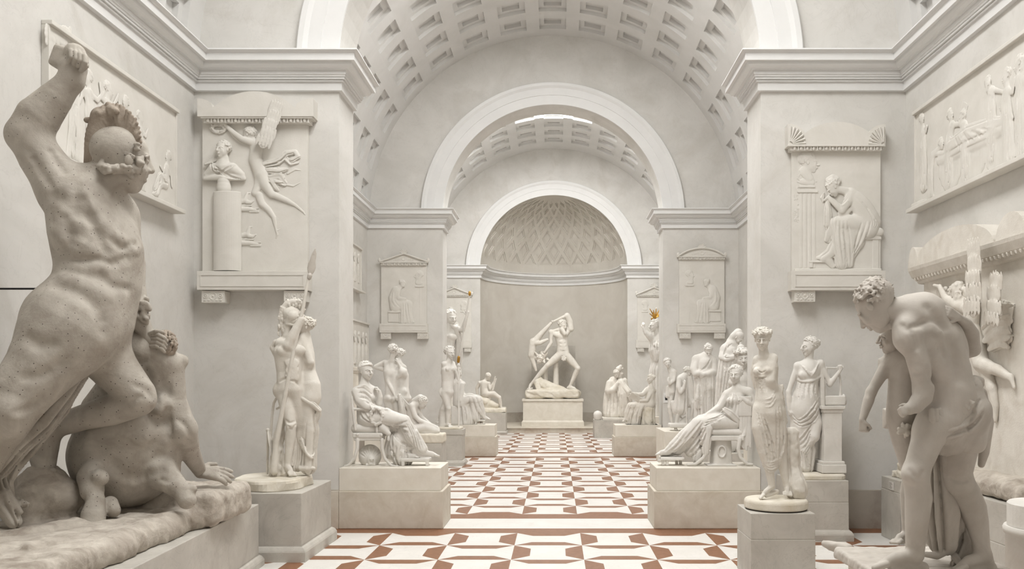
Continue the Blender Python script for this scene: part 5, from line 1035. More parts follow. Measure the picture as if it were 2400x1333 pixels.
if want('seated_far_left'):
    st = Stat('plaster_statue', 'draped plaster figure seated on the far left plinth, knees toward the aisle', 'statue', 23.2, (1105, 997), floor=.837); m = M['plaster_cool']
    g = st.part(1.0); z = Zm(g, 1010, 670, 3.175); H = 76
    z.chain([(215, 870, 0), (205, 780, 0), (200, 720, 0)], [50, 42, 36], k=16); z.chain([(165, 725, -10), (235, 730, 20)], 24, k=12); hp(st, z, m, (200, 645, 0), H, 40, 4, 0, 'bun', seed=17, neck=(200, 710, 0))
    z.chain([(232, 735, -20), (225, 800, -40), (215, 850, -50)], [20, 18, 14], k=8)
    z.chain([(225, 870, 0), (290, 845, -10), (345, 850, -10)], [52, 46, 34], fold=(7, .08, .2), k=14); z.chain([(345, 850, -10), (368, 920, -5), (395, 975, 0)], [34, 32, 16], fold=(7, .1, .2), k=12); z.chain([(240, 900, -10), (250, 960, -10), (255, 1015, -10)], [44, 50, 52], fold=(9, .14, .3), k=12); z.chain([(310, 900, 0), (325, 980, 0)], [44, 40], fold=(9, .14, .1), k=12)
    foot(z, (395, 975, 0), (440, 992, -5), 70)
    for i in range(5): z.stroke([(280 + 14 * i, 830), (290 + 18 * i, 900), (300 + 24 * i, 960)], 4, i % 2 == 0, k=4)
    for i in range(4): z.stroke([(225 + 12 * i, 900), (228 + 14 * i, 960), (225 + 16 * i, 1010)], 5, i % 2 == 0, k=4)
    st.put(g, 'seated_figure', m)
    g = st.part(1.0); z = Zm(g, 1010, 670, 3.175); z.box((365, 1000, 0), (40, 6, 30), rnd=2); z.box((335, 1014, 0), (8, 16, 24), rnd=2); z.box((395, 1014, 0), (8, 16, 24), rnd=2); st.put(g, 'footstool', m); g = st.part(1.0); z = Zm(g, 1010, 670, 3.175); z.box((185, 960, 10), (30, 70, 50), rnd=6); st.put(g, 'seat', m)
if want('piper'):
    pedestal('pedestal', 'small grey marble pedestal before the step, under the seated piper', 'pedestal', -2.68, -1.86, 31.62, 32.4, 0, .80, M['ped_grey'], .12, .04)
    st = Stat('plaster_statue', 'nude plaster youth seated on a rock playing a reed pipe', 'statue', 32.0, (1155, 968), floor=.802); m = M['plaster']
    g = st.part(.9); z = Zm(g, 1010, 670, 3.175); H = 50
    z.chain([(405, 800, 0), (395, 765, 0), (395, 725, 0)], [32, 28, 28], k=10); z.chain([(364, 720, 0), (430, 725, 0)], 15, k=8); z.chain([(362, 722, 5), (342, 760, 10), (346, 815, 10)], [14, 12, 8], k=4); z.chain([(432, 730, 0), (440, 765, -14), (468, 715, -14)], [13, 11, 7], k=4)
    z.chain([(410, 805, 0), (465, 802, -10), (508, 830, -10)], [24, 22, 15], k=6); z.chain([(508, 830, -10), (516, 865, -6), (522, 905, -4)], [15, 14, 8], k=4); z.chain([(410, 810, 10), (440, 800, 10), (432, 860, 0), (428, 895, 0)], [22, 18, 14, 8], k=4); z.chain([(522, 908, -4), (556, 906, -12)], [8, 6], k=3)
    hp(st, z, m, (424, 676, 0), 52, 60, 50, 0, 'short', seed=18, neck=(400, 712, 0)); st.put(g, 'piper_figure', m)
    g = st.part(1.0); z = Zm(g, 1010, 670, 3.175); z.chain([(350, 850, 0), (400, 860, 0)], [36, 38], k=10); z.chain([(390, 905, 0), (450, 880, 0), (490, 890, 0)], [20, 28, 20], k=10); z.box((475, 925, 0), (85, 16, 60), rnd=6, k=10); z.box((440, 935, 0), (80, 14, 60), rnd=6, k=10); g.noise(1.2, .25, 3); st.put(g, 'rock_seat', M['base'])
    g = st.part(.8); z = Zm(g, 1010, 670, 3.175); z.chain([(456, 775, -16), (478, 675, -18)], 5, k=0); z.chain([(464, 775, -16), (486, 690, -18)], 4, k=0); st.put(g, 'reed_pipe', m)
# ------------------------------------------------------------------ second hall, right side
if want('lady_right'):
    st = Stat('plaster_statue', 'white plaster lady reclining sideways on a seat with curved legs and draped back', 'statue', 12.3, (1650, 1095), floor=.847); m = M['plaster_cool']
    g = st.part(1.3); z = Zm(g, 1520, 760, 3.808); H = 150
    z.chain([(745, 870, 0), (770, 760, 0), (785, 660, 0), (790, 580, 0)], [82, 74, 74, 44], k=24); z.chain([(705, 625, 30), (790, 580, 0), (885, 600, -30)], [42, 44, 42], k=20)
    for e in (730, 800): z.ell((e, 680, -60), (36, 32, 30), k=16)
    z.chain([(890, 605, -30), (925, 670, -40), (940, 730, -60)], [40, 36, 30], k=14); z.chain([(940, 735, -60), (880, 690, -80), (835, 655, -85)], [30, 28, 17], k=10); hand(z, (838, 655, -85), (-1, .35, 0), (0, -.5, -1), 80, curl=.8)
    z.chain([(695, 640, 20), (640, 735, 0), (580, 775, -20), (520, 802, -30)], [40, 36, 28, 16], fold=(5, .06, .2), k=14); hand(z, (525, 800, -30), (-1, .2, 0), (0, -1, -.3), 72, curl=.5)
    z.chain([(750, 870, -20), (600, 870, -40), (440, 885, -45)], [78, 76, 56], k=24); z.chain([(440, 888, -45), (330, 1000, -40), (225, 1090, -35), (150, 1140, -30)], [58, 68, 52, 26], k=20)
    z.chain([(740, 850, 50), (590, 850, 50), (470, 860, 40)], [70, 66, 52], k=20); z.chain([(470, 865, 40), (370, 1010, 30), (260, 1120, 20)], [54, 66, 50], k=20); z.chain([(430, 960, 0), (400, 1080, 0), (370, 1140, 0)], [70, 70, 44], k=24)
    foot(z, (160, 1130, -34), (66, 1162, -40), 140); foot(z, (200, 1140, 20), (110, 1168, 16), 140)
    z.chain([(520, 930, -90), (505, 1030, -96), (510, 1140, -96)], [44, 40, 28], fold=(9, .2, .3), k=8); z.chain([(450, 1130, -20), (440, 1200, -20)], [50, 44], fold=(11, .2, .1), k=12)
    for i in range(9): z.stroke([(470 + 6 * i, 860 + 14 * i), (370 + 12 * i, 980 + 14 * i), (200 + 26 * i, 1140 + 4 * i)], 7, i % 2 == 0, k=7, lift=1)
    for i in range(5): z.stroke([(330 + 8 * i, 920 + 20 * i), (240 + 12 * i, 1040 + 14 * i), (150 + 16 * i, 1130 + 4 * i)], 6, i % 2 == 0, k=6, lift=1)
    for i in range(7): z.stroke([(700 - 6 * i, 740 + 16 * i), (620 - 10 * i, 820 + 12 * i), (540 - 10 * i, 840 + 14 * i)], 7, i % 2 == 1, k=7, lift=1)
    for i in range(6): z.stroke([(740 + 10 * i, 620), (720 + 18 * i, 700), (690 + 22 * i, 790)], 6, i % 2 == 0, k=6, lift=1)
    for i in range(4): z.stroke([(700 + 14 * i, 790), (740 + 10 * i, 840), (790, 880 - 10 * i)], 7, i % 2 == 0, k=6, lift=1)
    z.chain([(680, 760, -90), (730, 795, -95), (790, 850, -80)], [20, 26, 22], fold=(5, .25, 0), k=8)
    hp(st, z, m, (775, 447, 0), 158, -12, 2, 0, 'short', seed=21, neck=(790, 570, 0))
    st.put(g, 'reclining_lady_figure', m)
    g = st.part(1.3); z = Zm(g, 1520, 760, 3.808)
    z.box((685, 1008, 0), (145, 22, 110), rnd=4)
    for q in (-100, 100):
        klismos_leg(z, [(545, 1020), (535, 1100), (490, 1190), (420, 1246), (350, 1250)], q, 16); klismos_leg(z, [(815, 1020), (800, 1110), (822, 1190), (880, 1246), (925, 1250)], q, 16)
    z.box((862, 740, 20), (52, 84, 92), rnd=10); z.chain([(850, 820, 60), (850, 990, 60)], [26, 20], k=4); z.chain([(880, 820, -60), (850, 990, -80)], [20, 20], k=4)
    st.put(g, 'curved_leg_seat', m)
    g = st.part(1.2); z = Zm(g, 1520, 760, 3.808); z.chain([(515, 958, -60), (815, 962, -60)], 34, k=10); z.chain([(515, 958, 60), (815, 962, 60)], 34, k=40); z.chain([(515, 955, 0), (815, 960, 0)], 36, k=40); st.put(g, 'seat_cushion', m)
    g = st.part(1.1); z = Zm(g, 1520, 760, 3.808); z.box((862, 730, -80), (58, 90, 14), rnd=8)
    for i in range(6): x = 818 + 17 * i; z.chain([(x, 800, -76), (x + 2, 950 + 6 * i, -80), (x + 4 * (i % 2), 1080 + 14 * ((i * 5) % 4), -78)], [13, 12, 9], fold=(5, .12, i), k=4)
    st.put(g, 'back_drapery', m)
    g = st.part(1.3); z = Zm(g, 1520, 760, 3.808); z.chain([(650, 1030, 0), (648, 1240, 0)], [84, 96], fold=(5, .05, .3), k=6); ring(z, (655, 1135), 34, 50, 6, 16, -92, 4); z.box((640, 1252, 0), (130, 10, 90), rnd=4, k=8); st.put(g, 'seat_support', m)
    g = st.part(1.2); z = Zm(g, 1520, 760, 3.808); z.box((205, 1190, -10), (104, 12, 80), rnd=4); z.box((205, 1205, -88), (98, 8, 6), rnd=2)
    for x in (130, 165): z.box((x, 1228, -70), (14, 30, 12), rnd=4); z.box((x + 120, 1228, 60), (14, 30, 12), rnd=4)
    z.box((110, 1215, -40), (30, 14, 40), rnd=8); st.put(g, 'footstool', m)
if want('draped_woman'):
    pedestal('pedestal', 'grey pedestal of the draped mourner, hidden behind the reclining lady', 'pedestal', 2.55, 3.35, 18.1, 18.9, 0, .72, M['ped_grey'])
    st = Stat('plaster_statue', 'draped plaster woman standing with bowed head and clasped hands', 'statue', 18.5, (1650, 1030), floor=.722); m = M['plaster_cool']
    g = st.part(1.05); z = Zm(g, 1520, 760, 3.808); H = 98
    z.chain([(500, 560, 0), (495, 430, 0), (500, 350, 0), (515, 280, 0)], [84, 72, 72, 40], k=24); z.chain([(430, 310, 0), (515, 285, 0), (572, 320, 0)], [40, 40, 36], k=20)
    z.chain([(425, 315, 0), (405, 400, -30), (420, 440, -50)], [38, 36, 30], k=12); z.chain([(420, 438, -50), (450, 436, -76), (490, 450, -86)], [27, 25, 16], k=8); z.chain([(578, 330, 0), (580, 420, -20), (540, 440, -66), (490, 445, -84)], [36, 38, 30, 16], k=12); hand(z, (490, 446, -84), (-.9, .3, 0), (0, -.4, -1), 52, curl=.6)
    z.chain([(500, 470, 0), (500, 640, 0), (500, 830, 0), (500, 1010, 0)], [84, 88, 84, 88], fold=(15, .1, .3), k=20)
    z.chain([(560, 470, -40), (552, 560, -50), (550, 640, -40)], [26, 34, 26], fold=(7, .25, .2), k=8); z.chain([(455, 560, -60), (450, 660, -66), (440, 740, -60)], [22, 30, 18], fold=(5, .25, .2), k=8)
    for i in range(6): z.stroke([(560 - 4 * i, 300 + 10 * i), (520 - 6 * i, 370 + 6 * i), (470 - 4 * i, 412)], 5, i % 2 == 0, k=5)
    for i in range(7): z.stroke([(420 + 24 * i, 480), (418 + 25 * i, 620), (424 + 24 * i, 800)], 5, i % 2 == 0, k=5)
    hp(st, z, m, (534, 232, -20), H, 8, 40, 0, 'bun', seed=22, neck=(516, 285, 0)); z.ball((515, 185, 10), 12, k=4)
    st.put(g, 'mourning_woman_figure', m)
if want('mother'):
    pedestal('pedestal', 'pedestal of the veiled mother, hidden behind the reclining lady', 'pedestal', 2.95, 3.75, 15.8, 16.6, 0, .7, M['ped_grey'])
    st = Stat('plaster_group', 'veiled plaster woman bending her head over a baby in her arms', 'statue', 16.2, (1710, 1050), floor=.702); m = M['plaster_cool']
    g = st.part(1.1); z = Zm(g, 1520, 760, 3.808); H = 108
    z.chain([(720, 620, 0), (720, 420, 0), (725, 250, 0), (735, 180, 0)], [84, 78, 74, 44], k=24); z.chain([(685, 215, 0), (735, 180, 0), (800, 215, 0)], [42, 42, 36], k=20)
    z.chain([(680, 220, 0), (668, 290, -30), (700, 305, -60), (780, 285, -76)], [38, 40, 36, 22], fold=(5, .08, .2), k=12); z.chain([(720, 400, 0), (690, 560, 0), (680, 800, 0), (700, 1050, 0)], [84, 84, 84, 100], fold=(15, .1, .2), k=20)
    z.chain([(660, 330, -20), (645, 480, -30), (640, 640, -30)], [28, 34, 26], fold=(7, .2, .2), k=8)
    for i in range(7): z.stroke([(670 + 18 * i, 330), (660 + 14 * i, 470), (640 + 12 * i, 640)], 5, i % 2 == 0, k=5)
    for i in range(5): z.stroke([(740 - 10 * i, 175 + 4 * i), (690 - 4 * i, 230 + 14 * i), (700 + 6 * i, 300)], 5, i % 2 == 0, k=5)
    hp(st, z, m, (806, 118, -20), H, 52, 40, 0, 'smooth', seed=23, neck=(745, 180, 0)); z.chain([(800, 75, -10), (760, 110, 0), (725, 145, 10)], [40, 36, 26], k=16)
    st.put(g, 'veiled_woman_figure', m)
    g = st.part(1.0); z = Zm(g, 1520, 760, 3.808); z.ell((826, 212, -60), (36, 36, 36), k=4); z.ball((822, 170, -60), 12, k=8); z.chain([(820, 240, -60), (790, 290, -60), (770, 330, -50)], [30, 36, 30], k=10); st.put(g, 'baby', m)
if want('bust'):
    b = MB(); b.box(3.02, 3.42, 13.35, 13.75, 0, 1.62, .01); t = thing('tall_pedestal', 'tall pedestal of the wreathed female bust behind the reclining lady', 'pedestal', (3.22, 13.55, 0)); b.build('shaft', M['ped_light'], t)
    st = Stat('plaster_bust', 'large plaster female bust with wreathed hair looking out behind the reclining lady', 'bust', 13.55, (1752, 950), floor=1.622); m = M['plaster_cool']
    g = st.part(1.2); z = Zm(g, 1520, 760, 3.808); hp(st, z, m, (842, 305, 0), 178, 6, 0, 0, 'band', seed=24, neck=(842, 440, 10), wreath=True); z.chain([(842, 420, 10), (842, 500, 10)], [48, 60], k=20); z.chain([(760, 520, 10), (842, 480, 10), (925, 520, 10)], [48, 60, 48], k=24); z.chain([(842, 560, 10), (842, 640, 10), (842, 745, 10)], [64, 42, 56], k=20)
    st.put(g, 'bust_figure', m)
if want('shepherds'):
    pedestal('pedestal', 'pale block pedestal under the bending man with the child, right of the second arch', 'pedestal', 2.56, 3.6, 20.1, 21.8, 0, .83, M['ped_light'])
    st = Stat('plaster_group', 'plaster group of a bending man in a short tunic leaning on a stick', 'statue', 20.5, (1600, 1007), floor=.832); m = M['plaster_cool']
    g = st.part(1.0); z = Zm(g, 1520, 760, 3.808); H = 80
    z.chain([(300, 650, 0), (290, 560, 0), (295, 490, 0), (330, 450, 0)], [52, 48, 46, 28], k=16); hp(st, z, m, (350, 425, 0), 82, 82, 24, 0, 'curls', seed=25, neck=(315, 460, 0))
    z.chain([(275, 490, -30), (270, 560, -50), (285, 605, -60)], [26, 24, 19], k=8); z.chain([(285, 605, -60), (312, 570, -66), (322, 530, -70)], [19, 17, 11], k=6); hand(z, (322, 530, -70), (.1, -1, 0), (0, 0, -1), 44, curl=.4); z.chain([(330, 470, 30), (380, 440, 20), (410, 410, 10)], [24, 20, 12], k=8)
    z.chain([(295, 610, 0), (290, 700, 0), (285, 750, 0)], [50, 56, 60], fold=(11, .12, .2), k=10); z.chain([(350, 480, 20), (365, 580, 20), (360, 700, 20)], [40, 44, 40], fold=(9, .14, .3), k=12)
    limb(z, (275, 740, 0), (262, 805, -14), (240, 920, 0), H, (.3, .28, .2, .22, .11)); limb(z, (370, 660, 10), (400, 700, -10), (378, 850, 10), H, (.34, .3, .22, .22, .11)); limb(z, (215, 700, 20), (230, 780, 10), (290, 830, 30), H, (.3, .28, .2, .2, .11))
    foot(z, (240, 920, 0), (245, 942, -40), H); foot(z, (378, 850, 10), (365, 880, -10), H)
    z.chain([(338, 560, -60), (340, 900, -50)], 6, k=2); z.box((300, 900, 10), (120, 20, 70), rnd=12, k=10); z.chain([(300, 880, 10), (330, 840, 20)], [30, 20], k=16)
    st.put(g, 'bending_man_figure', m)
    g = st.part(1.0); z = Zm(g, 1520, 760, 3.808); H = 76
    z.chain([(205, 600, 60), (212, 500, 60), (215, 430, 60), (190, 400, 55)], [42, 34, 36, 22], k=14); z.chain([(230, 430, 60), (225, 500, 30), (190, 530, 20)], [22, 19, 15], k=8); z.chain([(190, 530, 20), (178, 500, 20), (180, 480, 20)], [16, 14, 12], k=5); limb(z, (205, 620, 60), (190, 740, 50), (215, 900, 70), H, (.42, .36, .25, .26, .13)); hp(st, z, m, (170, 345, 50), 84, 6, 0, 8, 'band', seed=26, neck=(200, 410, 58))
    z.chain([(175, 560, 40), (170, 640, 40)], [14, 18], fold=(5, .2, 0), k=4)
    st.put(g, 'nude_girl_figure', m)
# ------------------------------------------------------------------ third hall, right side
if want('pope'):
    pedestal('pedestal', 'low grey pedestal of two courses by the step, under the kneeling pope and urn', 'pedestal', 1.34, 2.55, 29.65, 30.9, 0, .62, M['ped_grey'], course=.66)
    st = Stat('plaster_group', 'draped plaster group of kneeling robed figures, one in a tall cap', 'statue', 30.3, (1440, 976), floor=.703); m = M['plaster']
    g = st.part(.9); z = Zm(g, 1380, 700, 4.038)
    z.chain([(235, 780, 30), (225, 870, 30), (235, 980, 30), (230, 1090, 30)], [44, 66, 70, 84], fold=(13, .1, .2), k=12); z.chain([(330, 780, 20), (335, 850, 20), (320, 1000, 10)], [34, 44, 50], fold=(9, .1, .2), k=12); z.chain([(200, 800, 0), (190, 870, -10), (240, 860, -40), (270, 800, -50)], [36, 40, 26, 16], k=10)
    z.chain([(300, 790, -20), (320, 900, -40), (330, 1000, -40), (320, 1090, -40)], [34, 46, 44, 36], fold=(9, .14, .2), k=10); z.chain([(310, 800, -30), (370, 880, -60), (390, 960, -50)], [24, 30, 22], fold=(7, .2, .2), k=8); z.chain([(170, 900, 20), (160, 1000, 20), (165, 1080, 20)], [22, 24, 28], fold=(5, .15, 0), k=8)
    for i in range(6): z.stroke([(200 + 22 * i, 900), (190 + 24 * i, 1000), (180 + 28 * i, 1085)], 5, i % 2 == 0, k=5)
    hp(st, z, m, (262, 712, -10), 74, 20, 30, 0, 'short', seed=27, neck=(250, 770, 10)); hp(st, z, m, (292, 726, 10), 74, -60, 0, 0, 'smooth', seed=28, neck=(305, 790, 0)); z.chain([(282, 665, 0), (300, 640, 0)], [28, 18], k=6); z.ball((318, 660, 0), 12, k=4)
    st.put(g, 'kneeling_robed_figures', m)
    b = MB(); q = lambda x, y: wpt(x, y, 29.95); b.box(q(1412, 975).x, q(1466, 975).x, 29.75, 30.85, .622, .70, .01); b.build('plaster_slab', m, st.root)
    st = Stat('plaster_urn', 'small white domed urn standing at the end of the low grey pedestal', 'urn', 29.85, (1401, 985)); c = wpt(1401, 985, 29.85)
    b = MB(); b.lathe((c.x, c.y, .62), [(.09, 0), (.11, .02), (.145, .08), (.15, .17), (.155, .2), (.14, .25), (.1, .3), (.04, .325), (0.001, .33)], 28); b.build('urn_body', M['plaster_cool'], st.root, True)
if want('tablet_girl'):
    st = Stat('plaster_statue', 'draped plaster girl seated on a stump holding out a tablet', 'statue', 23.2, (1500, 1000), floor=.837); m = M['plaster']
    g = st.part(1.0); z = Zm(g, 1380, 700, 4.038); H = 84
    z.chain([(565, 1000, 0), (575, 930, 0), (582, 880, 0), (585, 830, 0)], [50, 42, 42, 24], k=16); z.chain([(550, 862, -10), (585, 840, 0), (615, 870, 20)], [25, 26, 25], k=12); z.chain([(548, 865, -14), (510, 905, -40), (470, 905, -50), (415, 892, -50)], [24, 22, 18, 11], k=8); hand(z, (415, 892, -50), (-1, .2, 0), (0, -1, 0), 48, curl=.3); z.chain([(580, 900, -30), (550, 960, -50), (490, 965, -50)], [20, 18, 12], k=8)
    z.chain([(570, 1000, 0), (480, 1010, -10), (400, 1020, -10)], [54, 46, 36], k=16); z.chain([(400, 1020, -10), (375, 1080, -10), (360, 1130, -10)], [38, 36, 26], fold=(7, .1, .2), k=12); z.chain([(470, 1040, 0), (430, 1110, 0), (420, 1180, 0)], [50, 60, 62], fold=(13, .12, .2), k=14); z.chain([(605, 900, 20), (605, 980, 20), (600, 1080, 20)], [26, 30, 24], fold=(7, .18, .2), k=8)
    for i in range(7): z.stroke([(400 + 22 * i, 1010), (380 + 22 * i, 1080), (350 + 26 * i, 1150 + 4 * i)], 5, i % 2 == 0, k=5)
    foot(z, (350, 1140, -20), (320, 1160, -30), 80); hp(st, z, m, (584, 760, 0), 84, -55, 2, 0, 'bun', seed=29, neck=(585, 835, 0)); st.put(g, 'seated_girl_figure', m)
    g = st.part(1.0); z = Zm(g, 1380, 700, 4.038); z.chain([(560, 1050, 10), (560, 1190, 10)], [60, 66], fold=(7, .06, .2), k=6); z.box((500, 1204, 0), (150, 12, 90), rnd=6, k=8); g.noise(.8, .25, 4); st.put(g, 'stump_seat', M['base'])
    g = st.part(.9); z = Zm(g, 1380, 700, 4.038); z.box((442, 935, -56), (62, 30, 5), ((.78, .58, 0), (-.5, .75, .3), (0, -.4, 1)), rnd=2); st.put(g, 'tablet', m)
if want('religion'):
    pedestal('pedestal', 'pedestal of the rayed figure, hidden by the right pier', 'pedestal', 2.9, 4.3, 26.3, 27.7, 0, .9, M['ped_light'])
    st = Stat('plaster_statue', 'colossal draped plaster figure raising a hand, with a gilded crown of rays', 'statue', 27.0, (1550, 975), floor=.902); m = M['plaster_cool']
    g = st.part(1.1); z = Zm(g, 1380, 700, 4.038); H = 112
    z.chain([(690, 900, 0), (690, 640, 0), (680, 460, 0), (660, 380, 0)], [120, 96, 92, 50], fold=(15, .08, .3), k=20); z.chain([(690, 700, 0), (700, 1100, 0)], [110, 140], fold=(19, .1, .2), k=20); z.chain([(620, 410, -10), (665, 375, 0), (740, 420, 20)], [40, 42, 44], k=20)
    z.chain([(615, 405, -10), (570, 350, -30), (545, 325, -30)], [34, 30, 24], k=10); z.chain([(545, 325, -30), (528, 300, -30), (518, 275, -30)], [22, 18, 13], k=8); hand(z, (518, 278, -30), (-.05, -1, 0), (-.4, 0, -1), 66, curl=.35); z.chain([(610, 410, -20), (600, 490, -30), (618, 580, -30)], [26, 30, 18], fold=(7, .22, .2), k=8); z.chain([(640, 440, -70), (650, 520, -76), (640, 580, -70)], [24, 28, 20], fold=(7, .22, .3), k=8)
    for i in range(6): z.stroke([(600 + 14 * i, 400), (610 + 10 * i, 450 + 8 * i), (650 + 6 * i, 470 + 10 * i)], 5, i % 2 == 0, k=5)
    hp(st, z, m, (622, 255, 0), 118, -58, 0, 0, 'wave', seed=30, neck=(655, 370, 0)); z.chain([(640, 195, 10), (670, 260, 30), (668, 350, 30)], [28, 30, 26], fold=(5, .15, .2), k=10); st.put(g, 'robed_figure', m)
    g = st.part(.8); z = Zm(g, 1380, 700, 4.038)
    for a, l, q in ((-140, 70, -20), (-120, 105, -10), (-104, 80, 0), (-85, 90, 10), (-66, 85, 16), (-48, 90, 10), (-30, 70, 0), (-112, 60, 40), (-70, 62, 44)): z.chain([(630, 185, q * .5), (630 + l * cos(radians(a)), 185 + l * sin(radians(a)), q)], [9, 4], k=1)
    ring(z, (632, 190), 40, 12, 6, 14, 0, 1); st.put(g, 'gilded_ray_crown', M['gold'])
# ------------------------------------------------------------------ apse
if want('hercules'):
    pedestal('pedestal', 'broad pale pedestal with slab and moulded foot in the middle of the apse', 'pedestal', -1.29, 1.045, 33.36, 34.8, .205, 1.27, M['ped_light'], .22, .05, cap=.09, capo=.035)
    st = Stat('plaster_group', 'colossal plaster athlete striding and swinging a youth over his shoulder, in the apse', 'statue', 34.0, (1295, 935), floor=1.272); m = M['plaster']
    g = st.part(.9); z = Zm(g, 1200, 710, 4.445); H = 104
    body(z, H, (535, 520, 0), (515, 340, 0), (510, 265, 0), ((405, 300, -10), (612, 270, 10)), ((408, 415, -20), (572, 128, 0)), ((350, 500, -30), (440, 188, -30)), ((485, 550, 0), (580, 560, 0)), ((368, 650, -30), (688, 680, -30)), ((195, 850, 0), (602, 870, 0)), front=(.1, 0, -1), th=1.1)
    z.chain([(612, 270, 10), (604, 190, 10), (575, 130, 0)], [32, 32, 30], k=12); foot(z, (195, 850, 0), (172, 905, -30), 110, heel=(205, 890, 10)); foot(z, (602, 870, 0), (690, 915, -30), 120); hand(z, (440, 188, -30), (-1, .1, 0), (0, 0, -1), 50, curl=1.3); hand(z, (350, 500, -30), (-.8, .6, 0), (0, 0, -1), 50, curl=1.3)
    hp(st, z, m, (528, 232, -20), 106, 40, 10, 0, 'curls', seed=31, neck=(512, 275, -5)); z.chain([(520, 275, -50), (550, 320, -60)], [26, 20], k=10)
    st.put(g, 'athlete_figure', m)
    g = st.part(.9); z = Zm(g, 1200, 710, 4.445); H = 90
    z.chain([(405, 210, -20), (370, 250, -10), (310, 315, 0), (240, 395, 10)], [15, 20, 28, 36], k=8); z.chain([(220, 405, 10), (212, 460, 10), (205, 540, 10)], [40, 40, 38], k=14); z.chain([(230, 420, 0), (290, 415, -20), (368, 380, -20)], [28, 24, 14], k=8); z.chain([(198, 545, 10), (225, 620, 10), (250, 700, 0)], [30, 22, 13], k=8); z.chain([(225, 560, 20), (290, 570, 10)], [26, 20], k=10); hp(st, z, m, (290, 590, 0), 84, 100, 60, 0, 'curls', seed=32, neck=(240, 560, 10)); z.chain([(360, 520, -10), (330, 560, 0), (280, 560, 0)], [14, 20, 26], k=8)
    for i in range(24): p = A3((270 + rng.random() * 110, 510 + rng.random() * 110, -20 + rng.random() * 50)); z.chain([p, p + rng.normal(size=3) * 18], [14, 9], k=4)
    st.put(g, 'swung_youth_figure', m)
    g = st.part(1.0); z = Zm(g, 1200, 710, 4.445); z.box((420, 945, 0), (278, 44, 150), rnd=24); z.chain([(320, 850, 20), (400, 880, 10), (520, 910, 0)], [60, 50, 40], k=30); z.chain([(260, 830, 0), (285, 800, 10)], [40, 40], k=20); z.chain([(270, 850, -60), (272, 915, -80)], [26, 28], k=6); z.chain([(640, 930, 0), (690, 940, 0)], [40, 30], k=16); g.noise(1.6, .2, 9); st.put(g, 'rock_base', M['base'])
    g = st.part(1.0); z = Zm(g, 1200, 710, 4.445); z.chain([(458, 620, 40), (458, 860, 40)], [26, 30], k=2); z.chain([(345, 680, 60), (345, 860, 60)], [26, 30], fold=(7, .1, .2), k=2); st.put(g, 'supports', m)
    g = st.part(.8); z = Zm(g, 1200, 710, 4.445); z.ell((540, 575, -60), (24, 28, 10), k=2)
    for i in range(7): a = 2 * pi * i / 7; z.ball((540 + 20 * cos(a), 575 + 22 * sin(a), -62), 9, k=2)
    st.put(g, 'fig_leaf', m)
    a, c = wpt(1246, 810, 35.5), wpt(1348, 810, 35.5); b = MB(); b.box(a.x, c.x, 35.2, 35.8, .205, a.z, .01); t = thing('grey_block', 'tall grey block standing behind the athlete against the apse wall', 'block', ((a.x + c.x) / 2, 35.5, .205)); b.build('block_body', M['ped_grey'], t)
# ------------------------------------------------------------------ stele with a winged genius crowning a bust, left pier
def lunette_crown(x0, x1, yb, ya, bx0, bx1, b0, block=None, ears=None, shells=None):
    def f(t, Y, pr, m):
        b = MB(); P = arc_poly(Y - pr[1], x0, x1, yb, ya); z = wpt(0, b0, Y - pr[1]).z; P = P + [(P[-1][0], z), (P[0][0], z)]
        b.prism(P, Y - pr[1] * .96, Y - .002)
        if ears:
            for (e0, e1, top, inn) in ears:      # a quarter round horn at each end
                n = 10; pts = [(wpt(e0 + (e1 - e0) * i / n, top + (inn - top) * (1 - sqrt(max(0, 1 - (i / n) ** 2))), Y - pr[1]).x, wpt(0, top + (inn - top) * (1 - sqrt(max(0, 1 - (i / n) ** 2))), Y - pr[1]).z) for i in range(n + 1)]
                pts += [(pts[-1][0], z), (pts[0][0], z)]; b.prism(pts, Y - pr[1], Y - .002)
        b.build('lunette', m, t)
        for sh in shells or []:
            b = MB(); cx, cy, r, d = sh; c = wpt(cx, cy, Y - pr[1]); s = Y / F
            pts = [(c.x + d * r * s * cos(a), c.z + r * s * 1.12 * sin(a)) for a in np.linspace(-.08, pi / 2 + .12, 14)] + [(c.x, c.z)]
            b.prism([(c.x - d * r * s * .1, c.z - r * s * .1)] + pts[:-1] + [(c.x - d * r * s * .12, c.z + r * s)], Y - pr[1] * .9, Y - .002)
            for k in range(7):
                a = .05 + k * .25; b.tube([(c.x + d * .15 * r * s * cos(a), Y - pr[1] * .95, c.z + .15 * r * s * sin(a)), (c.x + d * .86 * r * s * cos(a), Y - pr[1] * .95, c.z + .95 * r * s * sin(a))], [r * s * .03, r * s * .075], 6)
            b.build('shell_horn', m, t)
    return f
def horned_crown(x0, x1, xa, xb, yt, yn, ya, yb):
    def f(t, Y, pr, m):                          # one thick slab: a low arch between two quarter-round horns
        y = Y - pr[1]; q = lambda x, v: (wpt(x, v, y).x, wpt(x, v, y).z); n = 10
        P = [q(x0, yb)] + [q(x0 + (xa - x0) * i / n, yt + (yn - yt) * (1 - sqrt(1 - (i / n) ** 2))) for i in range(n)] + arc_poly(y, xa, xb, yn, ya) + [q(x1 + (xb - x1) * i / n, yt + (yn - yt) * (1 - sqrt(1 - (i / n) ** 2))) for i in range(n - 1, -1, -1)] + [q(x1, yb)]
        b = MB(); b.prism(P, y - .012, Y - .002); b.build('horned_lunette', m, t)
    return f
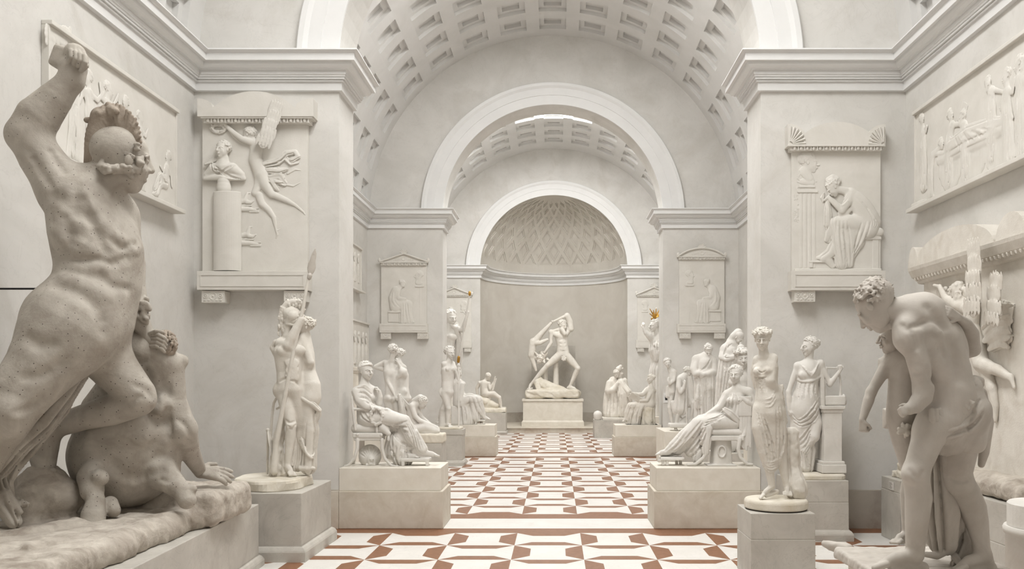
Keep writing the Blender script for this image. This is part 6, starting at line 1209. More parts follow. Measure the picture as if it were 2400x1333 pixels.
def pediment_crown(x0, x1, yb, ya, curved=False):
    def f(t, Y, pr, m):
        b = MB(); yy = Y - pr[1]
        if curved: P = arc_poly(yy, x0, x1, yb, ya)
        else: P = [(wpt(x, 0, yy).x, wpt(0, y, yy).z) for x, y in ((x0, yb), ((x0 + x1) / 2, ya), (x1, yb))]
        b.prism(P + ([] if not curved else []), Y - pr[1] * .75, Y - .002)
        s = Y / F; b.tube([(p[0], yy + .01, p[1]) for p in P], (yb - ya) * s * .11, 6)
        c = wpt((x0 + x1) / 2, (yb + ya) / 2 + (yb - ya) * .12, Y - pr[1] * .75); R = (yb - ya) * s * .2; mb_ring(b, c, R, R * .25); 
        for d in (-1, 1):
            for k in range(4): mb_ring(b, (c.x + d * R * (2.0 + k * 1.3), c.y, c.z - R * .25 * k - R * .2), R * (.5 - .07 * k), R * .16, 12)
        tp = wpt((x0 + x1) / 2, ya, yy)
        for k in range(7): a = radians(20 + 140 * k / 6); b.tube([(tp.x, yy + .02, tp.z), (tp.x + (yb - ya) * s * .5 * cos(a), yy + .02, tp.z + (yb - ya) * s * .55 * sin(a))], [(yb - ya) * s * .05, (yb - ya) * s * .09], 6)
        for x in (x0, x1): c = wpt(x, yb - (yb - ya) * .2, yy); mb_ball(b, (c.x, yy + .02, c.z), ((yb - ya) * s * .2, .03, (yb - ya) * s * .28))
        b.build('pediment', m, t)
    return f
def wing(g, root, tip, width, n=7, q=0, rows=4):
    """a spread wing: a flat blade covered by overlapping rows of rounded feathers"""
    root, tip = A3((*root, 0)), A3((*tip, 0)); d = tip - root; L = np.linalg.norm(d); d /= L; s = A3((-d[1], d[0], 0)); nz = A3((0, 0, 1)); rn = np.random.default_rng(int(L))
    for t in (.2, .4, .6, .78): p = root + d * L * t; g.ell((p[0], p[1], q), (L * .26, width * (.5 if t < .5 else .42), width * .1), (d, s, nz), k=width * .05)
    for r in range(rows - 1, -1, -1):
        for i in range(n):
            e = ((i + .5 * (r % 2)) / (n - 1) - .5) * width * (.92 - .06 * r); ln = L * (.15 if r < rows - 1 else .2) * (.9 + .2 * rn.random()); c = root + d * (L * (.12 + .75 * r / (rows - 1)) - .1 * abs(e)) + s * e
            g.ell((c[0], c[1], q - width * (.13 - .02 * r)), (ln, width * .62 / n, width * .035), (nrm(d - nz * .12), s, nrm(nz + d * .12)), k=width * .006)
if want('genius_left'):
    t = stele('relief_stele', 'tall plaster stele with a winged figure crowning a bust on a column, left pier', D1, (474, 721, 272, 636), (470, 732, 272, 288), (461, 720, 635, 679), [(472, 526, 681, 709), (665, 716, 681, 706)], horned_crown(463, 735, 500, 692, 231, 253, 214, 273), (.08, .2, .24))
    m = M['plaster_relief']; pl = Plane('front', 11.82, .62, 60)
    g = relief(pl, 1.2); z = Zm(g, 440, 200, 5.128); H = 190
    z.chain([(830, 740, 0), (815, 900, 0), (880, 1060, 0)], [78, 80, 84], k=30); z.chain([(790, 690, 0), (860, 720, 0)], [56, 50], k=24)
    z.chain([(800, 700, -30), (660, 650, -60), (580, 590, -60), (500, 520, -50), (462, 478, -40)], [44, 34, 30, 26, 18], k=12); z.chain([(790, 690, 20), (650, 680, 20), (560, 610, 10), (520, 560, 0)], [36, 30, 26, 18], k=12); z.chain([(440, 470, -40), (400, 480, -40)], [20, 12], k=8)
    z.chain([(890, 1080, 0), (930, 1190, -10), (1010, 1310, -20)], [80, 64, 44], k=20); z.chain([(870, 1080, 10), (850, 1200, 10), (810, 1290, 0)], [70, 56, 44], k=20)
    head(z, (742, 600, -10), 178, -110, 10, 0, 'curls', seed=41, neck=(800, 690, 0))
    z2 = Zm(g, 440, 440, 4.759)
    z2.chain([(940, 70, -16), (1000, 95, -20), (1110, 145, -10), (1200, 195, 0), (1290, 270, 0)], [38, 36, 30, 20, 12], k=10); z2.chain([(1290, 268, 0), (1308, 300, 0)], [12, 7], k=4); z2.chain([(800, 90, 0), (830, 180, -10), (900, 240, -6), (960, 330, 0), (985, 470, 0)], [44, 38, 32, 27, 13], k=10); z2.chain([(985, 470, 0), (1000, 520, 0), (985, 565, 0)], [12, 13, 7], k=4); z2.chain([(1000, 475, 4), (1040, 455, 4)], [10, 6], k=4)
    put_relief(t, g, 'flying_figure', m)
    g = relief(Plane('front', 11.69, .7, 60), 1.1); z = Zm(g, 440, 200, 5.128); wing(z, (905, 730), (1080, 210), 175, 5, -10, 5); put_relief(t, g, 'wing', m)
    g = relief(pl, 1.0); z = Zm(g, 440, 200, 5.128); ring(z, (375, 520), 78, 46, 22, 26, -20, 4, .8)
    for i in range(40): a = rng.random() * 6.28; p = A3((375 + 82 * cos(a), 520 + 48 * sin(a), -30)); z.chain([p, p + rng.normal(size=3) * 18], [11, 7], k=3)
    put_relief(t, g, 'wreath', m)
    g = relief(pl, 1.1); z = Zm(g, 440, 200, 5.128)
    z.chain([(900, 960, 0), (1080, 920, -10), (1190, 820, -10), (1290, 800, -10), (1330, 860, -10), (1260, 900, -10)], [40, 40, 34, 26, 26, 30], fold=(7, .3, .2), k=6); z.chain([(960, 1020, 0), (1100, 1030, -6), (1190, 1010, -6)], [36, 34, 20], fold=(7, .3, 0), k=6); z.chain([(990, 1130, 0), (1100, 1120, 0), (1160, 1180, 0)], [46, 60, 34], fold=(9, .3, .1), k=6); z.chain([(1020, 1160, 0), (1060, 1230, 0), (1090, 1260, 0)], [40, 36, 16], fold=(7, .3, .4), k=6); z.chain([(1180, 880, -10), (1240, 940, -14), (1330, 930, -6)], [26, 24, 12], fold=(5, .3, .4), k=6); z.chain([(1200, 1060, 0), (1290, 1010, 0), (1360, 1020, 0)], [16, 14, 5], k=6); z.chain([(1170, 1190, 0), (1270, 1210, 0), (1350, 1170, 0)], [14, 14, 6], k=6)
    for i in range(6): z.stroke([(930, 940 + 14 * i), (1080, 900 + 18 * i), (1180, 810 + 26 * i)], 8, i % 2 == 0, k=6)
    put_relief(t, g, 'flying_drapery', m)
    g = relief(Plane('front', 11.78, .8, 60), 1.1); z = Zm(g, 440, 200, 5.128)
    head(z, (435, 780, -40), 205, -24, 0, 0, 'short', seed=42, neck=(430, 940, -10)); z.chain([(430, 890, -10), (430, 980, -10)], [66, 90], k=20); z.chain([(230, 1070, 0), (320, 1000, -10), (540, 1000, -10), (650, 1070, 0)], [36, 66, 70, 40], k=24); z.chain([(215, 1120, 0), (430, 1100, -10), (670, 1120, 0)], [34, 60, 34], k=24); z.box((430, 1190, 0), (280, 46, 300), k=10, cut=True)
    for i in range(7): z.stroke([(300 + 10 * i, 930 + 10 * i), (340 + 30 * i, 1050 + 8 * i), (560 + 14 * i, 1120 + 2 * i)], 11, i % 2 == 0, k=8)
    for i in range(4): z.stroke([(600 - 20 * i, 960 + 6 * i), (480 - 20 * i, 1030 + 10 * i), (330 + 6 * i, 1000 + 20 * i)], 10, i % 2 == 1, k=8)
    z.chain([(215, 945, -10), (280, 925, -20), (370, 890, -20)], [18, 26, 24], fold=(5, .3, 0), k=6)
    z.chain([(435, 1160, 0), (435, 1200, 0)], [76, 70], k=4); z.chain([(435, 1210, 0), (435, 1240, 0)], [82, 86], k=4)
    put_relief(t, g, 'portrait_bust', m)
    b = MB(); a = wpt(494, 0, 11.7); c = wpt(560, 0, 11.7); r = (c.x - a.x) / 2; zb, zt = wpt(0, 633, 11.7).z, wpt(0, 447, 11.7).z; b.lathe(((a.x + c.x) / 2, 11.79, zb), [(r, 0), (r, zt - zb - .01), (r * .97, zt - zb)], 36, ey=.5); b.build('column', m, t, False)
    for dy, dx in ((0, 0), (378, 24)):           # ship prows
        g = relief(pl, 1.0); z = Zm(g, 440, 440, 4.759)
        z.chain([(570, 235 + dy, 0), (700 + dx * .6, 240 + dy, 0), (790 + dx, 262 + dy, 0)], [34, 26, 10], k=8); z.chain([(560, 170 + dy, 0), (640 + dx, 140 + dy, 0), (665 + dx, 60 + dy, 0)], [30, 30, 14], k=8); z.chain([(660 + dx, 160 + dy, 0), (700 + dx, 165 + dy, 0), (735 + dx, 145 + dy, 0)], [26, 20, 10], k=8); z.chain([(560, 196 + dy, -10), (710 + dx, 200 + dy, -10)], 9, k=4)
        for i in range(3): z.chain([(690 + dx * .5, 236 + 18 * i + dy, -10), (790 + dx, 232 + 20 * i + dy, -6)], 7, k=3)
        z.chain([(665 + dx, 62 + dy, 0), (690 + dx, 58 + dy, 0)], 10, k=4); put_relief(t, g, 'ship_prow', m)
# ------------------------------------------------------------------ stele with a mourning woman, right pier
def ivy(g, z, pts, n=26, r=9):
    rn = np.random.default_rng(n)
    for i in range(n): t = rn.random() * (len(pts) - 1); k = int(t); p = lerp(pts[k], pts[k + 1], t - k); z.ball((p[0] + rn.normal() * 14, p[1] + rn.normal() * 10, -6), r * (.6 + .6 * rn.random()), k=3)
if want('mourner_right'):
    t = stele('relief_stele', 'plaster stele of a seated mourning woman bowed over her hand, right pier', D1, (1856, 2064, 340, 634), (1846, 2072, 338, 353), (1855, 2076, 634, 680), [(1862, 1911, 679, 707), (2020, 2068, 679, 707)], lunette_crown(1884, 2044, 314, 285, 1846, 2075, 340, shells=[(1852, 337, 42, 1), (2072, 338, 42, -1)]), (.07, .17, .2))
    m = M['plaster_relief']; pl = Plane('front', 11.83, .42, 60)
    g = relief(pl, 1.2); z = Zm(g, 1820, 270, 5.796); H = 215; Y = 1275
    z.chain([(1000, 1070, 0), (1110, 1200, 0), (1230, 1400, 0), (1240, Y + 260, 0)], [90, 130, 150, 150], k=40); z.chain([(1090, 1130, -20), (1220, 1250, 0), (1340, 1450, 10)], [90, 90, 80], k=40)
    z.chain([(1010, 1060, -40), (960, 1180, -70), (880, 1300, -80)], [64, 60, 48], k=20); z.chain([(880, 1300, -80), (780, 1200, -70), (700, 1120, -60)], [46, 40, 28], k=16); z.chain([(860, 1340, -50), (940, 1330, -50), (1000, 1280, -40)], [40, 34, 30], k=16)
    z.chain([(690, 1120, -60), (640, 1160, -50)], [22, 14], k=8)
    z.chain([(1200, Y + 200, 0), (960, Y + 190, -40), (800, Y + 200, -40)], [130, 110, 80], k=30); z.chain([(820, Y + 190, -40), (850, Y + 450, -40), (880, Y + 740, -30)], [84, 100, 84], fold=(11, .1, .2), k=20); z.chain([(980, Y + 240, -30), (980, Y + 480, -30), (980, Y + 740, -20)], [90, 90, 60], fold=(9, .1, .2), k=20); z.chain([(1150, Y + 260, -10), (1090, Y + 460, -10), (1050, Y + 600, 0)], [100, 90, 50], fold=(9, .1, .2), k=20); z.chain([(760, Y + 240, -20), (720, Y + 340, -20), (690, Y + 420, -10)], [60, 56, 40], fold=(5, .15, 0), k=12)
    z.chain([(780, Y + 480, -20), (730, Y + 600, -20), (640, Y + 660, -10), (560, Y + 660, 0)], [60, 70, 60, 24], fold=(7, .12, 0), k=14); z.chain([(700, Y + 690, -10), (760, Y + 770, -10)], [60, 40], k=14)
    z.chain([(690, 1170, -30), (690, 1330, -30), (690, Y + 200, -20), (680, Y + 260, -10)], [26, 46, 44, 18], fold=(7, .3, .2), k=8); z.chain([(640, 1060, -30), (620, 1120, -20), (630, 1180, -20)], [12, 24, 10], fold=(5, .3, 0), k=5)
    for i in range(7): z.stroke([(800 + 24 * i, Y + 170), (790 + 32 * i, Y + 400), (840 + 28 * i, Y + 740)], 9, i % 2 == 0, k=9)
    for i in range(6): z.stroke([(1060 + 16 * i, 1120 + 10 * i), (1200 + 16 * i, 1260 + 20 * i), (1290 + 14 * i, Y + 160 + 10 * i), (1280 + 10 * i, Y + 260)], 8, i % 2 == 0, k=9)
    for i in range(4): z.stroke([(780 + 20 * i, 1120 + 22 * i), (850 + 10 * i, 1160 + 26 * i), (950 + 6 * i, 1040 + 40 * i)], 9, i % 2 == 0, k=8)
    for i in range(5): z.stroke([(1260 - 30 * i, Y + 180), (1200 - 30 * i, Y + 400), (1060 - 10 * i, Y + 620)], 8, i % 2 == 0, k=8)
    head(z, (765, 985, -50), 225, -84, 44, 0, 'bun', seed=43, neck=(930, 1030, -30)); z.chain([(690, 880, -50), (760, 850, -50), (840, 890, -40)], [34, 46, 34], k=12)
    put_relief(t, g, 'mourning_woman', m)
    g = relief(pl, 1.2); z = Zm(g, 1820, 490, 5.796); z.chain([(1320, 320, 0), (1400, 310, 0)], [64, 58], k=10); z.box((1310, 395, 0), (110, 22, 40), rnd=8); z.box((1345, 610, 10), (44, 200, 30), rnd=6); z.box((1200, 620, 30), (180, 170, 22), rnd=4); z.box((570, 715, -6), (130, 12, 40), rnd=4); z.box((470, 755, -6), (24, 40, 30), rnd=6); z.box((830, 830, -4), (590, 22, 50), rnd=4); put_relief(t, g, 'seat_and_footstool', m)
    g = relief(Plane('front', 11.83, .2, 60), 1.2); z = Zm(g, 1820, 270, 5.796); head(z, (440, 640, 0), 270, 82, 0, 0, 'short', seed=44, neck=(400, 790, 0)); z.chain([(380, 760, 0), (440, 850, 0)], [70, 60], k=16); z.chain([(350, 900, 0), (480, 920, 0)], 40, k=12); z.box((415, 970, 0), (110, 14, 50), rnd=6); z.box((420, 1035, 0), (140, 18, 60), rnd=6)
    for i in range(4): z.chain([(330 + 60 * i, 1070, 6), (330 + 60 * i, 1275 + 780, 6)], 26, k=2)
    ivy(g, z, [(330, 740, 0), (290, 950, 0), (260, 1050, 0), (270, 1300, 0), (270, 1430, 0)], 60, 13); ivy(g, z, [(440, 830, 0), (540, 910, 0)], 12, 12); put_relief(t, g, 'herm_with_portrait', m)
# ------------------------------------------------------------------ the smaller steles farther off
def seated_relief(t, Y, cx, cy, s, d, seed, squash=.42):
    """a woman seated, bowed, in low relief; d = +1 faces image right; s = photo pixels per unit of body height / 100"""
    m = M['plaster_relief']; pl = Plane('front', Y - .07, squash, 40); g = relief(pl, .9 if Y < 30 else .7); k = s
    P = lambda x, y, q=0: (cx + d * x * k, cy + y * k, q * k)
    g.chain([P(0, 0), P(-6, -24), P(2, -44), P(10, -52)], [14 * k, 13 * k, 13 * k, 8 * k], k=6 * k); g.chain([P(4, -46, -6), P(8, -24, -8), P(26, -22, -8)], [6 * k, 5 * k, 3.5 * k], k=3 * k); g.chain([P(0, -2), P(20, -10), P(34, -8)], [14 * k, 13 * k, 10 * k], k=6 * k); g.chain([P(34, -8), P(32, 14), P(36, 36)], [10 * k, 11 * k, 11 * k], fold=(9, .12, .2), k=5 * k); g.chain([P(22, 2), P(20, 20), P(20, 38)], [12 * k, 11 * k, 10 * k], fold=(7, .12, .1), k=5 * k); g.chain([P(36, 38), P(48, 40)], [5 * k, 3 * k], k=2 * k)
    for i in range(6): g.stroke([P(20 + 3 * i, -10)[:2], P(20 + 3.4 * i, 12)[:2], P(18 + 5 * i, 40)[:2]], 1.0 * k, i % 2 == 0, k=1.2 * k)
    for i in range(3): g.stroke([P(-8 + 3 * i, -40)[:2], P(-10 + 5 * i, -16)[:2], P(0 + 6 * i, 0)[:2]], 1.0 * k, i % 2 == 0, k=1.2 * k)
    head(g, P(18, -62, -4), 19 * k, 75 * d, 35, 0, 'bun', seed=seed, neck=P(10, -50)); put_relief(t, g, 'seated_woman', m)
    g = relief(pl, .9); g.box(P(-4, 26, 4), (16 * k, 14 * k, 8 * k), rnd=1.5 * k); g.box(P(-2, 12, 0), (18 * k, 2.5 * k, 10 * k), rnd=1 * k); put_relief(t, g, 'seat', m)
    g = relief(Plane('front', Y - .07, .25, 40), .9); head(g, P(62, -84, 0), 24 * k, -80 * d, 0, 0, 'short', seed=seed + 1, neck=P(60, -66)); g.chain([P(58, -66), P(68, -64)], [6 * k, 4 * k], k=3 * k); g.box(P(64, -56), (12 * k, 2.2 * k, 8 * k), rnd=1 * k); g.chain([P(56, -50, 4), P(56, 40, 4)], [4 * k, 4 * k], k=1); g.chain([P(66, -50, 4), P(66, 40, 4)], [5 * k, 5 * k], k=1); put_relief(t, g, 'portrait_herm', m)
GS = 'small steles on the far piers'
if want('small'):
    t = stele('relief_stele', 'small plaster stele with a triangular pediment and seated woman, beside the second arch', D2, (893, 1000, 614, 759), (889, 1003, 613, 622), (889, 1002, 758, 779), [(892, 916, 779, 794), (978, 1003, 779, 794)], pediment_crown(889, 1003, 613, 594), (.07, .14, .17)); seated_relief(t, D2, 927, 720, .88, 1, 51)
    t = stele('relief_stele', 'small plaster stele with a rounded pediment and palmette, beside the second arch', D2, (1592, 1698, 602, 759), (1588, 1702, 600, 608), (1588, 1701, 758, 779), [(1593, 1619, 779, 793), (1674, 1699, 779, 793)], pediment_crown(1590, 1701, 600, 581, True), (.07, .14, .17)); seated_relief(t, D2, 1672, 718, .88, -1, 53)
    t = stele('relief_stele', 'distant plaster stele with a scrolled pediment behind the colossal staff bearer', D3, (1026, 1104, 690, 797), (1023, 1107, 690, 695), (1023, 1105, 796, 815), [(1027, 1042, 815, 824), (1088, 1103, 815, 824)], pediment_crown(1024, 1106, 690, 674), (.07, .14, .17)); seated_relief(t, D3, 1046, 766, .64, 1, 55)
    t = stele('relief_stele', 'distant plaster stele with a pointed pediment behind the rayed figure', D3, (1494, 1572, 690, 796), (1491, 1575, 690, 695), (1491, 1574, 796, 815), [(1494, 1509, 815, 824), (1556, 1571, 815, 824)], pediment_crown(1492, 1574, 690, 673), (.07, .14, .17)); seated_relief(t, D3, 1552, 766, .64, -1, 57)
# ------------------------------------------------------------------ long reliefs on the side walls of the first hall
def side_panel(name, label, X, dirn, ya, yb, za, zb, lip=.05, shelf=True, th=.06):
    t = thing(name, label, 'relief', (X, (ya + yb) / 2, za)); m = M['plaster_relief']; b = MB(); s = lambda p0, p1: (min(X + dirn * p0, X + dirn * p1), max(X + dirn * p0, X + dirn * p1))
    b.box(*s(.002, th), ya + .004, yb - .004, za + .004, zb - .004, .004); b.build('slab', m, t)
    b = MB(); b.box(*s(.002, th + lip), ya, yb, zb - .045, zb, .006)
    for y in (ya, yb - .03): b.box(*s(.002, th + .018), y, y + .03, za, zb - .047, .004)
    b.build('frame', m, t)
    if shelf: b = MB(); b.box(*s(.002, th + .12), ya - .02, yb + .02, za - .05, za, .006); b.build('shelf', m, t)
    return t
def fig_rel(z, H, pel, chest, hd, knees, feet, hands, yaw, seed, drap=True, pitch=0, sh=.5):
    """a draped figure for the long reliefs, in wall units"""
    pel, chest, hd = A3((*pel, 0)), A3((*chest, 0)), A3((*hd, 0)); nk = lerp(hd, chest, .55)
    z.chain([pel, lerp(pel, chest, .5), chest, nk], [.5 * H, .44 * H, .48 * H, .26 * H], k=.25 * H); head(z, hd, H * 1.05, yaw, pitch, 0, 'curls', seed=seed, neck=nk)
    for kx, fx in zip(knees, feet):
        z.chain([pel, (*kx, -.15 * H), (*fx, 0)], [.44 * H, .34 * H, .2 * H], k=.15 * H); z.chain([(*fx, 0), (fx[0] + .35 * H * (1 if yaw > 0 else -1), fx[1] + .08 * H, 0)], [.15 * H, .1 * H], k=.08 * H)
    for e, w in hands: z.chain([lerp(chest, nk, .3), (*e, -.2 * H), (*w, -.2 * H)], [.22 * H, .18 * H, .13 * H], k=.1 * H)
    if drap:
        A = [lerp(pel, (*knees[0], 0), t) + A3((-.2 * H, 0, 0)) for t in (0, 1)] + [A3((*feet[0], 0))]; B = [lerp(pel, (*knees[-1], 0), t) + A3((.2 * H, 0, 0)) for t in (0, 1)] + [A3((*feet[-1], 0))]
        z.chain([lerp(pel, chest, .2), lerp((*knees[0], 0), (*knees[-1], 0), .5), lerp((*feet[0], 0), (*feet[-1], 0), .5) - A3((0, .25 * H, 0))], [.48 * H, .55 * H, .5 * H], fold=(11, .14, .3), k=.2 * H)
        z.folds(A, B, 6, .06 * H, True, k=.08 * H); z.folds([chest + A3((-.4 * H, -.2 * H, 0)), pel], [chest + A3((.4 * H, -.2 * H, 0)), pel + A3((.2 * H, 0, 0))], 5, .05 * H, True, k=.07 * H)
if want('panel_left'):
    t = side_panel('bas_relief', 'long plaster relief of dancing figures high on the wall behind the helmeted hero', XL, 1, 8.36, 11.2, 4.3, 5.61); m = M['plaster_relief']
    pl = Plane('left', XL + .06, .3, 60, 8.36, 5.61); g = relief(pl, 1.6); U = pl.uv
    zz = lambda X, Y: U(80 + X / 2.777, 30 + Y / 2.777)
    rn = np.random.default_rng(8)
    for i in range(130): u, v = zz(75 + rn.random() * 160, 90 + rn.random() * 110); g.ball((u, min(v, 60), 0), 4 + 3 * rn.random(), k=2)
    for i in range(14): u = 8 + rn.random() * 60; g.chain([(u, 12, 0), (u + rn.normal() * 8, 50 + rn.random() * 20, 0)], [3, 2], k=2)
    a = zz(200, 690); fig_rel(g, 34, (92, 140), (96, 96), (100, 62), [(84, 190), (104, 190)], [(70, 246), (112, 246)], [((70, 92), (52, 64)), ((124, 96), (140, 120))], 70, 61)
    fig_rel(g, 34, (150, 140), (150, 98), (146, 64), [(150, 190), (168, 190)], [(148, 246), (182, 246)], [((124, 100), (112, 126)), ((180, 100), (205, 76))], -70, 62)
    fig_rel(g, 34, (220, 140), (224, 96), (228, 62), [(214, 190), (238, 188)], [(206, 246), (252, 244)], [((200, 90), (190, 60)), ((250, 90), (268, 60))], 60, 63)
    fig_rel(g, 32, (300, 140), (302, 98), (304, 66), [(292, 190), (314, 190)], [(288, 246), (322, 246)], [((280, 100), (270, 70)), ((330, 100), (340, 130))], -60, 64); fig_rel(g, 32, (505, 206), (514, 168), (522, 136), [(478, 196), (470, 212)], [(462, 238), (448, 244)], [((494, 178), (476, 170)), ((536, 180), (540, 206))], -75, 65)
    fig_rel(g, 30, (372, 150), (374, 110), (372, 80), [(366, 196), (384, 196)], [(360, 246), (390, 246)], [((352, 120), (340, 140)), ((398, 116), (410, 96))], 50, 66)
    put_relief(t, g, 'dancing_figures', m)
if want('panel_right'):
    t = side_panel('bas_relief', 'long plaster relief of a deathbed scene high on the right wall', XR, -1, 7.4, 11.46, 4.36, 5.66, th=.05); m = M['plaster_relief']
    pl = Plane('right', XR - .05, .34, 70, 11.46, 5.66); g = relief(pl, 1.6); U = pl.uv; zz = lambda X, Y: U(2120 + X / 2.777, 60 + Y / 2.777)
    def Q(X, Y, q=0): u, v = zz(X, Y); return (u, v, q)
    a, b_, c, d = Q(215, 880), Q(690, 640), Q(720, 700), Q(225, 930)
    g.chain([Q(225, 880), Q(400, 810), Q(550, 740), Q(690, 650)], 12, k=4)         # edge of the couch
    for i, (x0, x1, y) in enumerate(((225, 365, 960), (365, 520, 900), (520, 670, 830))):
        u0, v0 = zz(x0, y - 60); u1, v1 = zz(x1, y - 75); n = 8
        for j in range(n): t_ = (j + .5) / n; v = v0 + (v1 - v0) * t_; u = u0 + (u1 - u0) * t_; sag = 46 * (1 - (2 * t_ - 1) ** 2); g.chain([(u, v - 26, 6), (u, v + 20 + sag, 2)], [9, 9], k=7)
        g.chain([(u0 + (u1 - u0) * t_, v0 + (v1 - v0) * t_ + 22 + 46 * (1 - (2 * t_ - 1) ** 2), 0) for t_ in np.linspace(0, 1, 9)], 5, k=3)
    for j in range(6): g.chain([Q(380 + 4 * j, 800 + 6 * j), Q(450 + 6 * j, 850 + 6 * j - 6), Q(520, 860 - 2 * j)], [3.4, 4, 3], k=3)
    g.chain([Q(300, 800), Q(420, 720), Q(540, 670), Q(640, 630)], [22, 26, 22, 14], fold=(9, .14, .2), k=10)
    for j in range(8): g.stroke([Q(340 + 30 * j, 720 - 8 * j)[:2], Q(360 + 32 * j, 760 - 14 * j)[:2], Q(370 + 34 * j, 800 - 18 * j)[:2]], 3, j % 2 == 0, k=3)
    H = 34
    def man(X, Y, X2, Y2, X3, Y3, yaw, seed, kn=None, hands=()):
        hd, ch, pe = zz(X, Y), zz(X2, Y2), zz(X3, Y3); kn = kn or [(pe[0] - 6, pe[1] + 50), (pe[0] + 10, pe[1] + 50)]; fig_rel(g, H, pe, ch, hd, [k for k in kn[:2]], [(k[0], min(252, k[1] + 56)) for k in kn[:2]], hands, yaw, seed)
    man(115, 610, 125, 700, 125, 800, 60, 71, hands=[(zz(150, 660), zz(145, 690))]); man(300, 590, 310, 660, 290, 760, 70, 72, hands=[(zz(360, 640), zz(390, 650))]); man(380, 600, 390, 660, 400, 720, -60, 73); man(545, 380, 570, 440, 570, 560, 30, 74, hands=[(zz(600, 420), zz(640, 430)), (zz(545, 420), zz(560, 370))]); man(650, 510, 665, 570, 690, 700, -60, 75, hands=[(zz(690, 560), zz(710, 600))]); man(745, 250, 750, 350, 760, 560, -60, 76, hands=[(zz(770, 330), zz(750, 390))])
    pe = zz(170, 960); fig_rel(g, 30, pe, (pe[0] + 14, pe[1] - 40), zz(240, 770), [(pe[0] + 2, pe[1] + 20)] * 2, [(pe[0] - 6, 246), (pe[0] + 12, 246)], [(zz(260, 830), zz(310, 790))], 70, 77)
    for u in (470, 540, 610, 680): fig_rel(g, H, (u, 150), (u - 2, 104), (u - 4, 68), [(u - 6, 196), (u + 10, 196)], [(u - 8, 250), (u + 14, 250)], [((u + 22, 110), (u + 30, 84))], -50, 80 + u)
    wing(g, zz(360, 640), zz(400, 500), 34, 6, 2, 3); g.box((40, 254, 0), (34, 6, 40), rnd=2)
    put_relief(t, g, 'deathbed_figures', m)
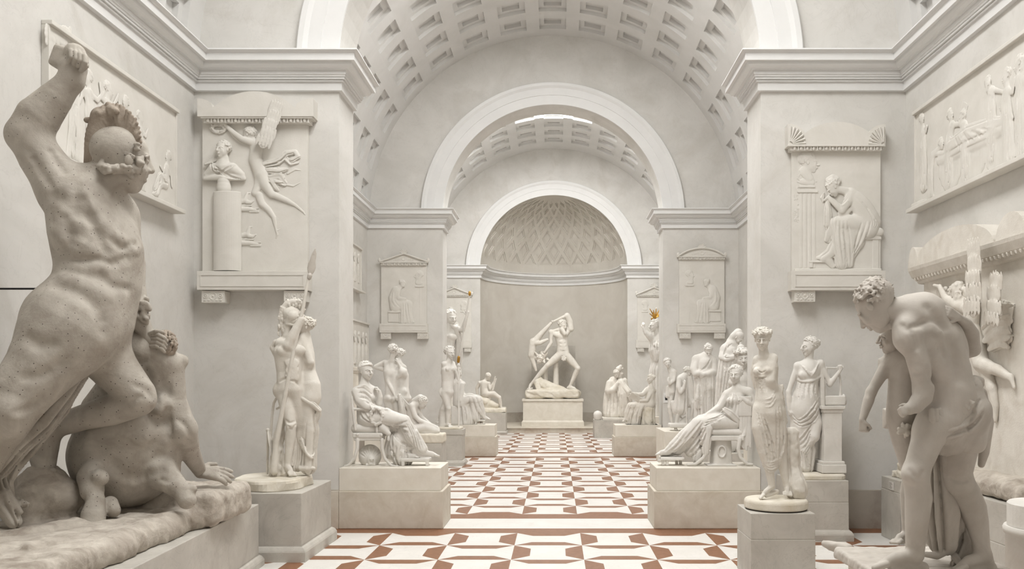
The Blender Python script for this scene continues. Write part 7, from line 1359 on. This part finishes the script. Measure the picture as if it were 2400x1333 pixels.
# ------------------------------------------------------------------ great stele of a winged genius standing against the right wall
if want('genius_right'):
    m = M['plaster']; XF = 4.62; t = thing('relief_stele', 'great weathered plaster stele with a winged figure behind the stooping man', 'relief', (4.75, 9.5, .9))
    b = MB(); b.box(XF, XR - .004, 8.0, 10.72, 1.0, 3.34, .01); b.build('slab', m, t)
    b = MB(); pr = [(0, 3.28), (-.04, 3.29), (-.06, 3.33), (-.12, 3.36), (-.14, 3.40), (-.16, 3.44), (-.17, 3.48), (0, 3.48)]
    for p, q in zip(pr, pr[1:]): b.quad((XF + p[0], 7.95, p[1]), (XF + p[0], 10.8, p[1]), (XF + q[0], 10.8, q[1]), (XF + q[0], 7.95, q[1]))
    b.add([(XF + p, 10.8, z) for p, z in pr] + [(XR - .004, 10.8, 3.48), (XR - .004, 10.8, 3.28)], [tuple(range(len(pr) + 2))]); b.quad((XF, 7.95, 3.48), (XF, 10.8, 3.48), (XR, 10.8, 3.48), (XR, 7.95, 3.48))
    for i in range(34): mb_ball(b, (XF - .09, 8.05 + i * .081, 3.345), (.03, .026, .035))
    b.build('egg_and_dart_band', m, t)
    b = MB(); n = 20; Yc, R = 9.75, .98
    P = [(Yc + R * cos(pi * i / n), 3.47 + .34 * sin(pi * i / n)) for i in range(n + 1)]; b.add([(XF - .12, y, z) for y, z in P] + [(XR - .004, y, z) for y, z in P], [tuple(range(n + 1)), tuple(range(n + 1, 2 * n + 2))] + [(i, i + 1, n + 2 + i, n + 1 + i) for i in range(n)]); b.build('lunette', m, t)
    for yc in (10.72, 8.42): b = MB(); P = [(yc + .28 * cos(a) * (1 if yc < 9 else .5), 3.47 + .27 * sin(a)) for a in np.linspace(0, pi, 13)]; b.add([(XF - .14, y, z) for y, z in P] + [(XR - .004, y, z) for y, z in P], [tuple(range(13)), tuple(range(13, 26))] + [(i, i + 1, 14 + i, 13 + i) for i in range(12)]); b.build('horn', m, t)
    pl = Plane('right', XF, .75, 70, 10.8, 3.62); U = lambda x, y, q=0: (*pl.uv(x, y), q)
    g = relief(pl, 2.2); H = 52
    A, Bp = U(2288, 735, -14), U(2298, 810, -10); ln = lambda *p: [U(*q) for q in p]
    g.chain(ln((2292, 720, -16), (2288, 765, -16), (2300, 815, -16)), [20.4, 21.8, 23.1], k=14); g.chain(ln((2285, 722, -20), (2262, 716, -26), (2238, 698, -30), (2222, 672, -26)), [13.6, 10.9, 9.52, 6.12], k=8); g.chain(ln((2284, 716, 0), (2262, 700, 0), (2245, 690, -4)), [10.9, 9.52, 6.8], k=8); g.chain(ln((2222, 672, -26), (2206, 668, -24)), [5.44, 3.4], k=4)
    g.chain(ln((2302, 815, -16), (2312, 850, -20), (2330, 858, -20)), [23.1, 17.7, 13.6], k=10); g.chain(ln((2330, 858, -20), (2352, 868, -14), (2376, 885, -8)), [13.6, 12.2, 6.8], k=8); g.chain(ln((2376, 882, -8), (2384, 908, -8)), [6.8, 4.08], k=4); g.chain(ln((2300, 820, -8), (2322, 880, -8), (2332, 910, -8)), [20.4, 16.3, 11.6], k=10); g.chain(ln((2332, 910, -8), (2338, 950, -6), (2338, 985, -6)), [12.2, 9.52, 5.44], k=6)
    head(g, U(2258, 690, -14), H, 70, 0, 0, 'curls', seed=91, neck=U(2284, 716, -14)); put_relief(t, g, 'flying_figure', m)
    pl = Plane('right', XF - .2, .6, 70, 10.8, 3.62); g = relief(pl, 2.0); w0, w1 = U(2300, 735), U(2302, 568); wing(g, w0[:2], w1[:2], 62, 5, -26, 5); w0, w1 = U(2330, 760), U(2338, 640); wing(g, w0[:2], w1[:2], 54, 5, -4, 4); put_relief(t, g, 'wings', m); pl = Plane('right', XF, .75, 70, 10.8, 3.62)
    g = relief(pl, 2.0); rn = np.random.default_rng(5)
    for i in range(60): p = A3(U(2206 + 72 * rn.random(), 676 + 16 * rn.random(), -10)); g.chain([p, p + rn.normal(size=3) * 6], [7, 4], k=2)
    put_relief(t, g, 'garland', m)
    g = relief(pl, 2.0)
    for P_, r in ((((2318, 770), (2345, 735), (2358, 715), (2372, 720), (2368, 745), (2352, 742)), 9), (((2320, 790), (2345, 770), (2362, 768), (2368, 785), (2350, 792)), 10), (((2330, 810), (2352, 800), (2368, 812)), 9), (((2322, 785), (2350, 750), (2376, 752)), 7)): g.chain(ln(*[(x, y, -6) for x, y in P_]), [r * 1.3] * (len(P_) - 1) + [r * .6], fold=(5, .3, .2), k=5)
    put_relief(t, g, 'flying_drapery', m)
    b = MB(); b.lathe((4.62, 10.25, 1.0), [(.17, 0), (.17, 1.25), (.16, 1.27)], 28); b.build('column', m, t)
    g = Sculpt(9.3, 3.0)
    on = lambda x, y, z: (VX + x / y * F, VY - (z - CH) / y * F, (y - 9.3) / g.sc)
    g.box(on(4.6, 9.3, .985), (.25 / g.sc, .09 / g.sc, 1.3 / g.sc), rnd=14)
    g.box(on(4.66, 9.4, 1.05), (.2 / g.sc, .06 / g.sc, 1.1 / g.sc), rnd=10, k=20)
    g.noise(2.2, .14, 11); st_ = g.mesh('ground_ledge', M['rock'], t, floor=.893)
    pedestal('pedestal', 'dark grey block supporting the great weathered stele at the right wall', 'pedestal', 4.3, 4.85, 8.0, 10.55, 0, .89, M['ped_grey'], course=.55)
# ------------------------------------------------------------------ glimpsed reliefs and a column on the left wall of the second hall
if want('glimpses'):
    t = side_panel('bas_relief', 'shallow plaster relief panel seen edge-on past the left pier, the upper one', XL, 1, 18.2, 21.84, 4.3, 5.4); pl = Plane('left', XL + .06, .5, 60, 18.2, 5.4); g = relief(pl, 2.2)
    for i in range(9): u = 40 + 78 * i; fig_rel(g, 28, (u, 110), (u + 2, 78), (u + 4, 52), [(u - 6, 146), (u + 8, 146)], [(u - 8, 178), (u + 12, 178)], [((u - 16, 80), (u - 24, 60)), ((u + 18, 84), (u + 28, 100))], 60 * (-1) ** i, 100 + i)
    put_relief(t, g, 'procession_figures', M['plaster_relief'])
    t = side_panel('bas_relief', 'shallow plaster relief panel seen edge-on past the left pier, the lower one', XL, 1, 18.0, 22.66, 2.35, 3.54); pl = Plane('left', XL + .06, .6, 60, 18.0, 3.54); g = relief(pl, 2.2)
    for i in range(11): u = 40 + 84 * i; fig_rel(g, 34, (u, 140), (u + 2, 104), (u + 4, 74), [(u - 6, 176), (u + 8, 176)], [(u - 8, 214), (u + 12, 214)], [((u - 16, 104), (u - 24, 84)), ((u + 18, 104), (u + 28, 124))], 60 * (-1) ** i, 120 + i)
    put_relief(t, g, 'procession_figures', M['plaster_relief'])
    a = wpt(829, 860, 15.6); t = thing('column_pedestal', 'slender plaster column pedestal with a square cap behind the armchair', 'pedestal', (a.x, 15.6, 0)); b = MB(); b.box(a.x - .12, a.x + .12, 15.48, 15.72, a.z - .07, a.z, .006); b.box(a.x - .1, a.x + .1, 15.5, 15.7, a.z - .1, a.z - .07, .004); b.build('cap', M['ped_light'], t); b = MB(); b.lathe((a.x, 15.6, 0), [(.12, 0), (.12, .06), (.095, .1), (.085, a.z - .1)], 24); b.build('shaft', M['ped_light'], t)
# ------------------------------------------------------------------ small things
pedestal('pedestal', 'grey pedestal with a small printed card, standing between the muse and the stooping man', 'pedestal', 4.33, 4.86, 10.74, 11.36, 0, .8, M['ped_grey'], course=.8)
t = thing('label_card', 'small white printed card on the grey pedestal behind the nude youth', 'label', (4.33, 11.0, .72)); b = MB(); b.box(4.322, 4.3285, 10.93, 11.08, .655, .76); b.build('card', M['label'], t)  # a printed card set on the pedestal's left face, not a hanging sign
b = MB()
for i, f in enumerate((.7, .85, .5, .8, .65)): b.box(4.3205, 4.322, 11.065 - .12 * f, 11.065, .74 - .017 * i, .745 - .017 * i)
b.build('printed_lines', M['ink'], t)
st = Stat('statue_fragment', 'rough white plaster fragment on the grey pedestal with the card', 'sculpture', 11.05, (2100, 1105), floor=.802); g = st.part(1.6); on = lambda x, y, z: (VX + x / y * F, VY - (z - CH) / y * F, (y - 11.05) / g.sc)
g.box(on(4.58, 11.05, .84), (28, 8, 40), rnd=4, k=6); g.chain([on(4.5, 11.05, .88), on(4.47, 11.05, .98), on(4.46, 11.05, 1.08)], [11, 9, 6], k=6); g.chain([on(4.52, 11.0, .9), on(4.42, 11.0, .99)], [8, 4], k=5); g.noise(1.8, .2, 6); st.put(g, 'fragment', M['base'])
t = thing('round_pedestal', 'white round pedestal cut off at the lower right corner', 'pedestal', (3.75, 6.6, 0)); b = MB(); b.lathe((3.72, 6.35, 0), [(.335, 0), (.335, .93), (.35, .935), (.355, .97), (.345, .99)], 48); b.build('lower_drum', M['plaster_cool'], t, True); b = MB(); b.lathe((3.72, 6.35, .992), [(.325, 0), (.325, .165), (.315, .175)], 48); b.build('upper_drum', M['plaster_cool'], t)
a, c = wpt(-6, 678, 7.65), wpt(158, 675, 7.65); t = thing('black_rail', 'thin black metal rail running behind the hero at the left edge', 'rail', ((a.x + c.x) / 2, 7.65, a.z)); b = MB(); b.tube([(a.x, 7.65, (a.z + c.z) / 2), (c.x, 7.65, (a.z + c.z) / 2)], .009, 10); b.build('bar', M['black'], t)
a, c = wpt(1557, 940, D2 - .01), wpt(1565, 924, D2 - .01); t = thing('wall_switch', 'tiny framed black switch low on the right pier of the second arch', 'switch', ((a.x + c.x) / 2, D2, a.z)); b = MB(); b.box(a.x - .02, c.x + .02, D2 - .018, D2, a.z - .04, c.z + .04, .003); b.build('cover_plate', M['trim'], t); b = MB(); b.box(a.x + .02, c.x - .01, D2 - .024, D2 - .015, a.z + .03, c.z - .02, .002); b.build('rocker', M['black'], t)
# ------------------------------------------------------------------ light, camera, view
def area(name, x, y, z, sx, sy, power, rot=(0, 0, 0), col=(1, .995, .985)):
    l = bpy.data.lights.new(name, 'AREA'); l.shape = 'RECTANGLE'; l.size = sx; l.size_y = sy; l.energy = power; l.color = col
    o = bpy.data.objects.new(name, l); C.objects.link(o); o.location = (x, y, z); o.rotation_euler = rot; return o
for k, (sk, pw) in enumerate(((SK1, 760), (SK2, 570), (SK3, 860))):
    area('skylight_daylight', CX, (sk[0] + sk[1]) / 2, ZC + RV + .35, 3.0, sk[1] - sk[0] - .2, pw)
w = bpy.data.worlds.new('World'); bpy.context.scene.world = w; w.use_nodes = True
w.node_tree.nodes['Background'].inputs[0].default_value = (.9, .93, 1, 1); w.node_tree.nodes['Background'].inputs[1].default_value = 0.3
cam = bpy.data.cameras.new('camera'); co = bpy.data.objects.new('camera', cam); C.objects.link(co)
co.location = (0, 0, CH); co.rotation_euler = (pi / 2, 0, 0); cam.sensor_width = 36; cam.clip_end = 200
CROP = (0, 0, 2400)
cw_ = CROP[2]; cxm = CROP[0] + cw_ / 2; cym = CROP[1] + cw_ * 1333 / 2400 / 2
cam.lens = F * 36 / cw_; cam.shift_x = (cxm - VX) / cw_; cam.shift_y = (VY - cym) / cw_
sc = bpy.context.scene; sc.camera = co
sc.view_settings.view_transform = 'Standard'; sc.view_settings.look = 'None'; sc.view_settings.gamma = 1; sc.view_settings.use_curve_mapping = False
sc.view_settings.exposure = 0.18
sc.cycles.use_denoising = True; sc.cycles.max_bounces = 8; sc.cycles.diffuse_bounces = 6; sc.cycles.caustics_reflective = False; sc.cycles.caustics_refractive = False
sc.cycles.use_adaptive_sampling = True; sc.cycles.adaptive_threshold = 0.02
